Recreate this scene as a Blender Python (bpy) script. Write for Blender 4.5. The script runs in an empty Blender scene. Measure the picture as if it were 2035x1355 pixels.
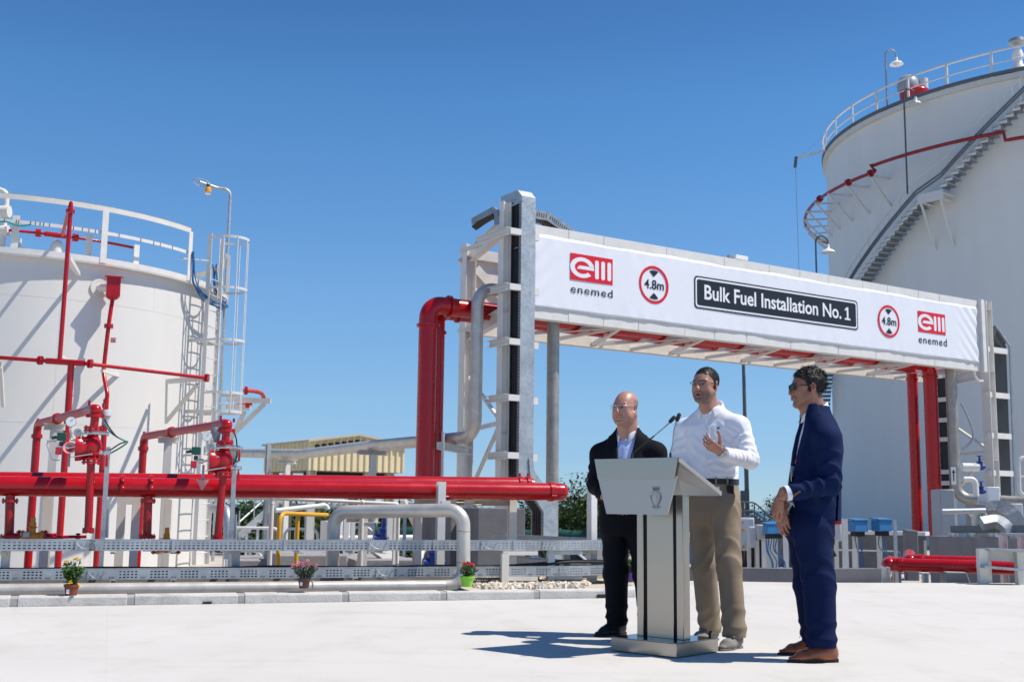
import bpy, math, random
import numpy as np
from mathutils import Vector, Matrix, Euler, Quaternion
rnd = random.Random(7)
S = bpy.context.scene
COL = S.collection
PI = math.pi
# ---------------------------------------------------------------- camera
F, PITCH, ROLL, CH = 2300.0, math.atan(330/2300.0), math.radians(.7), .88
f0 = Vector((0, math.cos(PITCH), math.sin(PITCH))); r0 = Vector((1, 0, 0)); u0 = Vector((0, -math.sin(PITCH), math.cos(PITCH)))
CR = r0*math.cos(ROLL)+u0*math.sin(ROLL); CU = u0*math.cos(ROLL)-r0*math.sin(ROLL); CAM = Vector((0, 0, CH))
cd = bpy.data.cameras.new('Camera'); co = bpy.data.objects.new('Camera', cd); COL.objects.link(co)
cd.sensor_width = 36; cd.lens = F/2035*36; cd.clip_start = .1; cd.clip_end = 20000
cd.dof.use_dof = True; cd.dof.focus_distance = 9.5; cd.dof.aperture_fstop = 5.6
M = Matrix((CR, CU, -f0)).transposed().to_4x4(); M.translation = CAM; co.matrix_world = M
S.camera = co
# ---------------------------------------------------------------- light
SUN_EL, SUN_AZ = math.radians(57), math.atan2(.995, -.06)     # azimuth measured from +Y towards +X
sdir = Vector((math.sin(SUN_AZ)*math.cos(SUN_EL), math.cos(SUN_AZ)*math.cos(SUN_EL), math.sin(SUN_EL)))
W = bpy.data.worlds.new('World'); S.world = W; W.use_nodes = True
nt = W.node_tree; bg = nt.nodes['Background']; sk = nt.nodes.new('ShaderNodeTexSky')
sk.sky_type = 'NISHITA'; sk.sun_disc = False; sk.sun_elevation = SUN_EL; sk.sun_rotation = SUN_AZ
sk.altitude = 0; sk.air_density = .7; sk.dust_density = 0; sk.ozone_density = 3
# clear Mediterranean air is bluer than the model: tint by elevation
tcw = nt.nodes.new('ShaderNodeTexCoord'); sx = nt.nodes.new('ShaderNodeSeparateXYZ'); nt.links.new(tcw.outputs['Generated'], sx.inputs[0])
cr = nt.nodes.new('ShaderNodeValToRGB'); nt.links.new(sx.outputs[2], cr.inputs[0])
lin = lambda c: [(v/255/12.92 if v < 10 else ((v/255+.055)/1.055)**2.4) for v in c]
stops = [(0, (226, 240, 236), (168, 203, 228)), (.046, (193, 223, 237), (155, 198, 230)), (.089, (163, 198, 229), (144, 191, 230)), (.175, (127, 162, 205), (119, 171, 224)),
         (.259, (110, 143, 188), (99, 155, 215)), (.34, (99, 129, 173), (83, 139, 201)), (.408, (92, 121, 165), (70, 121, 184)), (.7, (85, 112, 156), (62, 108, 172))]
while len(cr.color_ramp.elements) < len(stops): cr.color_ramp.elements.new(.5)
for e, (p_, a_, b_) in zip(cr.color_ramp.elements, stops):
    e.position = p_; e.color = (*[min(1, .5*y/x) for x, y in zip(lin(a_), lin(b_))], 1)
vm = nt.nodes.new('ShaderNodeVectorMath'); vm.operation = 'MULTIPLY'; nt.links.new(sk.outputs[0], vm.inputs[0]); nt.links.new(cr.outputs[0], vm.inputs[1])
vs_ = nt.nodes.new('ShaderNodeVectorMath'); vs_.operation = 'SCALE'; vs_.inputs[3].default_value = 2; nt.links.new(vm.outputs[0], vs_.inputs[0])
nt.links.new(vs_.outputs[0], bg.inputs[0]); bg.inputs[1].default_value = .111
sl = bpy.data.lights.new('Sun', 'SUN'); sl.energy = 5.0; sl.angle = math.radians(.53); sl.color = (1, .935, .845)
so = bpy.data.objects.new('Sun', sl); COL.objects.link(so); so.rotation_euler = sdir.to_track_quat('Z', 'Y').to_euler(); so.location = (20, -10, 40)
S.view_settings.view_transform = 'Standard'; S.view_settings.look = 'None'; S.view_settings.exposure = .12; S.view_settings.gamma = 1
S.view_settings.use_curve_mapping = False
S.cycles.max_bounces = 6; S.cycles.use_denoising = True
# ---------------------------------------------------------------- picture -> place helpers (photo pixels, 2035 x 1355)
def ray(x, y): return f0+CR*((x-1017.5)/F)+CU*((677.5-y)/F)
def atY(x, y, Y): d = ray(x, y); return CAM+d*(Y/d.y)
def atZ(x, y, z): d = ray(x, y); return CAM+d*((z-CH)/d.z)
def onp(x, y, p, n): d = ray(x, y); return CAM+d*((p-CAM).dot(n)/d.dot(n))
def proj(P): q = Vector(P)-CAM; z = q.dot(f0); return (1017.5+F*q.dot(CR)/z, 677.5-F*q.dot(CU)/z)
def V(*a): return Vector(a)
class Frame:                                                    # a vertical working plane: s along, w away from the viewer, z up
    def __init__(f, p, g):
        f.p = Vector((p[0], p[1], 0)); f.g = Vector((g[0], g[1], 0)).normalized(); f.q = Vector((-f.g.y, f.g.x, 0))
    def __call__(f, s, w, z): return f.p+f.g*s+f.q*w+V(0, 0, z)
    def px(f, x, y, w): return onp(x, y, f.p+f.q*w, f.q)
    def s(f, x, w, z):
        a, b = -60., 60.
        for _ in range(50):
            m = (a+b)/2
            P = f(m, w, z)
            if (P-CAM).dot(f0) < .2 or proj(P)[0] < x: a = m
            else: b = m
        return (a+b)/2
    def xz(f, x, w, z): return f(f.s(x, w, z), w, z)
k0 = atZ(0, 1206, 0); k1 = atZ(1190, 1188, 0)
K = Frame(k0, k1-k0)
G = Frame((.48, 24.82), (13.18, 8.60))
# ---------------------------------------------------------------- objects
INV = {}
def reg(o, M=None): INV[o.name] = (M or Matrix()).inverted(); return o
def tag(o, label=None, cat=None, group=None, kind=None):
    if label: o['label'] = label
    if cat: o['category'] = cat
    if group: o['group'] = group
    if kind: o['kind'] = kind
    return o
def thing(name, label, cat, loc=(0, 0, 0), rz=0, group=None):
    o = bpy.data.objects.new(name, None); COL.objects.link(o); o.empty_display_size = .2
    o.location = loc; o.rotation_euler = (0, 0, rz)
    reg(o, Matrix.Translation(Vector(loc)) @ Matrix.Rotation(rz, 4, 'Z'))
    return tag(o, label, cat, group)
def link_mesh(name, me, parent=None, local=False):
    o = bpy.data.objects.new(name, me); COL.objects.link(o)
    if parent is not None:
        o.parent = parent
        if not local: me.transform(INV[parent.name])
        INV[o.name] = INV[parent.name]
    else:
        v = np.empty(len(me.vertices)*3, 'f'); me.vertices.foreach_get('co', v); v = v.reshape(-1, 3)
        c = Vector(((v[:, 0].min()+v[:, 0].max())/2, (v[:, 1].min()+v[:, 1].max())/2, v[:, 2].min()))
        me.transform(Matrix.Translation(-c)); o.location = c; reg(o, Matrix.Translation(c))
    return o
def copy_tree(o, parent=None):
    c = o.copy(); COL.objects.link(c)
    if parent is not None: c.parent = parent
    for ch in list(o.children): copy_tree(ch, c)
    return c
def perp(d, up=None):
    d = d.normalized()
    u = Vector(up) if up is not None else (V(0, 0, 1) if abs(d.z) < .95 else V(1, 0, 0))
    x = d.cross(u)
    if x.length < 1e-5: x = d.cross(V(0, 1, 0))
    x.normalize(); return x, x.cross(d).normalized()
class MB:
    def __init__(s): s.v = []; s.f = []
    def add(s, vs, fs):
        b = len(s.v); s.v += [tuple(v) for v in vs]; s.f += [tuple(i+b for i in f) for f in fs]; return s
    def box(s, c, size, ax=None):
        X, Y, Z = ax or (V(1, 0, 0), V(0, 1, 0), V(0, 0, 1)); c = Vector(c); a, b, d = [t/2 for t in size]
        vs = [c+X*i*a+Y*j*b+Z*k*d for k in (-1, 1) for j in (-1, 1) for i in (-1, 1)]
        return s.add(vs, [(0, 2, 3, 1), (4, 5, 7, 6), (0, 1, 5, 4), (2, 6, 7, 3), (0, 4, 6, 2), (1, 3, 7, 5)])
    def beam(s, p, q, w, h, up=None):                            # w sideways, h along up
        p = Vector(p); q = Vector(q); x, u = perp(q-p, up)
        return s.box((p+q)/2, (w, (q-p).length, h), (x, (q-p).normalized(), u))
    def prism(s, poly, ex):                                      # poly: list of Vectors (planar), ex: extrude vector
        n = len(poly); vs = [Vector(p) for p in poly]+[Vector(p)+ex for p in poly]
        return s.add(vs, [tuple(range(n-1, -1, -1)), tuple(range(n, 2*n))]+[(i, (i+1) % n, n+(i+1) % n, n+i) for i in range(n)])
    def prof(s, p, q, pts, up=None):                             # extrude a 2-D profile (side, up) from p to q
        p = Vector(p); q = Vector(q); x, u = perp(q-p, up)
        pl = [p+x*a+u*b for a, b in pts]
        return s.prism(pl, q-p)
    def ibeam(s, p, q, w, h, t=.012, up=None):
        a, b, c = w/2, h/2, t/2
        return s.prof(p, q, [(-a, -b), (a, -b), (a, -b+t), (c, -b+t), (c, b-t), (a, b-t), (a, b), (-a, b), (-a, b-t), (-c, b-t), (-c, -b+t), (-a, -b+t)], up)
    def chan(s, p, q, w, h, t=.008, up=None):                    # U profile, open towards +side
        a, b = w/2, h/2
        return s.prof(p, q, [(-a, -b), (a, -b), (a, -b+t), (-a+t, -b+t), (-a+t, b-t), (a, b-t), (a, b), (-a, b)], up)
    def angle(s, p, q, w, t=.008, up=None):
        return s.prof(p, q, [(0, 0), (w, 0), (w, t), (t, t), (t, w), (0, w)], up)
    def ring(s, c, x, y, r, n): return [c+x*(r*math.cos(2*PI*i/n))+y*(r*math.sin(2*PI*i/n)) for i in range(n)]
    def tube(s, path, r, n=20, caps=True):
        P = [Vector(p) for p in path]; R = r if isinstance(r, (list, tuple)) else [r]*len(P)
        vs = []; fs = []; m = len(P); pu = None
        for i, p in enumerate(P):
            d = (P[min(i+1, m-1)]-P[max(i-1, 0)]).normalized()
            if i and i < m-1:
                d1 = (P[i]-P[i-1]).normalized(); d2 = (P[i+1]-P[i]).normalized()
                d = (d1+d2).normalized() if (d1+d2).length > .01 else d1
            if pu is None: x, u = perp(d)
            else:
                u = (pu-d*pu.dot(d)).normalized(); x = d.cross(u)
            pu = u; vs += s.ring(p, x, u, R[i], n)
        for i in range(m-1):
            for j in range(n): a = i*n+j; b = i*n+(j+1) % n; fs.append((a, b, b+n, a+n))
        if caps: fs += [tuple(range(n-1, -1, -1)), tuple(range((m-1)*n, m*n))]
        return s.add(vs, fs)
    def cyl(s, p, q, r, n=24, r2=None): return s.tube([p, q], [r, r if r2 is None else r2], n)
    def lathe(s, p, d, prof, n=28):                              # prof: (along, radius)
        p = Vector(p); d = Vector(d).normalized(); x, u = perp(d); vs = []; fs = []
        for a, r in prof: vs += s.ring(p+d*a, x, u, max(r, 1e-4), n)
        m = len(prof)
        for i in range(m-1):
            for j in range(n): a = i*n+j; b = i*n+(j+1) % n; fs.append((a, b, b+n, a+n))
        fs += [tuple(range(n-1, -1, -1)), tuple(range((m-1)*n, m*n))]
        return s.add(vs, fs)
    def ball(s, c, r, n=16, sc=(1, 1, 1)):
        c = Vector(c); vs = []; fs = []; m = n//2
        for i in range(m+1):
            t = PI*i/m
            for j in range(n):
                a = 2*PI*j/n; vs.append(c+V(r*sc[0]*math.sin(t)*math.cos(a), r*sc[1]*math.sin(t)*math.sin(a), r*sc[2]*math.cos(t)))
        for i in range(m):
            for j in range(n): a = i*n+j; b = i*n+(j+1) % n; fs.append((a, a+n, b+n, b))
        return s.add(vs, fs)
    def flange(s, p, d, r, t=.02, bolts=8, br=None):
        p = Vector(p); d = Vector(d).normalized(); s.cyl(p-d*t/2, p+d*t/2, r, 28); x, u = perp(d)
        for i in range(bolts):
            c = p+(x*math.cos(2*PI*i/bolts)+u*math.sin(2*PI*i/bolts))*(r*.82); s.cyl(c-d*(t*.5+.012), c+d*(t*.5+.012), br or r*.09, 6)
        return s
    def build(s, name, mat, parent=None, smooth=38, bevel=0, local=False):
        me = bpy.data.meshes.new(name); me.from_pydata(s.v, [], s.f); me.validate(); me.update()
        if mat: me.materials.append(mat)
        if smooth:
            me.polygons.foreach_set('use_smooth', [True]*len(me.polygons)); me.set_sharp_from_angle(angle=math.radians(smooth))
        o = link_mesh(name, me, parent, local)
        if bevel:
            b = o.modifiers.new('Bevel', 'BEVEL'); b.width = bevel; b.segments = 2; b.limit_method = 'ANGLE'; b.angle_limit = math.radians(40)
        return o
def arc(p0, c, p1, r, n=8):
    """straight p0 -> c -> p1 with the corner at c rounded to radius r"""
    p0, c, p1 = Vector(p0), Vector(c), Vector(p1); a = (p0-c).normalized(); b = (p1-c).normalized()
    th = a.angle(b); t = min(r/math.tan(th/2), (p0-c).length*.95, (p1-c).length*.95); r = t*math.tan(th/2)
    ctr = c+(a+b).normalized()*(r/math.sin(th/2)); s = c+a*t-ctr; e = c+b*t-ctr; w = PI-th; ax = s.cross(e).normalized()
    return [ctr+Quaternion(ax, w*i/n) @ s for i in range(n+1)]
def bend(pts, r, n=8):
    P = [Vector(p) for p in pts]; out = [P[0]]
    for i in range(1, len(P)-1):
        if (P[i]-P[i-1]).normalized().dot((P[i+1]-P[i]).normalized()) > .9995: out.append(P[i]); continue
        out += arc(P[i-1] if i == 1 else (P[i-1]+P[i])/2, P[i], P[i+1] if i == len(P)-2 else (P[i]+P[i+1])/2, r, n)
    return out+[P[-1]]
def catmull(pts, n=6):
    P = [Vector(p) for p in pts]; P = [P[0]*2-P[1]]+P+[P[-1]*2-P[-2]]; out = []
    for i in range(1, len(P)-2):
        a, b, c, d = P[i-1:i+3]
        for k in range(n):
            t = k/n; out.append(.5*((2*b)+(c-a)*t+(2*a-5*b+4*c-d)*t*t+(3*b-a-3*c+d)*t**3))
    return out+[P[-2]]
# ---------------------------------------------------------------- materials
def nodes(name):
    m = bpy.data.materials.new(name); m.use_nodes = True; t = m.node_tree; b = t.nodes['Principled BSDF']
    return m, t, b, t.nodes.new, t.links.new
def paint(name, c, rough=.4, metal=0, var=.12, scale=6, bump=0, bscale=60, coat=0, dirt=None, stretch=(1, 1, 1), spec=.5, rvar=.1, damt=.35):
    m, t, b, N, L = nodes(name)
    tc = N('ShaderNodeTexCoord'); mp = N('ShaderNodeMapping'); mp.inputs[3].default_value = stretch; L(tc.outputs['Object'], mp.inputs[0])
    n = N('ShaderNodeTexNoise'); n.inputs['Scale'].default_value = scale; n.inputs['Detail'].default_value = 6; n.inputs['Roughness'].default_value = .6; L(mp.outputs[0], n.inputs['Vector'])
    r = N('ShaderNodeValToRGB'); e = r.color_ramp.elements; e[0].position = .3; e[1].position = .7
    e[0].color = (*[x*(1-var) for x in c], 1); e[1].color = (*[min(1, x*(1+var)) for x in c], 1); L(n.outputs[0], r.inputs[0])
    out = r.outputs[0]
    if dirt:
        n2 = N('ShaderNodeTexNoise'); n2.inputs['Scale'].default_value = scale*.45; n2.inputs['Detail'].default_value = 9; n2.inputs['Roughness'].default_value = .7; L(mp.outputs[0], n2.inputs['Vector'])
        r2 = N('ShaderNodeValToRGB'); r2.color_ramp.elements[0].position = .52; r2.color_ramp.elements[1].position = .78; L(n2.outputs[0], r2.inputs[0])
        mu = N('ShaderNodeMath'); mu.operation = 'MULTIPLY'; mu.inputs[1].default_value = damt; L(r2.outputs[0], mu.inputs[0])
        mx = N('ShaderNodeMix'); mx.data_type = 'RGBA'; L(mu.outputs[0], mx.inputs[0]); L(out, mx.inputs[6]); mx.inputs[7].default_value = (*dirt, 1); out = mx.outputs[2]
    L(out, b.inputs['Base Color'])
    rr = N('ShaderNodeMapRange'); rr.inputs[3].default_value = max(.03, rough-rvar); rr.inputs[4].default_value = min(1, rough+rvar); L(n.outputs[0], rr.inputs[0]); L(rr.outputs[0], b.inputs['Roughness'])
    b.inputs['Metallic'].default_value = metal; b.inputs['Specular IOR Level'].default_value = spec
    if coat: b.inputs['Coat Weight'].default_value = coat; b.inputs['Coat Roughness'].default_value = .12
    if bump:
        n3 = N('ShaderNodeTexNoise'); n3.inputs['Scale'].default_value = bscale; n3.inputs['Detail'].default_value = 5; L(mp.outputs[0], n3.inputs['Vector'])
        bp = N('ShaderNodeBump'); bp.inputs['Strength'].default_value = bump; bp.inputs['Distance'].default_value = .01; L(n3.outputs[0], bp.inputs['Height']); L(bp.outputs[0], b.inputs['Normal'])
    return m
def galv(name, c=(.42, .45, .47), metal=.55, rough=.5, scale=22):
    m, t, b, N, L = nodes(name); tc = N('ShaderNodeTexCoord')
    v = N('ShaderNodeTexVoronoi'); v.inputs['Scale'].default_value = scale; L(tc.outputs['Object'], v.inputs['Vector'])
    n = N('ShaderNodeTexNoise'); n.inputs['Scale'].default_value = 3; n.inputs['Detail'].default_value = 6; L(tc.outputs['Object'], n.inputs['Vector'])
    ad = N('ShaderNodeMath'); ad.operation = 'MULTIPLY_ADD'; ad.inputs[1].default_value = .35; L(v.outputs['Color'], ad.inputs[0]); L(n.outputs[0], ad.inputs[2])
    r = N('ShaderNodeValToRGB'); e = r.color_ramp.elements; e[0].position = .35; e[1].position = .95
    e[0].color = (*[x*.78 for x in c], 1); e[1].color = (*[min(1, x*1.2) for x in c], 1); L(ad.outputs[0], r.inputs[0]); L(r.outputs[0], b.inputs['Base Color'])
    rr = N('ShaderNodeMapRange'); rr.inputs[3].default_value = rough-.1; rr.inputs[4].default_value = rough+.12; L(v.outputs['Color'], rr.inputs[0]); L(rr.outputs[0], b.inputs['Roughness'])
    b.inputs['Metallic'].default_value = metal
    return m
def flat(name, c, rough=.6, metal=0, spec=.4): return paint(name, c, rough, metal, .04, 20, spec=spec, rvar=.03)
MT = dict(
 red=paint('red_paint', (.43, .0035, .008), .26, 0, .08, 5, coat=.15, dirt=(.36, .02, .02), damt=.12, spec=.4),
 redold=paint('faded_red_paint', (.52, .055, .05), .45, 0, .18, 5, dirt=(.62, .25, .22), damt=.45),
 white=paint('white_steel_paint', (.72, .70, .655), .42, 0, .05, 4, dirt=(.50, .44, .36), damt=.22),
 cream=paint('cream_steel_paint', (.70, .67, .60), .45, 0, .06, 4, dirt=(.45, .38, .28), damt=.3),
 tank=paint('white_tank_paint', (.70, .685, .645), .45, 0, .03, 1.2, dirt=(.60, .57, .50), damt=.25, stretch=(1, 1, .25)),
 tank2=paint('white_tank_paint_streaked', (.78, .755, .70), .5, 0, .05, .6, dirt=(.58, .56, .52), damt=.3, stretch=(1, 1, .12)),
 galv=galv('galvanised_steel'), galvdk=galv('galvanised_steel_dark', (.30, .32, .33)),
 steel=paint('weathered_stainless_pipe', (.60, .56, .50), .42, .4, .14, 5, dirt=(.40, .33, .26), damt=.45, bump=.02),
 steeldk=paint('dull_stainless_pipe', (.36, .34, .31), .45, .45, .2, 4, dirt=(.22, .18, .14), damt=.5),
 brushed=paint('brushed_stainless', (.40, .37, .325), .25, .97, .03, 22, stretch=(14, 14, .5), rvar=.05, bump=.10, bscale=.35),
 silver=paint('silver_lacquer', (.43, .43, .415), .42, .35, .02, 60, rvar=.03),
 mirror=paint('polished_dark_steel', (.20, .20, .20), .12, .9, .04, 4, rvar=.04),
 black=paint('black_cable', (.012, .012, .013), .5, 0, .2, 30),
 dark=flat('dark_gap', (.02, .02, .022), .7),
 chrome=flat('chrome', (.62, .61, .58), .22, .9),
 blue=paint('blue_plastic', (.03, .19, .42), .35, 0, .06, 8),
 bluepipe=paint('blue_valve_paint', (.01, .035, .22), .35, 0, .1, 8),
 cyan=paint('blue_cable', (.015, .12, .30), .5, 0, .1, 8),
 teal=paint('green_cable', (.01, .28, .22), .45, 0, .1, 9),
 green=paint('dark_green_box', (.004, .07, .045), .3, 0, .08, 9),
 yellow=paint('yellow_paint', (.70, .36, .015), .4, 0, .08, 6),
 orange=paint('orange_paint', (.75, .24, .01), .35, 0, .08, 6),
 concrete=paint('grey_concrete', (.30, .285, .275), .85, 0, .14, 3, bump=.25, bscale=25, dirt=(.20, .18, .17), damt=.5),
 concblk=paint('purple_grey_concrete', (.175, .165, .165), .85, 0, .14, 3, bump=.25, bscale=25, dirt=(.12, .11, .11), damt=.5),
 concdk=paint('dark_rendered_wall', (.16, .155, .16), .85, 0, .12, 2, bump=.2, bscale=20),
 beige=paint('beige_cladding', (.78, .67, .42), .5, 0, .05, 2),
 beigedk=paint('beige_frame', (.55, .50, .38), .5, 0, .06, 2),
 pink=paint('faded_pink_plastic', (.62, .25, .25), .45, 0, .08, 9),
 grey=paint('grey_plastic', (.30, .32, .35), .4, 0, .05, 9), ltgrey=paint('light_grey_box', (.55, .56, .56), .4, 0, .04, 5),
 wht=flat('plain_white', (.78, .78, .77), .5), glassdk=flat('dark_window', (.02, .025, .03), .08),
 net=paint('green_shade_net', (.012, .085, .065), .8, 0, .2, 1.5),
)
# ================================================================ setting: ground, kerb, walls
def ground_mat():
    m, t, b, N, L = nodes('pale_concrete_slab'); tc = N('ShaderNodeTexCoord')
    def noise(sc, det=6, rough=.6, st=(1, 1, 1)):
        mp = N('ShaderNodeMapping'); mp.inputs[3].default_value = st; L(tc.outputs['Object'], mp.inputs[0])
        n = N('ShaderNodeTexNoise'); n.inputs['Scale'].default_value = sc; n.inputs['Detail'].default_value = det; n.inputs['Roughness'].default_value = rough; L(mp.outputs[0], n.inputs['Vector']); return n.outputs[0]
    def ramp(x, p0, p1, c0, c1):
        r = N('ShaderNodeValToRGB'); e = r.color_ramp.elements; e[0].position = p0; e[1].position = p1; e[0].color = (*c0, 1); e[1].color = (*c1, 1); L(x, r.inputs[0]); return r.outputs[0]
    def mul(a, c):
        x = N('ShaderNodeMix'); x.data_type = 'RGBA'; x.blend_type = 'MULTIPLY'; x.inputs[0].default_value = 1; L(a, x.inputs[6]); L(c, x.inputs[7]); return x.outputs[2]
    c = ramp(noise(.35, 8, .62), .3, .7, (.555, .535, .495), (.615, .595, .555))
    c = mul(c, ramp(noise(2.2, 9, .7, (1, .45, 1)), .50, .78, (1, 1, 1), (.86, .85, .83)))
    c = mul(c, ramp(noise(11, 6, .8), .60, .74, (1, 1, 1), (.90, .89, .87)))
    c = mul(c, ramp(noise(150, 3, .7), .3, .7, (.94, .94, .94), (1.04, 1.04, 1.04)))
    v = N('ShaderNodeTexVoronoi'); v.feature = 'DISTANCE_TO_EDGE'; v.inputs['Scale'].default_value = .35
    nw = N('ShaderNodeTexNoise'); nw.inputs['Scale'].default_value = 1.3; nw.inputs['Detail'].default_value = 5; L(tc.outputs['Object'], nw.inputs['Vector'])
    mm = N('ShaderNodeMix'); mm.data_type = 'RGBA'; mm.inputs[0].default_value = .35; L(tc.outputs['Object'], mm.inputs[6]); L(nw.outputs['Color'], mm.inputs[7]); L(mm.outputs[2], v.inputs['Vector'])
    c = mul(c, ramp(v.outputs['Distance'], .0, .0016, (.955, .95, .94), (1, 1, 1)))
    br = N('ShaderNodeTexBrick'); br.inputs['Scale'].default_value = 1; br.inputs['Brick Width'].default_value = 5.2; br.inputs['Row Height'].default_value = 4.4; br.inputs['Mortar Size'].default_value = .006; br.inputs['Mortar Smooth'].default_value = .4; br.offset = 0; br.inputs['Color1'].default_value = br.inputs['Color2'].default_value = (1, 1, 1, 1); br.inputs['Mortar'].default_value = (.97, .965, .96, 1)
    mpb = N('ShaderNodeMapping'); mpb.inputs[1].default_value = (1.1, 2.0, 0); mpb.inputs[2].default_value = (0, 0, -.33); L(tc.outputs['Object'], mpb.inputs[0]); L(mpb.outputs[0], br.inputs['Vector']); c = mul(c, br.outputs['Color'])
    c = mul(c, ramp(noise(.9, 10, .75, (.35, 1.6, 1)), .54, .70, (1, 1, 1), (.90, .89, .87)))
    L(c, b.inputs['Base Color']); b.inputs['Roughness'].default_value = .82; b.inputs['Specular IOR Level'].default_value = .25
    bp = N('ShaderNodeBump'); bp.inputs['Strength'].default_value = .25; bp.inputs['Distance'].default_value = .004; L(noise(90, 6, .7), bp.inputs['Height']); L(bp.outputs[0], b.inputs['Normal'])
    return m
MT['slab'] = ground_mat()
corner = [V(1.30, 11.86, 0), V(1.52, 12.12, 0), V(1.66, 12.5, 0), V(1.74, 13.1, 0), V(1.80, 15.4, 0)]
wallpts = [V(1.80, 14.72, 0), V(3.67, 14.64, 0), V(6.6, 15.09, 0), V(40, 19.5, 0)]
fp = [K(-40, 0, 0), K(5.35, 0, 0)]+corner[:-1]+[V(1.8, 14.72, 0)]+wallpts[1:]+[V(40, -30, 0), V(-45, -30, 0)]
mb = MB(); mb.add(fp, [tuple(range(len(fp)))]); g = mb.build('forecourt', MT['slab'], smooth=0); tag(g, kind='structure')
# yard / terrain sheet
def tz(x, y):
    sm = lambda a, b, t: (lambda u: u*u*(3-2*u))(min(1, max(0, (t-a)/(b-a))))
    z = -.5-1.6*sm(31, 37, y)*(1-sm(7, 12, x))-1.2*sm(70, 140, y)-3.5*sm(140, 300, y)
    return z+.05*math.sin(x*.31+y*.17)*sm(36, 60, y)
xs = list(np.arange(-40, 60.1, 2))
xs = [-900, -500, -250, -120, -70]+xs+[90, 140, 260, 500, 900]; ys = [-60, -20, 0, 6]+list(np.arange(9, 80, 1.5))+[90, 110, 130, 150, 180, 220, 260, 320, 420]
vs = [(x, y, tz(x, y)) for y in ys for x in xs]; nx = len(xs)
mb = MB(); mb.add(vs, [(j*nx+i, j*nx+i+1, (j+1)*nx+i+1, (j+1)*nx+i) for j in range(len(ys)-1) for i in range(nx-1)])
o = mb.build('terrain', paint('pale_yard_ground', (.42, .39, .35), .9, 0, .16, .8, bump=.3, bscale=8, dirt=(.30, .27, .23), damt=.5)); tag(o, kind='structure')
mb = MB(); mb.add([V(-9000, 150, -4.2), V(9000, 150, -4.2), V(9000, 15000, -4.2), V(-9000, 15000, -4.2)], [(0, 1, 2, 3)])
o = mb.build('sea', paint('sea_water', (.05, .12, .18), .25, 0, .1, .02), smooth=0); tag(o, kind='structure')
# kerb: stones with mortar joints along the forecourt edge
kp = [K(s, 0, 0) for s in (-14, 5.35)]+corner
def resample(P, step):
    out = [P[0]]; acc = 0
    for a, b in zip(P, P[1:]):
        L_ = (b-a).length; d = step-acc
        while d <= L_: out.append(a.lerp(b, d/L_)); d += step
        acc = (acc+L_) % step
    return out
st = resample(kp, .94); mb = MB(); mj = MB()
off = .07
for a, b in zip(st, st[1:]):
    d = (b-a).normalized(); n = V(-d.y, d.x, 0)
    p = a+d*.03; q = b-d*.03
    if (q-p).length < .1: continue
    prof = [(0, -.12), (-.010, .072), (-.024, .083), (-.16, .088), (-.16, -.12)]
    mb.prism([p+n*(-x_)+V(0, 0, z_) for x_, z_ in prof], q-p)
    mj.prism([b-d*.03+n*(-x_*.97-.002*(x_ == 0)+(.006 if x_ > -.05 else 0))+V(0, 0, z_-.006) for x_, z_ in prof], d*.06)
kerbm = paint('kerb_stone', (.54, .52, .485), .9, 0, .14, 6, bump=.5, bscale=45, dirt=(.25, .215, .205), damt=.85)
o = mb.build('kerb', kerbm, smooth=25, bevel=.008); tag(o, kind='structure')
o = mj.build('kerb_mortar', paint('mortar', (.36, .35, .34), .95, 0, .1, 20), smooth=25); tag(o, kind='structure')
mb = MB()
for x in (412, 1196):
    s = K.s(x, 0, 0); mb.box(K(s, -.0, .012), (.075 if x < 500 else .09, .02, .018 if x < 500 else .05), (K.g, K.q, V(0, 0, 1)))
o = mb.build('drain_hole', MT['dark'], smooth=0); tag(o, kind='structure')
# low bund walls
mb = MB(); mb.prism([K(-14, 1.05, -.6), K(-14, 1.2, -.6), K(-14, 1.2, .17), K(-14, 1.05, .17)], K.g*(14+K.s(905, 1.1, .1)))
o = mb.build('bund_wall', MT['concrete'], bevel=.006); tag(o, 'low grey concrete bund wall behind the left pipes and cable trays', 'wall')
mb = MB()
for a, b in zip(wallpts, wallpts[1:]):
    d = (b-a).normalized(); n = V(-d.y, d.x, 0)
    hh = .17 if a.x < 3 else .17
    mb.prism([a+V(0, 0, -.5), a+n*.2+V(0, 0, -.5), a+n*.2+V(0, 0, hh), a+V(0, 0, hh)], b-a)
    if b.x > 6: break
# wall stops where the pipe racks begin
mb = MB(); a = wallpts[0]; b = atZ(1752, 1156, 0); mid = wallpts[1]
for p, q in ((a, mid), (mid, b)):
    d = (q-p).normalized(); n = V(-d.y, d.x, 0); mb.prism([p+V(0, 0, -.5), p+n*.2+V(0, 0, -.5), p+n*.2+V(0, 0, .165), p+V(0, 0, .165)], q-p)
o = mb.build('yard_wall', MT['concdk']); tag(o, 'long low dark grey wall edging the far side of the forecourt', 'wall')
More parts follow.
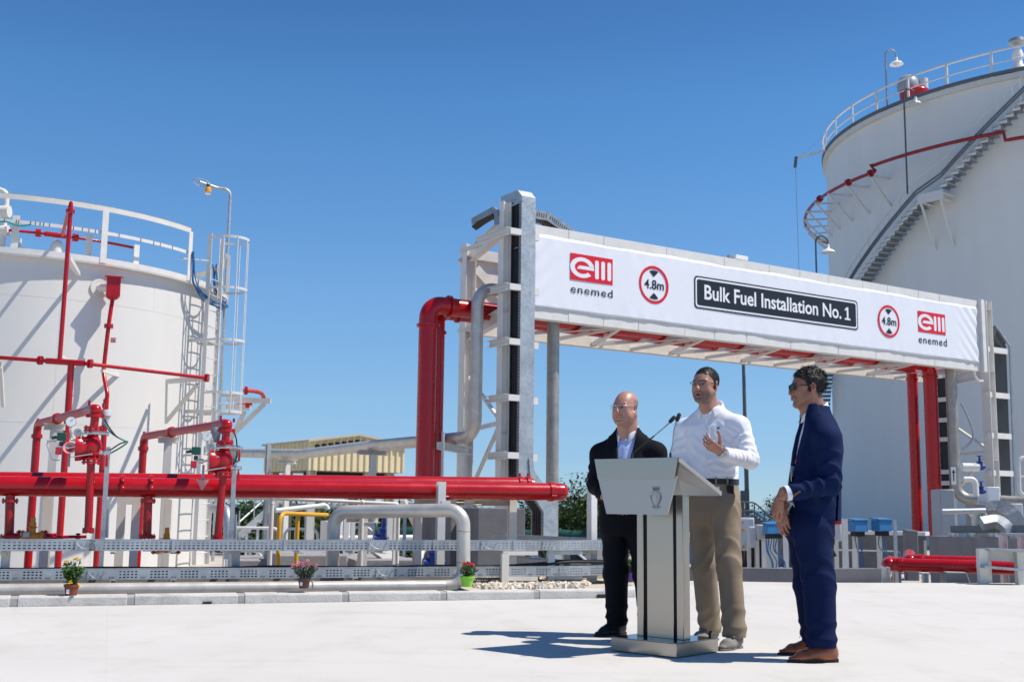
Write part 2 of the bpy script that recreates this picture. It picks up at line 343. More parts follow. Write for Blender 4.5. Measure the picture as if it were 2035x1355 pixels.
# gravel: base sheet and loose stones
mb = MB(); a_, b_ = -14, K.s(905, .6, .05); mb.add([K(a_, .155, .05), K(b_, .155, .05), K(b_, 1.06, .05), K(a_, 1.06, .05)], [(0, 1, 2, 3)]); o = mb.build('pipe_strip', MT['concrete'], smooth=0); tag(o, kind='structure')
s0, s1 = K.s(895, .6, .08), 5.35
mb = MB(); mb.add([K(s0+.05, .155, .085), K(s1, .155, .085), V(1.45, 12.35, .085), V(1.6, 13.1, .085), V(1.66, 16, .085), K(s0+.05, 4.2, .085)], [(0, 1, 2, 3, 4, 5)])
o = mb.build('gravel_bed', paint('gravel_bed', (.52, .45, .36), .95, 0, .25, 30, bump=.8, bscale=60), smooth=0); tag(o, kind='stuff'); tag(o, 'bed of cream gravel behind the kerb', 'gravel')
mb = MB(); r_ = random.Random(3)
for i in range(4200):
    s = r_.uniform(s0+.22, s1+.25); w = .17+2.4*r_.random()**1.5; r = r_.uniform(.012, .034)
    if s > s1 and w < .5: continue
    c = K(s, w, .085+r*.4); vs = []
    Rm = Euler((r_.uniform(0, 6), r_.uniform(0, 6), r_.uniform(0, 6))).to_matrix()
    for k in range(8): vs.append(c+Rm @ V((1 if k & 1 else -1)*r*r_.uniform(.5, 1.1), (1 if k & 2 else -1)*r*r_.uniform(.4, .9), (1 if k & 4 else -1)*r*r_.uniform(.4, .8)))
    mb.add(vs, [(0, 2, 3, 1), (4, 5, 7, 6), (0, 1, 5, 4), (2, 6, 7, 3), (0, 4, 6, 2), (1, 3, 7, 5)])
o = mb.build('gravel_stones', paint('pale_stones', (.66, .58, .47), .9, 0, .3, 9), smooth=0); tag(o, 'loose cream stones scattered behind the kerb', 'gravel', kind='stuff')
# ================================================================ tanks
class Tank:
    def __init__(t, c, R): t.c = V(c[0], c[1], 0); t.R = R; t.mid = math.atan2(-c[1], -c[0]); t.half = math.acos(R/math.hypot(*c))-.01
    def __call__(t, a, r, z): return t.c+V(r*math.cos(a), r*math.sin(a), z)
    def ang(t, x, r, z):                        # angle whose point projects to photo column x (near side)
        best = None; a0, a1 = t.mid-t.half, t.mid+t.half
        for i in range(600):
            a = a0+(a1-a0)*i/599; d = abs(proj(t(a, r, z))[0]-x)
            if best is None or d < best[0]: best = (d, a)
        return best[1]
    def hit(t, x, y, r):
        d = ray(x, y); o = CAM-t.c; A = d.x**2+d.y**2; B = 2*(o.x*d.x+o.y*d.y); Cc = o.x**2+o.y**2-r*r; D = B*B-4*A*Cc
        if D < 0: D = 0
        k = (-B-math.sqrt(D))/(2*A); P = CAM+d*k; return math.atan2(P.y-t.c.y, P.x-t.c.x), P.z
    def sheet(t, mb, r0, r1, z0, z1, n=128, a0=0, a1=2*PI):      # ring wall of revolution (closed section)
        full = abs(a1-a0-2*PI) < 1e-6; vs = []; m = n if full else n+1
        for i in range(m):
            a = a0+(a1-a0)*i/n
            vs += [t(a, r0, z0), t(a, r1, z0), t(a, r1, z1), t(a, r0, z1)]
        fs = []
        for i in range(n):
            b = i*4; c = ((i+1) % m)*4
            for k in range(4): fs.append((b+k, b+(k+1) % 4, c+(k+1) % 4, c+k))
        if not full: fs += [(0, 3, 2, 1), tuple(4*n+k for k in range(4))]
        return mb.add(vs, fs)
    def arcpts(t, a0, a1, r, z, n): return [t(a0+(a1-a0)*i/n, r, z) for i in range(n+1)]
T1 = Tank((-11.66, 27.06), 4.60)
t1 = thing('storage_tank', 'smaller white cylindrical storage tank at left with caged ladder', 'tank', (T1.c.x, T1.c.y, -.5))
mb = MB(); T1.sheet(mb, .1, 4.60, -.5, 5.86)
for z in (4.97, 2.44, -.08): T1.sheet(mb, 4.59, 4.6025, z-.010, z+.010)
for k, (z0, z1) in enumerate(((-.5, -.08), (-.08, 2.44), (2.44, 4.97), (4.97, 5.76))):
    for i in range(4):
        a = -1.9+i*1.1+k*.45; mb.beam(T1(a, 4.597, z0), T1(a, 4.597, z1), .014, .010, V(math.cos(a), math.sin(a), 0))
mb.build('shell', MT['tank'], t1, smooth=30)
mb = MB(); T1.sheet(mb, 4.58, 4.755, 5.74, 5.765); T1.sheet(mb, 4.735, 4.76, 5.765, 5.885); mb.build('rim', MT['white'], t1, smooth=30)
mb = MB(); n = 64; vs = [T1(2*PI*i/n, 4.735, 5.87) for i in range(n)]+[T1(0, 0, 6.15)]; mb.add(vs, [(i, (i+1) % n, n) for i in range(n)]); mb.build('roof', MT['tank'], t1)
aL = T1.ang(428, 5.1, 4.0)                                       # ladder angle
aE = T1.ang(372, 4.68, 6.5); aG = aL+.42
mb = MB(); n = 72
def railring(mb, a0, a1, r, z, w, h, n=60):
    T1.sheet(mb, r-w, r, z-h, z, n, a0, a1)
mb = MB(); railring(mb, aG-2*PI, aE, 4.76, 6.985, .10, .012, 90); railring(mb, aG-2*PI, aE, 4.76, 6.985, .012, .115, 90); mb.build('top_rail', MT['cream'], t1, smooth=30)
mb = MB(); railring(mb, aG-2*PI, aE, 4.72, 6.46, .012, .07, 90); mb.build('mid_rail', MT['white'], t1, smooth=30)
a205 = T1.ang(206, 4.72, 6.4); stp = aE-a205
for k in range(12):
    a = aE-k*stp
    if a < aG-2*PI+.05: break
    d = V(math.cos(a), math.sin(a), 0); tg = V(-d.y, d.x, 0); mb = MB()
    mb.beam(T1(a, 4.765, 5.78), T1(a, 4.765, 6.90), .012, .13, tg)
    mb.beam(T1(a, 4.715, 5.88)+tg*.06, T1(a, 4.715, 6.90)+tg*.06, .10, .010, tg); mb.build('rail_post', MT['white'], t1, smooth=0)
for a in (aG, ):
    mb = MB(); d = V(math.cos(a), math.sin(a), 0); tg = V(-d.y, d.x, 0); mb.beam(T1(a, 4.74, 5.78), T1(a, 4.74, 6.93), .08, .08, tg); mb.build('rail_post', MT['cream'], t1, smooth=0)
# black cable ties round the mid rail
mb = MB()
for x in (8, 32, 38, 62, 70, 80, 86, 99, 146, 163, 177, 190, 236, 280, 305, 318, 342):
    a = T1.ang(x, 4.72, 6.4); d = V(math.cos(a), math.sin(a), 0); mb.box(T1(a, 4.712, 6.425), (.028, .010, .078), (d, V(-d.y, d.x, 0), V(0, 0, 1)))
mb.build('cable_tie', MT['black'], t1)['kind'] = 'stuff'
# ladder with safety cage
dL = V(math.cos(aL), math.sin(aL), 0); tL = V(-dL.y, dL.x, 0)
LB = T1.c+dL*4.98
lad = MB(); HW = .30
mb = MB()
for s in (-1, 1): mb.beam(LB+tL*(s*HW)+V(0, 0, -.45), LB+tL*(s*HW)+V(0, 0, 6.95), .014, .10, dL); mb.beam(LB+tL*(s*HW*.93)-dL*.045+V(0, 0, -.45), LB+tL*(s*HW*.93)-dL*.045+V(0, 0, 6.95), .05, .012, dL)
ld = mb.build('ladder', MT['white'], t1, smooth=0)
z = -.2
while z < 6.0: mb = MB(); mb.cyl(LB-tL*HW+V(0, 0, z), LB+tL*HW+V(0, 0, z), .011, 8); mb.build('rung', MT['white'], ld); z += .36
mb = MB()
for z in (-.1, 1.3, 2.9, 4.5, 5.6):
    for s in (-1, 1): mb = MB(); mb.beam(LB+tL*(s*HW)+V(0, 0, z), LB+tL*(s*HW)-dL*.40+V(0, 0, z), .01, .08, V(0, 0, 1)); mb.build('wall_bracket', MT['cream'], ld, smooth=0)
mb = MB(); RC = .41
def cagept(k, z): th = -.62*PI+1.24*PI*k; return LB+dL*(.36+RC*math.cos(th))+tL*(RC*math.sin(th))+V(0, 0, z)
for z in (6.84, 5.68, 4.50, 3.32, 2.9):
    P = [LB-tL*HW+V(0, 0, z)]+[cagept(k/20, z) for k in range(21)]+[LB+tL*HW+V(0, 0, z)]
    for p, q in zip(P, P[1:]): mb.beam(p, q, .010, .055, V(0, 0, 1))
for k in (.12, .32, .5, .68, .88): mb.beam(cagept(k, 2.88), cagept(k, 6.86), .045, .010)
mb.build('safety_cage', MT['white'], ld, smooth=0)
mb = MB()
for s, z in ((-.75, 6.3), (.75, 6.3)):
    mb = MB(); mb.cyl(LB+tL*s*.4+V(0, 0, z), LB+tL*s*.4-dL*.55+tL*s*.5+V(0, 0, z), .02, 8); mb.build('landing_rail', MT['white'], ld)
# things fixed on the shell
aw_ = T1.ang(160, 4.6, 5.4); pw = T1(aw_, 4.58, 5.46); po = atY(138, 552, 21.55); mb = MB(); mb.angle(pw, V(po.x, po.y, 5.42), .09, .012); mb.build('wall_bracket', MT['white'], t1, smooth=0)
for x_, y_, z_ in ((120, 700, 3.6), (205, 700, 3.5)):
    aw_ = T1.ang(x_+30, 4.6, z_); pw = T1(aw_, 4.58, z_); po = atY(x_, y_, 21.6 if x_ < 150 else 23.2); mb = MB(); mb.beam(pw, V(po.x, po.y, z_), .06, .06); mb.build('wall_bracket', MT['white'], t1, smooth=0)
a = T1.ang(455, 4.75, 3.2); mb = MB(); d = V(math.cos(a), math.sin(a), 0); tg = V(-d.y, d.x, 0)
for i in range(14):
    u, w_ = 2*PI*i/14, 2*PI*(i+1)/14; mb.prism([T1(a, 4.83, 3.28)+tg*(.08*math.cos(u))+V(0, 0, .08*math.sin(u)), T1(a, 4.83, 3.28)+tg*(.14*math.cos(u))+V(0, 0, .14*math.sin(u)), T1(a, 4.83, 3.28)+tg*(.14*math.cos(w_))+V(0, 0, .14*math.sin(w_)), T1(a, 4.83, 3.28)+tg*(.08*math.cos(w_))+V(0, 0, .08*math.sin(w_))], d*.02)
mb.beam(T1(a, 4.5, 3.28)-tg*.1, T1(a, 4.8, 3.28)-tg*.1, .26, .02, V(0, 0, 1)); mb.build('lifting_lug', MT['white'], t1)
# roof fittings
mb = MB(); a = T1.ang(111, 4.3, 6); P = T1(a, 4.3, 5.88); mb.lathe(P, (.06, 0, 1), [(0, .13), (.16, .13), (.24, .118), (.30, .09), (.335, .05), (.345, .005)]); mb.build('vent_dome', MT['white'], t1)
mb = MB(); a = T1.ang(40, 4.3, 6); P = T1(a, 4.35, 5.9); mb.lathe(P, (0, 0, 1), [(0, .12), (.03, .12), (.03, .085), (.07, .085), (.07, .03), (.22, .025), (.26, .02)]); mb.build('roof_nozzle', MT['cream'], t1)
mb = MB(); a = T1.ang(7, 4.3, 6.2); P = T1(a, 4.3, 5.9); mb.lathe(P, (0, 0, 1), [(0, .12), (.04, .12), (.04, .05), (.55, .05), (.9, .045), (.9, .06), (1.0, .06)]); mb.tube(bend([P+V(0, 0, .9), P+V(0, 0, 1.2), P+V(-.4, .1, 1.35)], .15), .06)
for z, r in ((.40, .11), (.80, .12)): mb.cyl(P+V(-.16, -.02, z), P+V(.1, -.03, z), r, 20)
mb.build('breather_valve', MT['white'], t1)
for x, z0, h in ((28, 5.88, .62), (174, 5.88, .42), (268, 5.88, .38)):
    a = T1.ang(x, 4.45, 6); d = V(math.cos(a), math.sin(a), 0); mb = MB(); mb.beam(T1(a, 4.5, z0), T1(a, 4.5, z0+h+.1), .012, .13, V(-d.y, d.x, 0)); mb.beam(T1(a, 4.45, z0)+V(-d.y, d.x, 0)*.06, T1(a, 4.45, z0+h+.1)+V(-d.y, d.x, 0)*.06, .10, .012, V(-d.y, d.x, 0)); mb.build('pipe_post', MT['white'], t1, smooth=0)
# roof drench ring and its riser
o = MB(); A0, A1 = T1.ang(-60, 4.35, 6.3), T1.ang(268, 4.40, 6.3)
o.tube(T1.arcpts(A0, A1, 4.32, 6.32, 30), .030, 12)
for x in (75, 150): a = T1.ang(x, 4.32, 6.3); o.flange(T1(a, 4.32, 6.32), V(-math.sin(a), math.cos(a), 0), .085, .09, 6)
o.tube(T1.arcpts(T1.ang(88, 4.32, 6.3), T1.ang(136, 4.32, 6.3), 4.32, 6.32, 6), .055, 12)
o = o.build('drench_pipe', MT['red']); tag(o, 'thin curved red drench pipe with flanges on the left tank roof', 'pipe')
# blue cable bundle hung by the ladder top
mb = MB(); r_ = random.Random(5)
for k in range(5):
    j = lambda: V(r_.uniform(-.05, .05), r_.uniform(-.05, .05), r_.uniform(-.05, .05))
    P = [T1(aE+.01, 4.80, 6.45)+j()*.4, T1(aE+.015, 4.82, 6.1)+j()*.4, T1(aE+.02, 4.86, 5.72)+j(), T1(aE+.08, 4.95, 5.45)+j(), T1(aL+.02, 5.1, 5.38)+j()*1.6, T1(aL+.1, 5.0, 5.45)+j()*2, T1(aL+.06, 4.9, 5.75)+j(), T1(aL+.03, 4.9, 6.3)+j()]
    mb.tube(catmull(P, 6), .014, 8)
o = mb.build('cable_bundle', MT['cyan']); tag(o, 'loose bundle of blue cables hanging beside the caged ladder top', 'cables')
mb = MB(); a0, a1 = T1.ang(-40, 4.75, 6.3), T1.ang(60, 4.75, 6.3); mb.tube([T1(a0+(a1-a0)*i/20, 4.745, 6.37-.03*math.sin(i*.5)) for i in range(21)], .016, 8); o = mb.build('guide_cable', MT['teal']); tag(o, 'thin green cable tied along the left tank mid rail', 'cable')

# ---- big tank
T2 = Tank((27.4, 54.3), 11.84); zt = 18.5
t2 = thing('storage_tank', 'huge white cylindrical storage tank at right with zigzag outside stair', 'tank', (T2.c.x, T2.c.y, -.5))
mb = MB(); T2.sheet(mb, .1, 11.84, -.5, zt-.03, 160)
for z in (1.9, 4.3, 6.7, 9.1, 11.5, 13.9, 16.2): T2.sheet(mb, 11.83, 11.85, z-.006, z+.006, 160)
mb.build('shell', MT['tank2'], t2, smooth=30)
mb = MB(); T2.sheet(mb, 11.82, 12.0, zt-.22, zt-.14, 160); T2.sheet(mb, 11.97, 12.0, zt-.14, zt, 160); mb.build('rim', MT['cream'], t2, smooth=30)
mb = MB(); n = 96; vs = [T2(2*PI*i/n, 11.98, zt-.02) for i in range(n)]+[T2(0, 0, zt+.6)]; mb.add(vs, [(i, (i+1) % n, n) for i in range(n)]); mb.build('roof', MT['tank2'], t2)
mb = MB(); T2.sheet(mb, 11.92, 11.99, zt+1.05, zt+1.12, 160); mb.build('top_rail', MT['white'], t2, smooth=30)
mb = MB(); T2.sheet(mb, 11.93, 11.97, zt+.55, zt+.59, 160); mb.build('mid_rail', MT['white'], t2, smooth=30)
mb = MB(); T2.sheet(mb, 11.9, 12.04, zt+.03, zt+.17, 160); mb.build('cable_run', flat('dark_rubber', (.13, .14, .155), .6), t2, smooth=30)
aa = [T2.ang(x, 11.95, zt+.6) for x in (1970, 1881)]; stp = aa[0]-aa[1]
for k in range(-7, 24):
    a = aa[0]-stp*k
    d = V(math.cos(a), math.sin(a), 0); mb = MB(); mb.beam(T2(a, 11.955, zt), T2(a, 11.955, zt+1.085), .10, .06, d); mb.build('rail_post', MT['white'], t2, smooth=0)
# helical stair on its brackets
rs = 12.35
def stpt(x, y, r=rs+.15): return T2.hit(x, y, r)
lo0, lo1 = stpt(1715, 554), stpt(1832, 402); up0, up1 = stpt(1880, 368), stpt(2034, 205)
stair = thing('tank_stair', 'grey stair with treads climbing round the big right tank', 'stair', (T2(lo0[0], rs, 0)))
def flight(a0, z0, a1, z1, n, ext0=0, ext1=0):
    for i in range(-ext0, n+ext1+1):
        a = a0+(a1-a0)*i/n; z = z0+(z1-z0)*i/n; d = V(math.cos(a), math.sin(a), 0); tg = V(-d.y, d.x, 0)
        if z < .2: continue
        mb = MB(); mb.box(T2(a, rs, z), (.80, .30, .04), (d, tg, V(0, 0, 1))); mb.box(T2(a, rs, z-.055)+tg*-.14, (.80, .02, .10), (d, tg, V(0, 0, 1))); o_ = mb.build('tread', MT['galvdk'], stair, smooth=0); mb = MB(); mb.box(T2(a, rs+.385, z-.05), (.03, .33, .15), (d, tg, V(0, 0, 1))); mb.build('tread_side', MT['white'], o_, smooth=0)  # dark slab colour carries the shade under each tread; ends stay white
n1, n2 = 15, 13
ex = int((lo0[1]-.4)/((lo1[1]-lo0[1])/n1))
flight(lo0[0], lo0[1], lo1[0], lo1[1], n1, ext0=min(ex, 48)); flight(up0[0], up0[1], up1[0], up1[1], n2, ext1=4)
def hl(a0, z0, a1, z1, r, dz, n=30, e0=0, e1=0): return [T2(a0+(a1-a0)*t, r, z0+(z1-z0)*t+dz) for t in np.linspace(-e0, 1+e1, n)]
e0 = min(ex, 48)/n1
for dz in (.95, .5):
    mb = MB(); P = hl(*lo0, *lo1, rs+.45, dz, 50, e0, .02)+hl(*up0, *up1, rs+.45, dz, 30, 0, .3); mb.tube(P, .026 if dz > .9 else .018, 8); mb.build('handrail', MT['white'], stair)
mb = MB(); P = hl(*lo0, *lo1, rs+.45, .0, 50, e0, .02)+hl(*up0, *up1, rs+.45, .0, 30, 0, .3)
for p in P[::2]: mb.cyl(p, p+V(0, 0, .95), .014, 6)
mb.build('baluster', MT['white'], stair)['kind'] = 'stuff'
mb = MB(); P = [p for p in hl(*lo0, *lo1, rs+.52, .42, 50, e0, .0)]+[p for p in hl(*up0, *up1, rs+.52, .42, 30, 0.0, .3)]
for k in (0, 1): mb.tube([p+V(0, 0, -.14*k) for p in P], .042, 8)
mb.build('cable_conduit', flat('dark_conduit', (.13, .145, .165), .5), stair)
mb = MB(); am = (lo1[0]+up0[0])/2; T2.sheet(mb, rs-.45, rs+.45, lo1[1]+.1, lo1[1]+.16, 10, lo1[0], up0[0]); T2.sheet(mb, rs+.40, rs+.46, lo1[1]-.15, lo1[1]+.25, 10, lo1[0], up0[0]); mb.build('landing', MT['white'], stair, smooth=0)
for a in (lo1[0]+.01, up0[0]-.01):
    mb = MB(); mb.beam(T2(a, rs+.4, lo1[1]-.1), T2(a, 11.84, lo1[1]-2.0), .07, .085); mb.beam(T2(a, rs+.4, lo1[1]-.1), T2(a, 11.84, lo1[1]-.1), .07, .085); mb.build('bracket', MT['white'], stair, smooth=0)
# red drench ring held on triangular brackets
zr = 15.65; Rr = 12.95; dr = thing('drench_ring', 'dark red drench pipe looping round the big right tank on brackets', 'pipe', T2(-1.9, Rr, zr))
aj = T2.ang(1737, Rr, zr); mb = MB(); a0 = T2.ang(1995, Rr, zr+.1)
aend = -PI+.30
mb.tube(T2.arcpts(aend-1.2, aj, Rr, zr-.15, 60), .075, 10); mb.tube([T2(aj, Rr, zr-.15), T2(aj+.012, Rr+.1, zr-.15), T2(aj-.01, Rr+.1, zr+.15)]+T2.arcpts(aj, a0, Rr, zr+.15, 40)+[T2(a0+.004, Rr, zr-.2), T2(a0+.02, Rr, zr-.2)]+T2.arcpts(a0+.03, a0+.8, Rr, zr-.2, 30), .075, 10)
for a in (aend+.0, aj-.02, aend-.22): mb.flange(T2(a, Rr, zr-.15), V(-math.sin(a), math.cos(a), 0), .16, .12, 6)
mb.build('ring_pipe', paint('dark_red_paint', (.30, .012, .018), .4, 0, .1, 3), dr)
for k in range(11):
    a = aj-.02-k*.125; mb = MB(); z = zr-.25; mb.beam(T2(a, 11.84, z), T2(a, Rr+.1, z), .09, .09); mb.beam(T2(a, 11.84, z-1.25), T2(a, Rr, z-.05), .07, .085); mb.build('bracket', MT['white'], dr, smooth=0)
# tank lamps
def lamp(name, base, h, hook, label, mat, sc=.8, group='hooked lamps on the big tank'):
    t = thing(name, label, 'lamp', base, group=group); b = Vector(base); d = CR*1.0
    mb = MB(); r = .17*sc; P = [b, b+V(0, 0, h-r*2)]+[b+V(0, 0, h-r*2)+d*(r*2*(1-math.cos(u))/1)*.9+V(0, 0, r*2*math.sin(u)) for u in np.linspace(.2, PI, 12)]
    e = P[-1]; P.append(e-V(0, 0, .14*sc)); mb.tube(P, .045*sc, 10); mb.build('pole', mat, t)
    mb = MB(); mb.lathe(e-V(0, 0, .10*sc), (0, 0, -1), [(0, .07*sc), (.2*sc, .09*sc), (.24*sc, .12*sc), (.30*sc, .27*sc), (.42*sc, .38*sc), (.44*sc, .37*sc), (.36*sc, .24*sc)]); mb.build('lamp_shade', MT['wht'], t)
    mb = MB(); mb.ball(e-V(0, 0, .44*sc), .16*sc, 12); mb.build('bulb', flat('lamp_glass', (.7, .7, .66), .15), t)
    return t
P = atY(1763, 205, 50.0); Pb = T2(T2.ang(1763, 11.7, zt), 11.7, zt)
lamp('tank_lamp', Pb, 2.95, 0, 'hooked lamp on tall pole standing above the big tank rim', MT['grey'])
a, z = stpt(1803, 372, rs+.5); lamp('tank_lamp', T2(a, rs+.5, z-.3), 4.6, 0, 'hooked lamp on dark pole rising from the big tank stair landing', flat('dark_pole', (.09, .10, .11), .5))
P = atY(1623, 560, 46.); lamp('tank_lamp', (P.x, P.y, -.5), P.z+.5+1.9, 0, 'hooked lamp on dark pole left of the big tank wall', flat('dark_pole2', (.09, .10, .11), .5))
# davit arm with hanging wire
t = thing('davit_arm', 'slim white davit arm with hanging wire left of the big tank rim', 'davit', T2(T2.ang(1645, 11.9, zt), 11.9, zt))
Y = 55.; mb = MB(); mb.beam(atY(1640, 299, Y), atY(1582, 315, Y), .10, .10); mb.build('arm', MT['white'], t, smooth=0)
mb = MB(); mb.beam(atY(1582, 312, Y), atY(1580, 333, Y), .16, .12); mb.build('pulley', flat('pulley_grey', (.1, .12, .13), .5), t, smooth=0)
mb = MB(); mb.tube([atY(1581, 330, Y), atY(1588, 545, Y)], .012, 6); mb.build('wire', MT['grey'], t)
mb = MB(); mb.tube([atY(1592, 310, Y), atY(1640, 268, Y)], .008, 6); mb.build('stay', MT['grey'], t)
# red roof mixer
a = T2.ang(1815, 11.0, zt+.5); B = T2(a, 10.9, zt); t = thing('roof_monitor', 'red foam pourer with grey dome on the big tank roof', 'foam pourer', B)
mb = MB(); mb.lathe(B+V(0, 0, .35), (0, 0, 1), [(0, .45), (.05, .62), (.45, .66), (.6, .5), (.62, .3)]); mb.box(B+V(.55, 0, .55), (.9, .7, .45)); mb.cyl(B, B+V(0, 0, .4), .25); mb.build('body', MT['red'], t, bevel=.03)
mb = MB(); mb.lathe(B+V(-.25, .1, .85), (0, 0, 1), [(0, .45), (.25, .48), (.55, .42), (.72, .25), (.75, .02)]); mb.build('dome', MT['grey'], t)
mb = MB(); mb.cyl(B+V(.4, .1, .8), B+V(.4, .1, 1.45), .24); mb.build('hood', MT['ltgrey'], t)
a = T2.ang(2022, 11.6, zt+.5); B = T2(a, 11.5, zt); t = thing('breather_vent', 'small white roof vent with dark cap behind the big tank railing', 'vent', B)
mb = MB(); mb.lathe(B, (0, 0, 1), [(0, .34), (.3, .30), (.5, .18), (.7, .15), (.75, .22), (.9, .22), (1.2, .12), (1.3, .1)]); mb.build('body', MT['wht'], t)
mb = MB(); mb.lathe(B+V(0, 0, 1.3), (0, 0, 1), [(0, .2), (.12, .34), (.26, .3), (.32, .05)]); mb.build('cap', MT['grey'], t)
# ================================================================ pipe gantry
Zb = 4.95; Zt = G.px(1062, 446, 0).z
s0 = G.s(1040, 0, 5); s1 = G.s(1946, 0, 5.5); GW = 3.0
ga = thing('pipe_gantry', 'white steel pipe gantry bridging the road with a banner on its front', 'gantry', G(s0-.5, 1.5, -.5))
def part(mb, name, mat, parent, **k): return mb.build(name, mat, parent, **k)
cols = {}
for w, sA, sB in ((.12, G.s(1000, .12, 4), G.s(1966, .12, 4)), (GW, G.s(927, GW, 4), G.s(1863, GW, 3))):
    for s in (sA, sB):
        top = Zt+.06 if s > 5 else (Zt+.42 if w < 1 else Zt+.12)
        cw = .20 if (w < 1 and s < 5) else .28; mb = MB(); mb.ibeam(G(s, w, -.5), G(s, w, top), cw, cw, .016, G.g); mb.box(G(s, w, -.46), (.5, .5, .05), (G.g, G.q, V(0, 0, 1))); part(mb, 'column', MT['white'], ga, smooth=0)
        for z in (.3, 2.4, Zb+.05, Zt-.2):
            for sd in (-1, 1): mb = MB(); mb.box(G(s, w+cw*.25*sd, z), (cw*.86, cw*.43, .012), (G.g, G.q, V(0, 0, 1))); part(mb, 'stiffener', MT['white'], ga, smooth=0)
    cols[w] = (sA, sB)
sA, sB = cols[.12]; sC, sD = cols[GW]
E0, E1 = s0+.0, s1
# chords: boxed channels with butt joints
for w, m in ((0, MT['white']), (GW, MT['cream'])):
    a = E0 if w == 0 else sC+.15; b = E1 if w == 0 else sD-.15
    for z0, h in ((Zb, .27), (Zt-.25, .25)):
        mb = MB(); wf = w+.005 if w == 0 else w-.10
        mb.box(G((a+b)/2, wf+.11, z0+h/2), (b-a, .22, h), (G.g, G.q, V(0, 0, 1))); ch = part(mb, 'chord', m, ga, bevel=.006)
        r_ = random.Random(int(z0*10)); s = a+1.2
        while s < b-.4 and w == 0:
            mb = MB(); L_ = r_.uniform(.9, 1.9); s_e = min(s+L_, b-.05)
            mb.box(G((s+s_e)/2, wf-.004, z0+h/2), (s_e-s-.012, .01, h*.985), (G.g, G.q, V(0, 0, 1))); part(mb, 'cover_plate', MT['white'], ch, bevel=.002, smooth=0); s = s_e+ (r_.uniform(.0, .02))
for w in (0, GW):                                                 # face lattice posts and diagonals (seen from the ends)
    n = 7
    for i in range(n):
        a = E0+.2+(E1-E0-.4)*i/n; b = E0+.2+(E1-E0-.4)*(i+1)/n; mb = MB()
        z0, z1 = (Zb+.27, Zt-.25) if i % 2 else (Zt-.25, Zb+.27)
        mb.beam(G(a, w+.14, z0), G(b, w+.14, z1), .09, .09); part(mb, 'brace', MT['cream'], ga, smooth=0)
n = 6
for i in range(n+1):                                              # bottom and top cross members, plan bracing
    s = E0+.1+(E1-E0-.2)*i/n
    for z in (Zb+.05, Zt-.1):
        mb = MB(); mb.beam(G(s, .22, z), G(s, GW-.1, z), .08, .08); part(mb, 'cross_beam', MT['cream'], ga, smooth=0)
    if i < n:
        s2 = E0+.1+(E1-E0-.2)*(i+1)/n
        for (p, q) in (((s+.05, .22), ((s+s2)/2, GW-.1)), (((s+s2)/2, GW-.1), (s2-.05, .22))):
            mb = MB(); mb.angle(G(p[0], p[1], Zb+.02), G(q[0], q[1], Zb+.02), .10, .012); part(mb, 'plan_brace', MT['white'], ga, smooth=0)
for (a, b) in ((sA, sC), (sB, sD)):                               # end frames
    for z0, h in ((Zt-.16, .34), (Zb+.0, .30)):
        mb = MB(); mb.ibeam(G(a, .28, z0), G(b, GW-.16, z0), .16, h, .014); part(mb, 'end_beam', MT['white'], ga, smooth=0)
    for z in (Zt-.16, Zb):
        mb = MB(); mb.box(G(b, GW-.2, z), (.02, .30, .26), (G.g, G.q, V(0, 0, 1))); e = part(mb, 'splice_plate', MT['white'], ga, smooth=0)
        for k in (-1, 0, 1): mb = MB(); mb.cyl(G(b-.02, GW-.26, z+k*.09), G(b+.02, GW-.26, z+k*.09), .018, 8); part(mb, 'bolt', MT['dark'], e)
    for (z0, z1, wa, wb) in ((1.1, 2.55, GW-.15, .27), (3.9, 2.75, GW-.15, .27)):
        mb = MB(); mb.beam(G(b, wa, z0), G(a, wb, z1), .07, .07); part(mb, 'brace', MT['white'], ga, smooth=0)
    mb = MB(); mb.beam(G(b, GW-.15, 2.65), G(a, .27, 2.65), .07, .09); part(mb, 'brace', MT['white'], ga, smooth=0)
mb = MB(); mb.beam(G(sC+.2, GW-.05, Zt-.45), G(sC+1.7, GW-.05, Zb+.35), .02, .22); part(mb, 'gusset', MT['cream'], ga, smooth=0)
mb = MB(); mb.box(G(sC+1.2, GW+.02, (Zb+Zt)/2), (2.4, .012, Zt-Zb-.5), (G.g, G.q, V(0, 0, 1))); part(mb, 'rear_panel', MT['cream'], ga, smooth=0)
# curved bracket under the right end
mb = MB(); P = [(1935, 735), (1938, 748), (1945, 757), (1953, 757)]
mb.tube([G.px(x, y, -.0) for x, y in P], .035, 8); part(mb, 'knee_bracket', MT['white'], ga)
mb = MB(); mb.box(G(E1+.12, -.06, (Zb+Zt)/2), (.16, .10, Zt-Zb+.05), (G.g, G.q, V(0, 0, 1))); part(mb, 'end_plate', MT['white'], ga, bevel=.01)
# clamp arms holding the cable riser
zs = [G.px(1000, y, -.1).z for y in (462, 572, 680, 791, 905)]
sR = (G.s(1032, -.3, 4)+G.s(1060, -.3, 4))/2; HWr = (G.s(1060, -.3, 4)-G.s(1032, -.3, 4))/2
for z in zs:
    mb = MB(); mb.chan(G(sA-.20, 1.0 if z > 6 else .42, z), G(sA-.20, -.33, z), .09, .15, .01); part(mb, 'clamp_arm', MT['white'], ga, smooth=0)
    mb = MB(); mb.beam(G(sA-.16, -.31, z), G(sR+HWr+.16, -.02, z) if 0 else G(sR-HWr-.02, -.31, z), .10, .13); part(mb, 'clamp_arm', MT['white'], ga, smooth=0)
    mb = MB(); mb.box(G(sR+HWr+.07, -.24, z-.03), (.15, .08, .15), (G.g, G.q, V(0, 0, 1))); part(mb, 'clamp_end', MT['white'], ga, smooth=0)
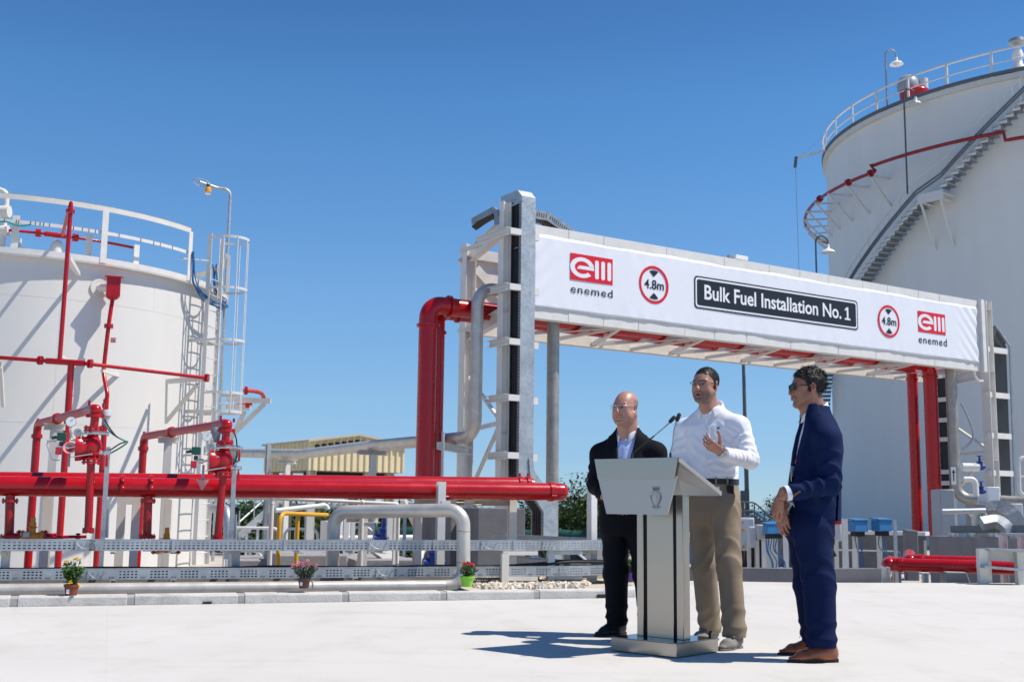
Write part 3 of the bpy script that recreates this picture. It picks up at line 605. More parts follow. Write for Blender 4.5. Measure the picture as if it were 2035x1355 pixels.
# ---------------------------------------------------------------- cable riser in galvanised ducting
cr_ = thing('cable_riser', 'galvanised cable duct climbing the left gantry leg, packed with black cables', 'cable duct', G(sR, -.15, -.5))
def offs(P, d):
    out = []
    for i, p in enumerate(P):
        a = Vector(P[max(i-1, 0)]); b = Vector(p); c = Vector(P[min(i+1, len(P)-1)])
        d1 = (b-a).normalized() if i else (c-b).normalized(); d2 = (c-b).normalized() if i < len(P)-1 else d1
        n1 = Vector((-d1.y, d1.x)); n2 = Vector((-d2.y, d2.x)); m = (n1+n2).normalized(); out.append(b+m*(d/max(.3, m.dot(n1))))
    return out
path = [Vector((sR, 7.40)), Vector((sR, 1.62)), Vector((sR+.64, .86)), Vector((sR+.64, .12)), Vector((sR+.95, -.2))]
Lp, Rp = offs(path, -HWr), offs(path, HWr)                       # going down: -normal is left/right
if Lp[0].x > Rp[0].x: Lp, Rp = Rp, Lp
def strip(mb, A, B, w0, w1):
    for i in range(len(A)-1):
        q = [A[i], B[i], B[i+1], A[i+1]]; mb.prism([G(p.x, w0, p.y) for p in q], G.q*(w1-w0))
    return mb
part(strip(MB(), Lp, Rp, -.33, -.318), 'front_cover', MT['galv'], cr_, smooth=0)
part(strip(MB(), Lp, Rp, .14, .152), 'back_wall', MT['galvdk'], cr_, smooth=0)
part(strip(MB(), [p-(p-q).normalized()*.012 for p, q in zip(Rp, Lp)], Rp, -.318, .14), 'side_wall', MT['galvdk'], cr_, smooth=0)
for wa, wb in ((-.318, -.235), (.105, .14)):
    mb = MB(); L2 = [p+(q-p).normalized()*.010 for p, q in zip(Lp, Rp)]; strip(mb, Lp, L2, wa, wb); fl = part(mb, 'return_flange', MT['galvdk'], cr_, smooth=0)
    mb = MB()
    for i in range(len(Lp)-1):
        L_ = (Lp[i+1]-Lp[i]).length; k = int(L_/.07); dd = (Lp[i+1]-Lp[i]).normalized(); nn = (Lp[i]-Rp[i]).normalized()
        for j in range(1, k):
            c = Lp[i].lerp(Lp[i+1], j/k); mb.beam(G(c.x-.002, wa+.012, c.y), G(c.x-.002, wb-.012, c.y), .005, .012)
    o = part(mb, 'slot', MT['dark'], fl, smooth=0); o['kind'] = 'stuff'
mid = [(a+b)/2 for a, b in zip(Lp, Rp)]
for k in range(8):
    w = -.20+.038*k; d = -HWr*.8+HWr*.5*((k*3 % 8)/7)
    mb = MB(); cpth = offs(path, d); P = [G(p.x, w, p.y) for p in cpth]; P = [P[0]+V(0, 0, .12)+G.q*.35, P[0]+V(0, 0, .06)]+P; mb.tube(bend(P, .25, 5), .037, 10); part(mb, 'cable', MT['black'], cr_)
for z in (6.4, 5.6, 4.4, 3.2, 2.0):
    mb = MB(); mb.beam(G(Lp[0].x-.01, -.22, z), G(Lp[0].x-.01, -.08, z), .02, .02); part(mb, 'rung', MT['galvdk'], cr_, smooth=0)
a, b = Lp[0].x, Rp[0].x                                           # hood over the top of the leg
hood = [(-.33, 7.38), (-.33, 7.52), (-.16, 7.68), (.52, 7.68)]; hin = [(-.318, 7.38), (-.318, 7.515), (-.155, 7.668), (.52, 7.668)]
mb = MB()
for i in range(3): mb.prism([G(a, *hood[i]), G(a, *hood[i+1]), G(a, *hin[i+1]), G(a, *hin[i])], G.g*(b-a))
for s in (a, b-.01): mb.prism([G(s, -.318, 7.38), G(s, -.318, 7.515), G(s, -.155, 7.668), G(s, .52, 7.668), G(s, .46, 7.40), G(s, .05, 7.40), G(s, .0, 7.36)], G.g*.01)
part(mb, 'hood', MT['galv'], cr_, smooth=0)
mb = MB(); P = [(.22, 6.95), (.22, 7.15), (.38, 7.32), (1.30, 7.24)]
for i in range(3): mb.beam(G(a-.14, *P[i]), G(a-.14, *P[i+1]), .26, .02); mb.beam(G(a-.27, *P[i]), G(a-.27, *P[i+1]), .012, .14); mb.beam(G(a-.01, *P[i]), G(a-.01, *P[i+1]), .012, .14)
part(mb, 'side_tray', MT['galvdk'], cr_, smooth=0)
mb = MB()
for k in range(4): mb.tube(catmull([G(a-.24+k*.06, .30, 7.0), G(a-.24+k*.06, .5, 7.25), G(a-.24+k*.06, .9, 7.22), G(a-.24+k*.06, 1.3+.05*k, 7.12)], 4), .03, 8)
part(mb, 'cable', MT['black'], cr_)
mb = MB(); P = [(b-.02, 7.36), (b+.78, 7.36), (b+1.55, Zt-.02)]
tp = offs([Vector(p) for p in P], .10); bp_ = offs([Vector(p) for p in P], -.10)
for w0 in (.30, .62): strip(mb, tp, bp_, w0, w0+.01)
strip(mb, tp, [p+Vector((0, -.012)) for p in tp], .31, .62)
part(mb, 'top_tray', MT['galvdk'], cr_, smooth=0)  # shade on this tray's side is put into the darker steel
mb = MB()
for i in range(2):
    L_ = (tp[i+1]-tp[i]).length; k = int(L_/.06)
    for j in range(1, k):
        p = tp[i].lerp(tp[i+1], j/k); q = bp_[i].lerp(bp_[i+1], j/k); m_ = (p+q)/2; d = (p-q).normalized()*.045; mb.beam(G((m_-d).x, .298, (m_-d).y), G((m_+d).x, .298, (m_+d).y), .016, .006, G.q)
o = part(mb, 'tray_slot', MT['dark'], cr_, smooth=0); o['kind'] = 'stuff'
mb = MB(); mb.prism([G(p.x, -.36, p.y) for p in (Vector((sR+.05, 1.9)), Vector((sR+.16, 1.85)), Vector((sR+.20, 1.5)), Vector((sR+.10, 1.45)))], G.q*.02); part(mb, 'loose_flap', MT['galv'], cr_, smooth=0)
# ---------------------------------------------------------------- banner
BW = -.025
c0, c1 = G.s(1060, BW, 6), G.s(1945, BW, 6)-.02
bz0, bz1 = Zb+.24, Zt-.22
def bdisp(s, z):
    t = (z-bz0)/(bz1-bz0); e = abs(2*t-1)**3; u = (s-c0)/(c1-c0)
    d = .005*math.sin(s*1.9+z)*math.sin(s*.7)+.004*e*math.sin(s*7.3+3*math.sin(s*2.1))+.002*e*math.sin(s*17+z*9)
    if u > .93: d += .018*(u-.93)/.07*math.sin((s+z)*16)
    if u < .05: d += .010*(.05-u)/.05*math.sin((s-z)*14)
    return d
vs = []; fs = []; ns, nz = 220, 26
for j in range(nz+1):
    for i in range(ns+1):
        s = c0+(c1-c0)*i/ns; z = bz0+(bz1-bz0)*j/nz
        if j == 0: z += .012*math.sin(s*2.3)+.006*math.sin(s*6.1)
        if j == nz: z += .012*math.sin(s*1.7+1)+.006*math.sin(s*5.3)
        if i == ns: s -= .10*(1-abs(2*j/nz-1))+0
        vs.append(G(s, BW+bdisp(s, z), z))
for j in range(nz):
    for i in range(ns): a = j*(ns+1)+i; fs.append((a, a+1, a+ns+2, a+ns+1))
bn = thing('banner', 'wide white banner with red logos and height signs stretched along the gantry', 'banner', G((c0+c1)/2, BW, bz0))
bm = paint('banner_vinyl', (.79, .80, .84), .38, 0, .015, 3)
o = MB().add(vs, fs).build('sheet', bm, bn, smooth=60); md = o.modifiers.new('Solidify', 'SOLIDIFY'); md.thickness = .004; md.offset = 1
ink = flat('black_ink', (.012, .014, .020), .45); redi = flat('red_ink', (.68, .012, .025), .4); whi = flat('white_ink', (.80, .80, .83), .45)
def uv(x, y): P = G.px(x, y, BW-.02)-G.p; return P.dot(G.g), P.z
def lay(polys, name, mat, k, parent):
    mb = MB(); w = BW-.0145-.003*k
    for P in polys:
        pts = [G(s, w, z) for s, z in P]; mb.prism(pts, G.q*.003)
    return mb.build(name, mat, parent, smooth=0)
def text2d(body, off=0., spacing=1.):
    cu = bpy.data.curves.new('t', 'FONT'); cu.body = body; cu.size = 1; cu.offset = off; cu.space_character = spacing; cu.resolution_u = 4
    ob = bpy.data.objects.new('t', cu); me = bpy.data.meshes.new_from_object(ob); v = [(x.co.x, x.co.y) for x in me.vertices]; f = [tuple(p.vertices) for p in me.polygons]
    bpy.data.objects.remove(ob); bpy.data.curves.remove(cu); bpy.data.meshes.remove(me); return v, f
def laytext(body, box, name, mat, k, parent, off=0., spacing=1.):
    v, f = text2d(body, off, spacing); X = [a for a, _ in v]; Y = [b for _, b in v]; (a, b, c, d) = box
    w = BW-.0145-.003*k
    vs = [G(a+(x-min(X))/(max(X)-min(X))*(b-a), w, c+(y-min(Y))/(max(Y)-min(Y))*(d-c)) for x, y in v]
    iv = sorted((min(v[i][0] for i in q), max(v[i][0] for i in q), q) for q in f); words = [[]]; e = None      # one mesh per word
    for x0, x1, q in iv:
        if e is not None and x0-e > .15: words.append([])
        words[-1].append(q); e = x1 if e is None else max(e, x1)
    for wq in words:
        used = sorted({i for q in wq for i in q}); mp = {i: k for k, i in enumerate(used)}; o = MB().add([vs[i] for i in used], [tuple(mp[i] for i in q) for q in wq]).build(name, mat, parent, smooth=0)
    return o
def annulus(cx, cz, r0, r1, a0=0, a1=2*PI, n=48, sx=1):
    return [[(cx+r*math.cos(a)*sx, cz+r*math.sin(a)) for r, a in ((r0, a0+(a1-a0)*i/n), (r1, a0+(a1-a0)*i/n), (r1, a0+(a1-a0)*(i+1)/n), (r0, a0+(a1-a0)*(i+1)/n))] for i in range(n)]
def rrect(a, b, c, d, r, n=6):
    P = []
    for cx, cz, t in ((b-r, d-r, 0), (a+r, d-r, PI/2), (a+r, c+r, PI), (b-r, c+r, 1.5*PI)): P += [(cx+r*math.cos(t+PI/2*i/n), cz+r*math.sin(t+PI/2*i/n)) for i in range(n+1)]
    return P
def logo(tl, br, cap):
    (a, d0), (b, c0_) = uv(*tl), uv(*br); c, d = c0_, d0; h = d-c; w = b-a
    p = lay([[(a, c), (b, c), (b, d), (a, d)]], 'logo_panel', redi, 0, bn)
    cx, cz, R = a+w*.275, (c+d)/2, h*.385
    P = annulus(cx, cz, R*.62, R, math.radians(8), math.radians(318), 40, w/h*.73/1.0)
    sx = w/h*.73
    P += [[(cx-R*.45*sx, cz-R*.16), (cx+R*.98*sx, cz-R*.16), (cx+R*.98*sx, cz+R*.18), (cx-R*.25*sx, cz+R*.18)]]
    for k in range(3):
        x = a+w*(.575+.148*k); P.append(rrect(x, x+w*.088, c+h*.14, d-h*.15, w*.035, 4))
    lay(P, 'logo_letters', whi, 1, p)
    (a2, _), (b2, _) = uv(cap[0], cap[1]), uv(cap[2], cap[3]); zt_ = uv(cap[0], cap[1])[1]; zb_ = uv(cap[0], cap[4])[1]
    laytext('enemed', (a2, b2, zb_, zt_), 'logo_caption', ink, 0, bn, .004, 1.15)
logo((1134, 502), (1218, 567), (1135, 565, 1218, 577, 581)); logo((1824, 617), (1880, 666.5), (1826, 666, 1882, 674, 681))
def roundel(x, y, ytop, ybot):
    s, z = uv(x, y); r = (uv(x, ytop)[1]-uv(x, ybot)[1])/2
    p = lay(annulus(s, z, r*.85, r, n=56), 'height_sign', redi, 0, bn)
    P = []
    for sg in (1, -1):
        P.append([(s, z+sg*r*.42)]+[(s+r*.76*math.sin(t), z+sg*r*.76*math.cos(t)) for t in np.linspace(-.40, .40, 9)])
    lay(P, 'height_arrow', ink, 0, p)
    laytext('4.8m', (s-r*.64, s+r*.68, z-r*.24, z+r*.26), 'height_figures', ink, 0, p, .012)
roundel(1300, 566, 529, 604); roundel(1767, 638.5, 607, 671)
a, d = uv(1380, 546.5); b, c = uv(1706, 657); z_l = (uv(1380, 611)[1]); c = (c+z_l)/2; d = (d+uv(1706, 599)[1])/2; h = d-c
p = lay([rrect(a, b, c, d, h*.12)], 'name_plate', ink, 0, bn); t_ = h*.045
p2 = lay([rrect(a+t_, b-t_, c+t_, d-t_, h*.10)], 'name_border', whi, 1, p)
lay([rrect(a+2.2*t_, b-2.2*t_, c+2.2*t_, d-2.2*t_, h*.08)], 'name_field', ink, 2, p)
ta, tb = uv(1400, 590)[0], uv(1672, 637)[0]; zl0, zl1 = c+h*.30, d-h*.24
laytext('Bulk Fuel Installation No.', (ta, tb, zl0, zl1), 'name_lettering', whi, 3, p, .018)
x0_, x1_ = uv(1679, 640)[0], uv(1690, 640)[0]; w1 = x1_-x0_; H1 = (zl1-zl0)*.94; xm = x0_+w1*.52; sw = w1*.15
lay([[(x0_, zl0), (x1_, zl0), (x1_, zl0+H1*.13), (xm+sw, zl0+H1*.13), (xm+sw, zl0+H1), (xm-sw*.6, zl0+H1), (x0_+w1*.02, zl0+H1*.80), (x0_+w1*.10, zl0+H1*.69), (xm-sw, zl0+H1*.80), (xm-sw, zl0+H1*.13), (x0_, zl0+H1*.13)]], 'name_numeral', whi, 3, p)
for x, y in ((1342, 500), (1733, 699)):                           # tiny fixing marks
    s, z = uv(x, y)
# small floodlight on top of gantry
s = G.s(1455, .3, Zt); t = thing('cctv_camera', 'small white camera box on top of the gantry beam', 'camera', G(s, .3, Zt))
mb = MB(); mb.box(G(s+.15, .2, Zt+.10), (.42, .2, .10), (G.g, G.q, V(0, 0, 1))); part(mb, 'housing', MT['wht'], t, bevel=.01)
mb = MB(); mb.cyl(G(s-.15, .25, Zt), G(s-.15, .25, Zt+.14), .05); mb.beam(G(s-.4, .25, Zt+.08), G(s, .25, Zt+.05), .03, .03); part(mb, 'mount', MT['grey'], t)
# ---------------------------------------------------------------- product pipes crossing in the gantry
def pipeline(name, label, pts, r, br, mat, flg=(), cat='pipe', n=20, group=None, welds=True):
    P = bend(pts, br, 8)
    t = thing(name, label, cat, pts[0], group=group); mb = MB(); mb.tube(P, r, n); mb.build('pipe_run', mat, t)
    for p, d, fr in flg: m = MB(); m.flange(p, d, fr, .05, 8); m.build('flange', mat, t)
    return t
for w, xl, xr, rr, zr_, lab in ((1.15, 847, 1853, .20, 5.2, 'nearer and thicker of the two tall red pipes rising into the gantry'), (1.75, 867, 1817, .155, 5.17, 'farther and thinner of the two tall red pipes rising into the gantry')):
    sl_, sr_ = G.s(xl, w, 3), G.s(xr, w, 3)
    flg = [(G(sl_, w, zr_-.46), V(0, 0, 1), rr*1.25), (G(sl_+.5, w, zr_), G.g, rr*1.25), (G(sr_, w, zr_-.36), V(0, 0, 1), rr*1.15)]
    t = pipeline('red_pipe', lab, [G(sl_, w, -.45), G(sl_, w, zr_), G(sr_, w, zr_), G(sr_, w, -.45)], rr, rr*1.55, MT['red'], flg)
w = .72; sl_ = G.s(947, w, 4); sr_ = G.s(1895, .65, 3)
zl = G.px(915, 866, w).z
pipeline('grey_pipe', 'grey stainless pipe running away left behind the red riser', [G.px(300, 897, 22), G.px(440, 899, 15.0), G.px(600, 902, 9.6), G.px(735, 886, 5.0), G(sl_, w, zl), G(sl_, w, 5.62), G(sl_+3.0, w, 5.62)], .135, .40, MT['steel'])
sl_ = G.s(1099, .55, 4)
pipeline('grey_pipe', 'plain grey vertical pipe under the gantry right of the cable duct', [G(sl_, .55, -.5), G(sl_, .55, 5.45), G(sl_+4, .55, 5.45)], .14, .35, MT['steeldk'])
# ================================================================ left yard: pipes, valves, trays
def pipe(name, label, pts, r, br, mat, cat='pipe', parts=(), group=None):
    t = thing(name, label, cat, Vector(pts[0]), group=group); MB().tube(bend(pts, br, 8) if br else pts, r, 20).build('pipe_run', mat, t)
    for nm, mb, m in parts: mb.build(nm, m, t)
    return t
def ring(p, d, r, t=.03, bolts=6): return MB().flange(p, d, r, t, bolts, .008)
# red mains
w = 1.55; A = K.px(-30, 965, w); B = K.px(1122, 977, w); dA = (B-A).normalized(); RM = .097
mb = MB(); c = B-dA*.09; mb.lathe(c, dA, [(0, RM), (.05, RM), (.085, RM*.93), (.105, RM*.72), (.11, .01)])
cap = ('end_cap', mb, MT['red'])
mb = MB(); c = B-dA*.17; mb.lathe(c-dA*.03, dA, [(0, RM*1.02), (.004, RM*1.13), (.056, RM*1.13), (.06, RM*1.02)]); mb.cyl(c+V(0, 0, -.05)+K.q*-(RM+.02)-dA*.03, c+V(0, 0, -.05)+K.q*-(RM+.02)+dA*.03, .016, 10)
cp = [('coupling', mb, MT['red'])]
for x in (243, 300):
    c = K.px(x, 965, w); mb = MB(); mb.lathe(c-dA*.02, dA, [(0, RM*1.02), (.003, RM*1.10), (.037, RM*1.10), (.04, RM*1.02)])
    mb.ball(c-K.q*(RM+.015)+V(0, 0, -.03), .032, 10); mb.ball(c-K.q*(RM+.005)+V(0, 0, .045), .022, 10); cp.append(('coupling', mb, MT['red']))
mainf = pipe('red_pipe', 'front red main pipe with rounded capped end running along the yard', [A-dA*7, B-dA*.08], RM, 0, MT['red'], parts=[cap]+cp)
w = 2.0; A2 = K.px(-30, 956, w); B2 = K.px(1052, 965, w); d2 = (B2-A2).normalized()
mb = MB(); c = B2-d2*.12
for k in (0, .1): mb.lathe(c+d2*(k-.03), d2, [(0, RM*1.02), (.004, RM*1.14), (.05, RM*1.14), (.055, RM*1.02)]); mb.cyl(c+d2*k+V(0, 0, RM*1.05), c+d2*k+V(0, 0, RM*1.5), .014, 8)
pc = MB(); pc.lathe(B2-d2*.02, d2, [(0, RM), (.06, RM*.9), (.08, .01)])
pipe('red_pipe', 'rear red main pipe partly hidden behind the front one', [A2-d2*7, B2], RM, 0, MT['red'], parts=[('coupling', mb, MT['red']), ('end_cap', pc, MT['red'])])
# stubs below the mains
for x, lab in ((20, 'short red stub pipe with flanges below the mains at far left'), (294, 'short red stub pipe with flanges below the mains between two valves')):
    p = K.px(x, 985, 1.55); q = K.px(x-2, 1066, 1.55); pipe('pipe_stub', lab, [p+V(0, 0, .05), q-V(0, 0, .02)], .044, 0, MT['red'], parts=[('flange', ring(K.px(x, 995, 1.55), V(0, 0, 1), .075), MT['red']), ('flange', ring(q, V(0, 0, 1), .085), MT['red'])], group='red stub pipes under the mains')
# deluge valve sets
sc = 1/205.
def valve_set(px, py, xend, lab, labp, variant, px_r, y_r):
    w = 1.2; O = K.px(px, py, w); g, q, z = K.g, K.q, V(0, 0, 1)
    def L(dx, dy, dw=0.): return O+g*(dx*sc)+z*(-dy*sc)+q*dw    # pixel offsets -> metres around the valve body
    t = thing('deluge_valve', lab, 'valve', L(0, 170))
    mb = MB(); mb.ball(L(-2, 0), .115, 20, (.9, .9, 1.02)); mb.lathe(L(-10, 2), -g, [(0, .10), (.03, .11), (.05, .125), (.10, .13), (.105, .10)]); mb.lathe(L(0, 25), z, [(0, .05), (.05, .09), (.19, .07), (.25, .045)]); mb.build('valve_body', MT['red'], t)
    for dy in (27, -35):
        mb = MB()
        for k in (0, 1): mb.flange(L(0, dy-3+k*6), z, .088, .020, 8, .010)
        mb.build('flange', MT['red'], t)
    top = L(2, -76); mb = MB(); end = None
    bot = K.px(px_r, y_r, w)
    d = (G.q+V(0, 0, -.0)).normalized(); lo, hi = 0, 8
    for _ in range(40):
        m_ = (lo+hi)/2
        if proj(top+d*m_)[0] > xend: lo = m_
        else: hi = m_
    e = top+d*lo
    mb = MB(); mb.tube([L(0, 33), bot], .038, 18); mb.build('riser', MT['red'], t); mb = MB(); mb.tube([L(1, -38), L(2, -64)], .040, 18); mb.build('neck', MT['red'], t)
    mb = MB(); mb.flange(bot+z*.02, z, .055, .03, 6, .008); mb.build('flange', MT['red'], t)
    mb = MB(); mb.lathe(L(2, -58), z, [(0, .042), (.004, .062), (.035, .062), (.04, .042)])
    for s in (-1, 1): mb.box(L(2, -62)+g*s*.07, (.03, .03, .035), (g, q, z))
    mb.build('coupling', MT['red'], t)
    mb = MB(); mb.tube(bend([L(2, -62), top, top+d*.3], .07, 8), .052, 18); mb.ball(top+V(0, 0, -.012)-d*.01, .056, 16); mb.box(top+V(0, 0, .055)+g*-.06, (.02, .02, .05)); mb.box(top+V(0, 0, .035)+g*.07, (.02, .02, .04)); mb.build('elbow', MT['red'], t)
    mb = MB(); mb.tube([top+d*.05, e-d*.06], .045, 18); mb.build('arm', MT['redold'], t)
    mb = MB(); c = top.lerp(e, .62); mb.lathe(c-d*.03, d, [(0, .046), (.004, .062), (.056, .062), (.06, .046)]); mb.build('coupling', MT['red'], t)
    mb = MB(); mb.tube(bend([e-d*.12, e, e-z*.15], .09, 8), .046, 16); mb.lathe(e-z*.12, -z, [(0, .046), (.004, .062), (.05, .062), (.055, .046)]); mb.ball(e+z*.045, .02, 8); mb.build('elbow', MT['red'], t)
    mb = MB(); mb.tube([e-z*.1, V(e.x, e.y, -.45)], .045, 18); mb.build('drop_pipe', MT['red'], t)
    # trim: gauges, solenoid, funnel, levers, cables
    fc = (CAM-O); fc.z = 0; fc.normalize()
    gx, gy = (-42, -48) if variant == 0 else (-37, -48)
    for (a, b, r, m, nm) in ((gx, gy, .050, MT['wht'], 'pressure_gauge'), (gx+(14 if variant == 0 else 8), gy+21, .040, MT['grey'], 'pressure_gauge')):
        c = L(a, b, -.06); mb = MB(); mb.lathe(c-fc*-.0, fc, [(-.03, r*.9), (-.028, r), (.0, r), (.004, r*.97), (.004, r*.88)]); gd = mb.build(nm, MT['chrome'], t)
        mb = MB(); mb.lathe(c+fc*.004, fc, [(0, r*.88), (.002, r*.87)]); mb.build('dial', m, gd)
        mb = MB(); mb.beam(c+fc*.008+z*r*.1-g*r*.1, c+fc*.008+z*r*.5+g*r*.4, .004, .003); mb.build('needle', MT['dark'], gd, smooth=0)
        mb = MB(); mb.tube([c-z*r, c-z*(r+.05)], .010, 8); mb.build('stem', MT['chrome'], gd)
    mb = MB(); mb.box(L(-57, -18, -.05), (.085, .08, .075), (g, q, z)); mb.cyl(L(-66, -17, -.05), L(-76, -15, -.05), .016, 10); mb.cyl(L(-57, -8, -.05), L(-57, 0, -.05), .02, 10); mb.build('solenoid', MT['green'], t, bevel=.006)
    mb = MB(); mb.tube(bend([L(-40, -28, -.06), L(-40, -12, -.06), L(-22, -12, -.07), L(-20, -25, -.1), L(20, -27, -.1), L(31, -27, -.09)], .02, 5), .011, 10); mb.cyl(L(0, -27, -.1), L(22, -27, -.1), .019, 12); mb.cyl(L(24, -26, -.1), L(30, -26, -.1), .022, 12); mb.build('trim_pipe', MT['chrome'], t)
    mb = MB(); mb.tube(bend([L(-56, 2, -.06), L(-40, 3, -.07), L(-30, 0, -.09), L(-12, -8, -.1)], .02, 5), .011, 10); mb.cyl(L(-50, 2, -.06), L(-42, 3, -.07), .024, 12); mb.build('trim_pipe', MT['chrome'], t)
    mb = MB(); mb.beam(L(-38, 22, -.12), L(0, 15, -.14), .012, .010); mb.ball(L(0, 15, -.14), .012, 8); mb.build('lever_rod', MT['chrome'], t)
    mb = MB(); mb.tube([L(-84, -8, -.06), L(-66, -9, -.06)], .009, 8); mb.tube(bend([L(-78, -8, -.06), L(-84, -2, -.06), L(-72, 28, -.06), L(-58, 28, -.06)], .015, 4), .006, 8); mb.build('pull_handle', MT['chrome'], t)
    mb = MB(); mb.box(L(-61, 10, -.08), (.055, .05, .07), (g, q, z)); mb.build('red_tag', flat('tag_red', (.5, .02, .05), .5), t, bevel=.003)
    fd = (V(0, 0, .35)-q*.9).normalized() if variant == 0 else (z-q*.12).normalized()
    fcn = L(-41, 4, -.10) if variant == 0 else L(-42, 42, -.08)
    mb = MB(); mb.lathe(fcn-fd*.09, fd, [(0, .014), (.02, .018), (.09, .062), (.10, .062), (.10, .054), (.03, .012)]); mb.build('funnel', MT['pink'], t)
    mb = MB(); mb.tube([L(-41, 10, -.05), L(-41, 40, -.05)], .012, 8); mb.build('drain_pipe', MT['grey'], t)
    for dy in ((12, ) if variant == 0 else (-25, 15)):
        mb = MB(); mb.cyl(L(12, dy, -.03), L(20, dy-1, -.03), .024, 12); mb.cyl(L(16, dy, -.03), L(36, dy-1, -.03), .018, 12); mb.box(L(28, dy, -.03), (.05, .045, .045), (g, q, z)); mb.build('ball_valve', MT['chrome'], t, bevel=.004)
        mb = MB(); mb.box(L(29, dy+17, -.06), (.024, .012, .09), (g, q, z)); mb.cyl(L(29, dy+2, -.05), L(29, dy+10, -.06), .008, 8); mb.build('valve_handle', MT['red'], t, bevel=.004)
    mb = MB(); c = L(22, -66, .10) if variant == 0 else L(-17, -58, .05); mb.lathe(c+z*.05, -z, [(0, .05), (.02, .055), (.06, .055), (.07, .04), (.12, .03), (.15, .02)]); mb.build('transmitter', MT['ltgrey'] if variant == 0 else MT['grey'], t)
    P = [L(20, -56), L(30, -40), L(45, -22, -.02), L(62, -13, -.02), L(52, -8), L(36, 4), L(26, 12)] if variant == 0 else [L(12, -66), L(22, -50, .02), L(26, -28, .04), L(26, -5, .06), L(16, 14, .05)]
    mb = MB(); mb.tube(catmull(P, 6), .007, 8); mb.build('cable', MT['black'], t)
    P = [L(18, -50), L(36, -28), L(60, -14, -.04), L(66, -12, -.05), L(60, -5, -.04), L(44, 6), L(30, 14)] if variant == 0 else [L(14, -12, .05), L(24, -4, .06), L(30, 2, .08)]
    mb = MB(); mb.tube(catmull(P, 6), .008, 8); mb.build('cable', MT['teal'], t)
    mb = MB(); mb.box(L(-4, -2)-fc*.108, (.05, .012, .105), (g, q, z)); mb.build('name_tag', MT['dark'], t, bevel=.01)
    # support post with channel head under the arm
    c = top.lerp(e, .66); s_ = thing('pipe_support', labp, 'support', V(c.x, c.y, -.5))
    mb = MB(); mb.ibeam(V(c.x, c.y, -.5), V(c.x, c.y, c.z-.12), .085, .085, .010, K.q); mb.build('post', MT['cream'], s_, smooth=0)
    mb = MB(); mb.chan(c-z*.085-K.g*.11, c-z*.085+K.g*.11, .10, .07, .008); mb.build('head', MT['cream'], s_, smooth=0)
    return t
valve_set(183, 888, 75, 'red deluge valve with gauges, green solenoid and sideways pink funnel, the left one', 'cream post under the sloping arm of the left red valve', 0, 175, 1058)
valve_set(445, 915, 286, 'red deluge valve with two red levers and upright pink funnel, beside the caged ladder', 'cream post under the sloping arm of the red valve by the ladder', 1, 432, 1072)
# orange ball valves at the foot
for x, y, lab, v in ((64, 1066, 'orange ball valve with flanges at far left behind the upper tray', 0), (330, 1088, 'orange ball valve below the upper tray left of the ladder', 1)):
    w = 1.45; O = K.px(x, y, w); t = thing('ball_valve', lab, 'valve', O-V(0, 0, .1))
    mb = MB(); mb.ball(O, .055, 16); mb.cyl(O-K.g*.1, O+K.g*.1, .042); mb.lathe(O+V(0, 0, .04), (0, 0, 1), [(0, .03), (.04, .03), (.05, .045), (.06, .03), (.10, .03), (.10, .022), (.14, .022) if v == 0 else (.16, .02), (.15, .01)]); mb.build('valve_body', MT['orange'], t)
    for s in (-1, 1):
        mb = MB(); mb.flange(O+K.g*s*.085, K.g, .062, .025, 6, .008); mb.build('flange', MT['orange'], t)
        mb = MB(); mb.flange(O+K.g*s*.118, K.g, .064, .025, 6, .008); mb.cyl(O+K.g*s*.12, O+K.g*s*.22, .035); mb.build('pipe_end', MT['red'], t)
    if v == 0: mb = MB(); mb.box(O-K.q*.06+V(0, 0, .02)-K.g*.05, (.055, .012, .045), (K.g, K.q, V(0, 0, 1))); mb.build('name_tag', MT['ltgrey'], t)
A = K.px(90, 1067, 1.4); B = K.px(172, 1066, 1.4); pipe('red_pipe', 'thin red feed pipe from the orange valve to the left deluge riser', [A, B], .016, 0, MT['red'], parts=[('flange', ring(K.px(155, 1066, 1.4), K.g, .035, .02), MT['red'])])
A = K.px(365, 1087, 1.4); B = K.px(428, 1089, 1.4); pipe('red_pipe', 'thin red feed pipe under the tray near the ladder', [A, B], .03, 0, MT['red'])
# galvanised strut posts with cable entries
for x, y0, y1, lab in ((214, 888, 1068, 'flat galvanised strut post beside the left red valve'), (466, 900, 1078, 'flat galvanised strut post beside the red valve by the ladder')):
    w = 1.28; p = K.px(x+1, y0, w); q = K.px(x-4, y1, w); q.x, q.y = p.x, p.y; t = thing('strut_post', lab, 'post', V(p.x, p.y, .05))
    mb = MB(); mb.chan(V(p.x, p.y, .0), p, .022, .045, .003, K.g); mb.beam(V(p.x, p.y, .0)-K.q*.012, p-K.q*.012, .044, .003, K.q); mb.build('strut', MT['galv'], t, smooth=0)
    mb = MB(); mb.beam(V(p.x, p.y, q.z+.28)+K.g*.03, V(p.x, p.y, q.z)+K.g*.035, .03, .03); mb.build('cover', MT['galv'], t, smooth=0)
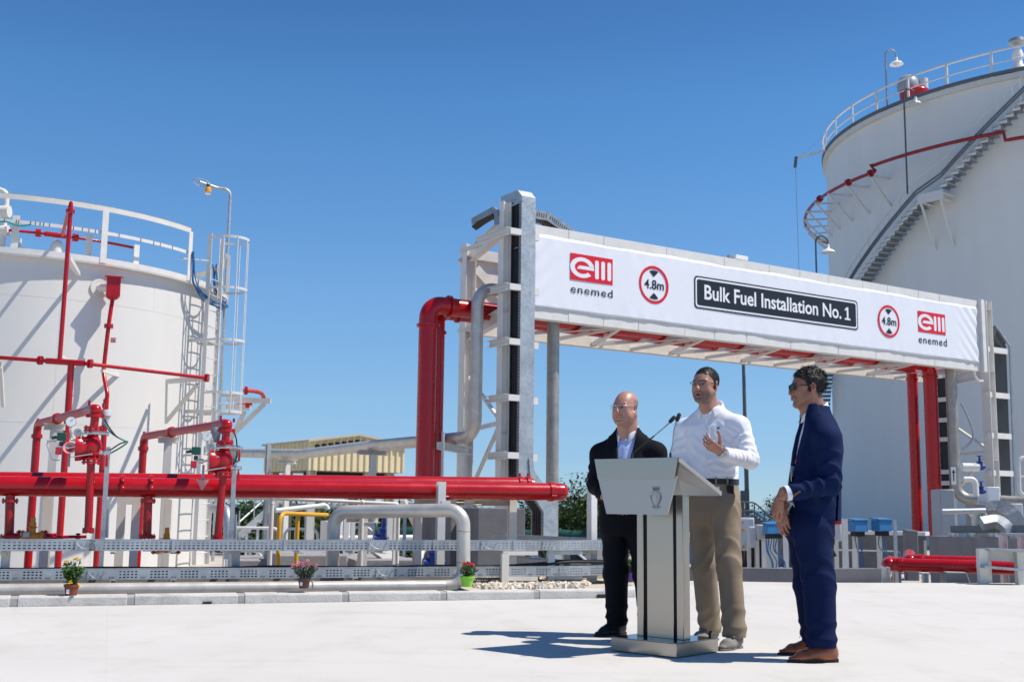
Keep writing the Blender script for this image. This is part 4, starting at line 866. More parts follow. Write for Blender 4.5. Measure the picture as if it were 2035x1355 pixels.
# sprinkler pipes in front of the left tank
Yt = 21.55
def Pt(x, y, Y=Yt): return atY(x, y, Y)
t = thing('sprinkler_pipe', 'tall red riser pipe reaching above the left tank rim with its cross pipe', 'pipe', Pt(112, 1085))
mb = MB(); mb.tube([Pt(118.5, 716), Pt(140, 424)], .042, 16); mb.build('riser', MT['red'], t)
p = Pt(140, 420); mb = MB(); mb.flange(p+V(0, 0, .0), V(0, 0, 1), .085, .05, 8, .012); mb.lathe(p, V(0, 0, 1), [(0, .05), (.09, .045), (.15, .04), (.19, .025), (.2, .005)]); mb.build('top_cap', MT['red'], t)
mb = MB(); mb.tube([Pt(139, 410), Pt(124, 468, 23.4)], .035, 12); mb.build('spur', MT['redold'], t)
mb = MB(); mb.tube([Pt(-40, 708.5), Pt(0, 710.5), Pt(92, 717)], .038, 16); mb.tube([Pt(92, 717), Pt(168, 722)], .058, 16); mb.tube([Pt(168, 722), Pt(411, 751, 23.6)], .036, 16); mb.build('cross_pipe', MT['red'], t)
for x, y, Y in ((80, 716, Yt), (179, 722.5, 21.6), (411, 751, 23.6)):
    mb = MB()
    for k in (-.022, .022): mb.flange(Pt(x, y, Y)+V(k, 0, 0), Pt(179, 722, Yt)-Pt(80, 716, Yt), .085, .022, 8, .010)
    mb.build('flange', MT['red'], t)
pe = Pt(112, 1110); mb = MB(); mb.tube([Pt(141.5, 722), V(Pt(141.5, 722).x, pe.y, -.5)], .062, 18); mb.build('lower_riser', MT['red'], t)
# bracket of the cross pipe end
t = thing('pipe_bracket', 'white triangular wall bracket under the cross pipe end on the left tank', 'bracket', Pt(335, 757, 24.2))
mb = MB(); mb.beam(Pt(333, 758, 24.6), Pt(404, 752, 23.65), .06, .10); mb.beam(Pt(330, 838, 24.6), Pt(392, 764, 23.75), .05, .08); mb.beam(Pt(332, 755, 24.65), Pt(330, 842, 24.65), .05, .05); mb.build('frame', MT['cream'], t, smooth=0)
t = thing('pipe_bracket', 'white bracket at the far left edge in front of the left tank', 'bracket', Pt(-2, 820, 22.3))
mb = MB(); mb.beam(Pt(-12, 722, 21.7), Pt(4, 726, 21.7), .10, .12); mb.beam(Pt(1, 720, 21.8), Pt(6, 808, 22.2), .06, .06); mb.build('frame', MT['cream'], t, smooth=0)
# foam chamber on its pipe
t = thing('foam_chamber', 'square red foam box on a bent red pipe in front of the left tank', 'foam chamber', Pt(186, 1085))
Yf = 23.5; ctr = Pt(225, 572, Yf); ax = (V(.92, .38, 0).normalized(), V(-.38, .92, 0).normalized(), V(0, 0, 1))
mb = MB(); mb.box(ctr, (.27, .27, .40), ax); mb.build('box', MT['red'], t, bevel=.012)
mb = MB(); mb.box(ctr+V(0, 0, .205), (.36, .36, .03), ax); mb.build('lid', MT['red'], t, bevel=.005)
mb = MB(); mb.lathe(ctr-V(0, 0, .2), V(0, 0, -1), [(0, .12), (.03, .1), (.06, .05)]); mb.tube(catmull([ctr-V(0, 0, .24), Pt(216, 646, Yf-.1), Pt(208, 715, Yf-.1), Pt(206.5, 745, Yf-.2), Pt(213, 781, Yf-.4), Pt(211, 796, Yf-.4)], 5), .042, 16); mb.build('upper_pipe', MT['red'], t)
mb = MB(); mb.flange(Pt(216, 648, Yf-.1), V(0, 0, 1), .09, .07, 8, .012); mb.build('flange', MT['red'], t)
mb = MB(); pe = Pt(211, 793, Yf-.4); mb.tube([pe, V(pe.x, pe.y, -.5)], .056, 16); mb.build('lower_pipe', MT['red'], t)
mb = MB(); p = T1(T1.ang(196, 4.61, 5.2), 4.60, ctr.z+.02); nn = (p-T1.c); nn.z = 0; nn.normalize(); mb.cyl(p, p+nn*.03, .19, 24); mb.cyl(ctr, p, .08, 14); mb.build('inlet_disc', MT['white'], t)
mb = MB(); mb.box(Pt(225, 676, Yf-.1), (.10, .02, .10)); mb.beam(Pt(214, 678, Yf-.2), Pt(233, 672, Yf-.1), .01, .012); mb.build('tag_plate', MT['pink'], t)
# sprinkler end beyond the tank on its right
t = thing('sprinkler_pipe', 'short red flanged pipe on white bracket right of the caged ladder', 'pipe', Pt(505, 800, 27.5))
Y = 27.6; mb = MB(); mb.tube(catmull([Pt(486, 776, Y-.6), Pt(505, 777, Y-.3), Pt(520, 782, Y), Pt(525, 793, Y+.2)], 5), .05, 14); mb.build('pipe_run', MT['redold'], t)
mb = MB(); mb.flange(Pt(489, 776, Y-.6), V(1, .35, 0), .10, .05, 8, .012); mb.build('flange', MT['red'], t)
mb = MB(); mb.tube([Pt(470, 804, Y+1), Pt(500, 803, Y+.8)], .035, 10); mb.flange(Pt(492, 804, Y+.8), V(1, .2, 0), .09, .08, 8, .012); mb.build('branch', MT['red'], t)
for dy, Y2, x1 in ((0, Y, 538), (14, Y+.8, 498)):
    mb = MB(); mb.beam(Pt(450, 793+dy, Y2), Pt(x1, 797+dy*.9, Y2), .09, .12); mb.beam(Pt(455, 870+dy, Y2), Pt(x1-12, 802+dy, Y2), .07, .10); mb.build('bracket', MT['cream'], t, smooth=0)
# ---------------------------------------------------------------- big pale pipe with loop, lying by the kerb
wA = .36; rA = .054
y0p = K.px(0, 1172, wA); y1p = K.px(900, 1163, wA)
t = thing('grey_pipe', 'pale stainless pipe along the kerb looping up over both cable trays', 'pipe', y1p)
dP = (y1p-y0p).normalized()
mb = MB(); mb.tube([y0p-dP*6, K.px(885, 1163, wA)], rA, 24); mb.build('low_run', MT['steel'], t)
for x in (620, 885): mb = MB(); c = K.px(x, 1164, wA); mb.lathe(c-dP*.006, dP, [(0, rA), (.003, rA*1.05), (.009, rA*1.05), (.012, rA)]); mb.build('weld', MT['steeldk'], t)
el = K.px(921, 1159, wA); up = K.px(921, 1013, wA); lf = K.px(664, 1017, 1.15)
P = bend([K.px(884, 1163, wA), el+V(0, 0, -.0), up, lf, lf-V(0, 0, 1.1)], .15, 10); rr = [rA+(.014*min(1, i/6.)) for i in range(len(P))]
mb = MB(); mb.tube(P, rr, 26); mb.build('loop', MT['steel'], t)
for x, y in ((921, 1056), (921, 1118)): mb = MB(); mb.lathe(K.px(x, y, wA), (0, 0, 1), [(0, .067), (.003, .071), (.008, .071), (.011, .067)]); mb.build('weld', MT['steeldk'], t)
# ---------------------------------------------------------------- perforated cable trays
def tray(name, label, pts, h, wd, rows, group_n, pitch, slot, lead, end_open=True):
    P = [Vector(p) for p in pts]; t = thing(name, label, 'cable tray', P[len(P)//2]-V(0, 0, h)); z = V(0, 0, 1)
    side = MB(); bot = MB(); back = MB(); lip = MB()
    for i, (a, b) in enumerate(zip(P, P[1:])):
        d = (b-a).normalized(); n = V(-d.y, d.x, 0); L_ = (b-a).length; th = .003
        def sl(u0, u1, z0, z1): side.box(a+d*((u0+u1)/2)-z*((z0+z1)/2), (u1-u0, th, z1-z0), (d, n, z))
        lipz = h*.20; gap = (h-lipz)/(rows); sh = gap*.42
        edges = [0]+[lipz+gap*k+ (gap-sh)*.2 for k in range(rows)]
        rz = [(lipz+gap*k, lipz+gap*k+sh) for k in range(rows)]
        zc = 0
        for (s_0, s_1) in rz: sl(0, L_, zc, s_0); zc = s_1
        sl(0, L_, zc, h)
        u = lead
        marks = []
        while u < L_-.02:
            # ribs between slots
            pass
            break
        n_slots = int(L_/pitch); k = 0
        for j in range(n_slots+1):
            u0 = j*pitch; solid = group_n and (j % (group_n+3)) >= group_n
            ua = u0; ub = u0+pitch if solid else u0+pitch-slot
            ub = min(ub, L_)
            if ub-ua > .001:
                for (s_0, s_1) in rz: sl(ua, ub, s_0, s_1)
            if solid and (j % (group_n+3)) == group_n: marks.append(u0+pitch)
        bot.box((a+b)/2+n*wd/2-z*h, (L_, wd, th), (d, n, z)); back.box((a+b)/2+n*wd-z*h/2, (L_, th, h), (d, n, z))
        lip.beam(a+n*.006+z*.002, b+n*.006+z*.002, .018, .007)
        if group_n:
            mk = MB()
            for u in marks:
                for q in range(4): mk.box(a+d*(u+.012*q)-z*(h*.80)-n*.0025, (.004, .002, .012), (d, n, z))
            if marks: o = mk.build('stamp_mark', MT['dark'], t, smooth=0); o['kind'] = 'stuff'
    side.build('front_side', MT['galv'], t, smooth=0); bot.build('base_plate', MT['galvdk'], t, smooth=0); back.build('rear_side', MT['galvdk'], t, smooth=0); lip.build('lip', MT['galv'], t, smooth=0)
    return t
wt = .62
zu = (K.px(0, 1072, wt).z+K.px(1110, 1074, wt).z)/2; zl_ = (K.px(0, 1134, wt).z+K.px(1130, 1123, wt).z)/2
sa = K.s(-60, wt, .5)-5; su = K.s(1113, wt, zu); s2_ = K.s(1131, wt, zl_)
c1 = K(su, wt, zu); c2 = K(s2_, wt, zl_)
t_up = tray('cable_tray', 'upper galvanised cable tray with even rows of slots behind the flower pots', [K(sa, wt, zu), c1, c1+G.g*.95, c1+G.g*.95+G.q*2.5], .098, .22, 3, 0, .042, .024, 0)
t_lo = tray('cable_tray', 'lower galvanised cable tray with slots in groups just above the pale pipe', [K(sa, wt, zl_), c2, c2+G.g*.85, c2+G.g*.85+G.q*2.5], .095, .25, 3, 5, .034, .02, 0)
o = tray('cable_tray', 'short third perforated tray low above the gravel', [K(K.s(946, .9, .12), .9, .145), K(K.s(1072, .9, .12), .9, .145)], .07, .2, 4, 0, .026, .015, 0)
for x, w_, tt, z_ in ((345, .03, t_up, zu), (565, .014, t_up, zu), (862, .014, t_up, zu), (1021, .014, t_up, zu)):
    mb = MB(); s = K.s(x, wt, z_); mb.box(K(s, wt-.006, z_-.045), (w_, .008, .108), (K.g, K.q, V(0, 0, 1))); mb.build('joint_cover', MT['galv'], tt, smooth=0, bevel=.002)
for x, tt, z_, ln in ((170, t_up, zu, .17), (192, t_up, zu, .12), (752, t_up, zu, .20), (972, t_up, zu, .18), (192, t_lo, zl_, .16), (765, t_lo, zl_, .18), (1090, t_up, zu, .14), (1120, t_lo, zl_, .10)):
    s = K.s(x, wt, z_); mb = MB(); r_ = random.Random(x)
    mb.box(K(s, wt-.006, z_-.05), (ln, .006, .088), (K.g, K.q, V(0, 0, 1)))
    for k in range(7): mb.cyl(K(s-ln/2+ln*(k+.5)/7, wt-.006, z_-.025-.045*(k % 2)), K(s-ln/2+ln*(k+.5)/7, wt-.022, z_-.028-.045*(k % 2)), .006, 6)
    if ln > .15: mb.tube([K(s-ln*.45+ln*.9*u, wt-.024, z_-.03-.05*math.sin(PI*u)) for u in np.linspace(0, 1, 9)], .0035, 6)
    mb.build('splice_plate', MT['galv'], tt, smooth=0)
# cables in the trays
t = thing('tray_cables', 'black cables lying in the lower cable tray', 'cables', K(2, wt+.1, zl_))
r_ = random.Random(9)
for k in range(6):
    P = [K(sa+i*.55, wt+.03+k*.03, zl_-.028+.010*(k % 3)+r_.uniform(-.006, .012)) for i in range(int((s2_-sa)/.55))]
    P += [c2+K.q*(.06+k*.03)-K.g*.25+V(0, 0, .02), c2+K.q*(.06+k*.03)+G.g*.05+V(0, 0, .045), c2+K.q*(.07+k*.03)+G.g*.6+V(0, 0, .035), c2+K.q*(.06+k*.03)+G.g*1.6+V(0, 0, .02)]
    mb = MB(); mb.tube(catmull(P, 4), .016, 8); mb.build('cable', MT['black'], t)
t2_ = thing('tray_cables', 'blue and dark cables inside the upper cable tray seen through its slots', 'cables', K(2, wt+.1, zu-.08))
for k in range(3):
    mb = MB(); mb.tube([K(sa+i*.8, wt+.02+k*.05, zu-.075+.006*((i+k) % 2)) for i in range(int((su-sa)/.8))], .018, 8); mb.build('cable', MT['black'] if k else paint('dark_blue_cable', (.02, .05, .16), .5), t2_)
P = [K.px(x, y, wt+.12) for x, y in ((738, 1124), (752, 1120), (775, 1123), (790, 1121), (810, 1119), (835, 1122))]
o = MB().tube(catmull(P, 5), .006, 8).build('loose_wire', MT['cream']); tag(o, 'thin pale wire lying on top of the lower tray', 'wire')
P = [c1+G.g*a+K.q*(b+.1)+V(0, 0, c) for a, b, c in ((-.12, .1, -.10), (-.06, .12, -.2), (.05, .15, -.28), (.18, .2, -.33))]
tg_ = thing('cable_loop', 'green and black cables drooping between the trays at their corner', 'cables', P[-1])
for k, m in ((0, MT['teal']), (1, MT['black']), (2, MT['grey']), (3, MT['black'])): MB().tube(catmull([p+G.g*.03*k+K.q*.02*k for p in P], 6), .012, 8).build('cable', m, tg_)
# tray supports
sup = []
for x, w_, m, top, lab in ((10, .80, 'cream', zu-.1, 'cream post under the trays at the far left edge'), (468, .86, 'galv', zu-.1, 'dark slotted strut under the trays near the ladder'), (1003, .60, 'cream', zu-.13, 'cream post standing in the gravel under the tray ends'), (1094, .70, 'galv', zu-.1, 'grey strut post at the tray corner on the gravel'), (1125, .95, 'cream', zu-.1, 'cream post behind the tray corner on the gravel')):
    s = K.s(x, w_, .3); t = thing('tray_support', lab, 'post', K(s, w_, 0)); mb = MB()
    mb.chan(K(s, w_, -.05), K(s, w_, top), .055, .075, .006, K.g); mb.build('post', MT[m], t, smooth=0)
    for z_ in (zu-.105, zl_-.1): mb = MB(); mb.beam(K(s-.02, w_-.04, z_-.02), K(s-.02, w_+.35, z_-.02), .05, .035) if x < 1000 else mb.beam(K(s-.02, w_+.02, z_-.02), K(s+.36, w_+.02, z_-.02), .05, .04); mb.build('arm', MT[m], t, smooth=0)
for x in (225, 345, 600, 706, 765): 
    for z_, nm in ((zu-.10, 'upper'), (zl_-.098, 'lower')):
        s = K.s(x, wt, z_); mb = MB(); mb.chan(K(s, wt-.012, z_-.015), K(s, wt+.4, z_-.015), .05, .028, .004); o = mb.build('tray_bracket', MT['white'], t_up if nm == 'upper' else t_lo, smooth=0)
# white square post in front of the gravel, near the man in black
p = atZ(1176, 1158, .07); t = thing('square_post', 'white square post in the gravel beside the man in black', 'post', p)
mb = MB(); mb.box(V(p.x, p.y, .67), (.085, .085, 1.2), (G.g, G.q, V(0, 0, 1))); mb.build('post', MT['white'], t, bevel=.006)
mb = MB(); mb.box(V(p.x, p.y, 1.275), (.09, .09, .012), (G.g, G.q, V(0, 0, 1))); mb.build('cap', MT['white'], t)
for z_ in (.35, .5, .72): mb = MB(); mb.cyl(V(p.x, p.y, z_)+G.g*.04, V(p.x, p.y, z_)+G.g*.06, .012, 8); mb.build('bolt', MT['galv'], t)
p2 = p+G.g*.42+G.q*.4; mb = MB(); mb.chan(V(p2.x, p2.y, .0), V(p2.x, p2.y, .5), .05, .06, .006); o = mb.build('tray_support', MT['cream'], smooth=0); tag(o, 'cream post partly hidden behind the leg of the man in black', 'post')
# ---------------------------------------------------------------- steelwork carrying the mains
def post(x, w, y0, y1, wd, lab, mat='white', head=None):
    p = K.px(x, y0, w); t = thing('pipe_support', lab, 'support', V(p.x, p.y, -.5)); mb = MB(); mb.ibeam(V(p.x, p.y, -.5), V(p.x, p.y, p.z), wd, wd, .010, K.q); mb.build('post', MT[mat], t, smooth=0)
    if head: mb = MB(); mb.beam(V(p.x, p.y, p.z+.04)-K.q*head[0]*0-K.g*head[0], V(p.x, p.y, p.z+.04)+K.g*head[1], .09, .08); mb.build('head', MT[mat], t, smooth=0)
    return t
post(272, 2.25, 984, 0, .085, 'white post below the mains left of the second stub')
post(242, 2.6, 1002, 0, .09, 'cream post with bracket below the mains left of the ladder', 'cream', (.05, .12))
post(335, 2.4, 992, 0, .07, 'cream post below the mains in front of the ladder shadow', 'cream')
post(95, 2.3, 990, 0, .09, 'cream post below the mains left of the flower pot', 'cream')
t = thing('pipe_rack', 'white steel frame carrying the right end of the red mains', 'pipe rack', K.px(877, 1130, 1.4)-V(0, 0, .3))
for x, w_, y0 in ((877, 1.36, 957), (831, 2.25, 1000), (1018, 1.75, 994)):
    p = K.px(x, y0, w_); mb = MB(); mb.ibeam(V(p.x, p.y, -.5), p, .085, .085, .010, K.q); mb.build('post', MT['white'] if x == 877 else MT['cream'], t, smooth=0)
a, b = K.px(822, 997, 2.2), K.px(1022, 999, 1.75)
for p, q in ((a, b), (K.px(877, 992, 1.4), K.px(940, 991, 2.3)), (K.px(930, 997, 1.6), K.px(985, 994, 2.4))):
    mb = MB(); mb.chan(p, q, .09, .075, .008); mb.build('beam', MT['cream'], t, smooth=0)
mb = MB(); p = K.px(884, 1000, 1.36); mb.box(p, (.10, .10, .06), (K.g, K.q, V(0, 0, 1))); mb.build('shoe', MT['white'], t, smooth=0)
# white hand rail
A = K.px(275, 985, 2.9); B = K.px(792, 1001, 2.9)
t = thing('hand_rail', 'long thin pinkish white rail just below the red mains', 'railing', K.px(540, 1115, 2.9)); mb = MB(); mb.tube(bend([A, K.px(560, 990.5, 2.9), B, B-V(0, 0, .9)], .05, 5), .022, 14); mb.build('rail', MT['cream'], t)
for x, y in ((541, 990), (720, 998)):
    p = K.px(x, y, 2.9); mb = MB(); mb.tube([V(p.x, p.y, -.5), p], .026, 14); mb.ball(p, .034, 12); mb.ball(p-V(0, 0, .06), .03, 10); mb.build('post', MT['cream'], t)
# yellow frame
w = 3.1; a = K.px(548, 1115, w); b = K.px(556, 1019, w); c = K.px(650, 1023, w+.9); t = thing('yellow_rail', 'bent yellow tube barrier behind the cable trays', 'barrier', a)
mb = MB(); mb.tube(bend([V(b.x, b.y, -.5), b, c], .12, 8), .026, 14); mb.build('tube', MT['yellow'], t)
p = K.px(592, 1020, w+.42); mb = MB(); mb.tube([V(p.x, p.y, -.5), p], .026, 12); mb.build('leg', MT['yellow'], t)
# ================================================================ background between the tanks
ZV = V(0, 0, 1)
def dn(p, z=-.5): return V(p.x, p.y, z)
# beige canopy building
C0 = atY(613, 934, 38.); zb = C0.z; ze = atY(613, 877, 38.).z; g, q = G.g, G.q
def ray_len(p, d, x):
    lo, hi = 0., 30.
    for _ in range(50):
        m = (lo+hi)/2; px = proj(p+d*m)[0]
        if (px < x) == (proj(p)[0] < x): lo = m
        else: hi = m
    return lo
Lg, Lq = ray_len(C0, g, 803), ray_len(C0, q, 526); Lr = ray_len(C0, g, 708)
zr_ = atY(708, 866, (C0+g*Lr).y).z
cb = thing('loading_canopy', 'beige corrugated canopy building on legs in the far yard', 'building', dn(C0+g*Lg/2+q*Lq/2))
def corr(p, d, L_, zlow, ztop, n, out):                          # corrugated sheet with trapezoid ribs
    vs = []; fs = []; k = int(L_/n); prof = []
    for i in range(k+1): u = L_*i/k; pr = L_/k; prof += [(u, 0), (u+pr*.55, 0), (u+pr*.62, .05), (u+pr*.9, .05)] if i < k else [(u, 0)]
    for u, o in prof: a = p+d*u+out*o; vs += [V(a.x, a.y, zlow), V(a.x, a.y, ztop(u))]
    m = len(prof); return MB().add(vs, [(2*i, 2*i+2, 2*i+3, 2*i+1) for i in range(m-1)])
gz = lambda u: ze+(zr_-ze)*min(u/Lr, (Lg-u)/(Lg-Lr) if u > Lr else 9) if u <= Lr else ze+(zr_-ze)*(Lg-u)/(Lg-Lr)
corr(C0, g, Lg, zb, gz, .22, -q).build('gable_cladding', MT['beige'], cb, smooth=0); corr(C0, q, Lq, zb, lambda u: ze, .3, -g).build('side_cladding', MT['beige'], cb, smooth=0)
corr(C0+q*Lq, g, Lg, zb, gz, .3, q).build('gable_cladding', MT['beige'], cb, smooth=0); corr(C0+g*Lg, q, Lq, zb, lambda u: ze, .3, g).build('side_cladding', MT['beige'], cb, smooth=0)
mb = MB(); A, B, Rr_ = C0+V(0, 0, ze-zb), C0+g*Lg+V(0, 0, ze-zb), C0+g*Lr+V(0, 0, zr_-zb)
for a, b in ((A, Rr_), (Rr_, B)):
    d = (b-a).normalized(); mb.prism([a-q*.15-d*.1*(a is A), b-q*.15+d*.1*(b is B), b-q*.15+d*.1*(b is B)+V(0, 0, .07), a-q*.15-d*.1*(a is A)+V(0, 0, .07)], q*(Lq+.3))
mb.build('roof', MT['beigedk'], cb, smooth=0)
for i in range(9):
    mb = MB(); u = .25+i*.24; mb.box(C0+g*u-q*.06+V(0, 0, gz(u)-zb-.18), (.15, .03, .10), (g, q, ZV)); mb.build('vent_slot', MT['dark'], cb, smooth=0)
for u, w_ in ((.15, .1), (Lg*.62, .1), (Lg-.5, .15), (.3, Lq-.2), (Lg-.3, Lq-.2), (.1, Lq*.5)):
    p = C0+g*u+q*w_; mb = MB(); mb.ibeam(dn(p), p, .24, .24, .016, g); mb.build('column', MT['beigedk'], cb, smooth=0)
zd = atY(690, 1006, 38).z; mb = MB(); mb.box(dn(C0+g*Lg*.6+q*Lq*.55, zd), (Lg*.9, Lq*.9, .16), (g, q, ZV)); mb.build('deck', MT['galvdk'], cb, smooth=0)
for z_ in (.45, .9):
    mb = MB(); mb.beam(dn(C0+g*Lg*.15, zd+z_), dn(C0+g*Lg*1.02, zd+z_), .04, .05); mb.build('rail', MT['white'], cb, smooth=0)
for i in range(8): mb = MB(); p = C0+g*Lg*(.15+.87*i/7); mb.beam(dn(p, zd), dn(p, zd+.9), .05, .05); mb.build('rail_post', MT['white'], cb, smooth=0)
mb = MB(); mb.box(C0+g*Lg*.5+q*.6-V(0, 0, .18), (Lg*.9, .5, .3), (g, q, ZV)); mb.build('loading_gear', MT['dark'], cb, bevel=.03)
mb = MB(); mb.box(dn(C0+g*Lg*.55+q*.4, zd+.45), (.5, .4, .7), (g, q, ZV)); mb.build('loading_gear', flat('dark_blue_gear', (.05, .07, .10), .5), cb, bevel=.03)
# stair to the canopy
t = thing('steel_stair', 'galvanised steel stair with handrails left of the beige canopy', 'stair', atY(500, 1075, 34)); 
for dy in (0, 1.0):
    a, b = atY(474, 1066, 34+dy), atY(566, 985, 36+dy); mb = MB(); mb.beam(a, b, .05, .22); mb.build('stringer', MT['galv'], t, smooth=0)
    mb = MB(); mb.tube(bend([atY(471, 1060, 34+dy), atY(472, 1040, 34+dy), atY(545, 975, 36+dy), atY(570, 975, 36.3+dy)], .2, 5), .03, 8); mb.build('handrail', MT['galv'], t)
    for i in range(4): u = i/3.2; p = a.lerp(b, u); mb = MB(); mb.cyl(p, p+V(0, 0, .75), .02, 6); mb.build('baluster', MT['galv'], t)
for i in range(9): p = atY(474, 1068, 34).lerp(atY(566, 987, 36), i/8.5); mb = MB(); mb.box(p+V(0, .5, 0), (.24, .95, .04)); mb.build('tread', MT['galvdk'], t, smooth=0)
# posts carrying the grey pipe
def tpost(x, ytop, Y, lab, head, mat='white', w=.14):
    p = atY(x, ytop, Y); t = thing('pipe_support', lab, 'support', dn(p)); mb = MB(); mb.ibeam(dn(p), p, w, w, .012, q); mb.build('post', MT[mat], t, smooth=0)
    if head: mb = MB(); mb.chan(p-g*head+V(0, 0, .06), p+g*head+V(0, 0, .06), .16, .12, .012); mb.build('head', MT[mat], t, smooth=0)
def onpipe(x):                                                   # depth of the long grey pipe at photo column x
    P = [G.px(300, 897, 22), G.px(440, 899, 15.0), G.px(600, 902, 9.6), G.px(735, 886, 5.0), G.px(915, 866, .72)]
    X = [proj(p)[0] for p in P]; return float(np.interp(x, X, [p.y for p in P]))
tpost(571, 921, onpipe(571), 'white T post under the long grey pipe near the beige canopy corner', .28)
tpost(741, 904, onpipe(741), 'white T post under the long grey pipe in front of the canopy gable', .40)
tpost(534, 880, 33, 'tall grey steel post left of the beige canopy', 0, 'galv', .11)
p = atY(881, 858, 22.5); t = thing('vent_post', 'thin grey tube post beside the tall red risers', 'post', dn(p)); mb = MB(); mb.tube([dn(p), p], .03, 12); mb.build('tube', MT['galv'], t)
mb = MB(); a, b = G(G.s(873, .9, 2.1), .9, 2.15), G(G.s(934, 2.0, 2.1), 2.0, 2.12); mb.chan(a, b, .12, .16, .012); o = mb.build('pipe_bracket', MT['white'], smooth=0); tag(o, 'white channel bracket carrying the grey pipe beside the tall red risers', 'bracket')
# white low railings
def railing(xa, xb, ytop, Y, lab, n, two=True, mat='white', loop=True):
    a, b = atY(xa, ytop, Y), atY(xb, ytop, Y); b.z = a.z; t = thing('railing', lab, 'railing', dn(a.lerp(b, .5), a.z-.95)); 
    mb = MB(); mb.tube(bend([a-V(0, 0, .9), a, b, b-V(0, 0, .9)], .15, 5), .032, 10); mb.build('top_rail', MT[mat], t)
    if two: mb = MB(); mb.tube([a-V(0, 0, .45), b-V(0, 0, .45)], .026, 8); mb.build('mid_rail', MT[mat], t)
    for i in range(1, n): p = a.lerp(b, i/n); mb = MB(); mb.cyl(p-V(0, 0, .9), p, .028, 8); mb.build('post', MT[mat], t)
railing(448, 556, 1048, 24, 'low white railing right of the ladder foot', 5)
railing(566, 632, 1050, 26, 'low white railing between the yellow barrier legs', 3)
railing(652, 740, 1047, 27, 'low white railing behind the loop of the pale pipe', 4)
railing(842, 893, 1052, 25, 'low white railing left of the concrete blocks', 4)
railing(452, 520, 1093, 22, 'low white kerb rail at the foot of the caged ladder', 3, False)
# grey U pipe next to ladder
Y = 19.; t = pipe('grey_pipe', 'grey goose neck pipe behind the left deluge riser', [atY(425, 1010, Y+1), atY(452, 1010, Y), atY(454, 1110, Y)], .075, .25, MT['galv'])
# white product pipes
def hpipe(name, lab, pts, r, m, br=.2): return pipe(name, lab, [atY(*p) for p in pts], r, br, m)
hpipe('white_pipe', 'fat white horizontal pipe behind the upper tray', [(655, 1069, 21.5), (875, 1067, 22.5)], .05, MT['white'], 0)
hpipe('white_pipe', 'white pipe running low behind the trays near the ladder', [(440, 1089, 17), (530, 1089, 17.5), (533, 1115, 17.5)], .05, MT['cream'])
hpipe('white_pipe', 'thin white pipe sloping up toward the pale pipe loop', [(548, 1014, 17), (648, 1003, 17.5), (652, 1012, 17.5)], .035, MT['white'], .06)
hpipe('white_pipe', 'stubby white bent pipe beside the small blue valve', [(829, 1122, 19), (832, 1095, 19), (842, 1086, 19.4)], .085, MT['wht'], .2)
hpipe('grey_pipe', 'upright thin pipe pair member left of the concrete blocks', [(666, 1045, 18), (668, 1120, 18)], .05, MT['cream'], 0)
# extra posts of the pipe supports in the middle
def bpost(x, y0, Y, w, lab, mat='cream', braces=0):
    p = atY(x, y0, Y); t = thing('pipe_support', lab, 'support', dn(p)); mb = MB(); mb.ibeam(dn(p), p, w, w, .01, K.q); mb.build('post', MT[mat], t, smooth=0); return t, p
bpost(617, 990, 20, .12, 'wide cream post right of the yellow barrier')
bpost(702, 1020, 17, .06, 'slim cream post right of the pale pipe drop leg')
bpost(688, 1025, 16, .07, 'slim white post right of the pale pipe drop leg', 'white')
t, p = bpost(722, 1030, 14.5, .10, 'cream post with wide bracket under the pale pipe loop')
mb = MB(); mb.chan(p-K.g*.2, p+K.g*.2, .12, .10, .008); mb.build('head', MT['cream'], t, smooth=0)
bpost(787, 1000, 15, .055, 'slim pinkish post behind the pale pipe loop'); bpost(775, 1000, 19, .09, 'cream post beside the blue valve'); bpost(805, 1010, 20, .05, 'grey post behind the pale pipe loop', 'galv')
for a, b, lab in (((800, 990, 24), (828, 1048, 25), 'white diagonal brace behind the pipe loop, upper one'), ((742, 1085, 16), (785, 1117, 16.3), 'white diagonal plate low behind the trays')):
    mb = MB(); mb.beam(atY(*a), atY(*b), .10, .10 if a[0] > 780 else .16); o = mb.build('brace', MT['white'], smooth=0); tag(o, lab, 'brace')
# blue valves
def bvalve(x, y, Y, sc_, lab):
    p = atY(x, y, Y); t = thing('gate_valve', lab, 'valve', p-V(0, 0, .25*sc_)); mb = MB(); mb.lathe(p-V(0, 0, .25*sc_), ZV, [(0, .14*sc_), (.04*sc_, .14*sc_), (.05*sc_, .08*sc_), (.15*sc_, .12*sc_), (.28*sc_, .10*sc_), (.30*sc_, .13*sc_), (.33*sc_, .13*sc_), (.34*sc_, .05*sc_), (.55*sc_, .04*sc_)]); mb.cyl(p-K.g*.2*sc_-V(0, 0, .12*sc_), p+K.g*.2*sc_-V(0, 0, .12*sc_), .09*sc_, 16); mb.build('valve_body', MT['bluepipe'], t)
    mb = MB(); c = p+V(0, 0, .3*sc_)
    for k in range(16): a_, b_ = 2*PI*k/16, 2*PI*(k+1)/16; mb.beam(c+V(.13*math.cos(a_), .13*math.sin(a_), 0)*sc_, c+V(.13*math.cos(b_), .13*math.sin(b_), 0)*sc_, .02*sc_, .02*sc_)
    mb.beam(c-V(.13, 0, 0)*sc_, c+V(.13, 0, 0)*sc_, .015*sc_, .015*sc_); mb.build('hand_wheel', MT['bluepipe'], t)
bvalve(763, 1058, 20, .9, 'blue gate valve above the upper tray behind the pipe loop'); bvalve(862, 1105, 17, .8, 'blue gate valve between the two trays left of the concrete blocks'); bvalve(763, 1094, 19, .7, 'blue valve between the two trays under the other blue valve')
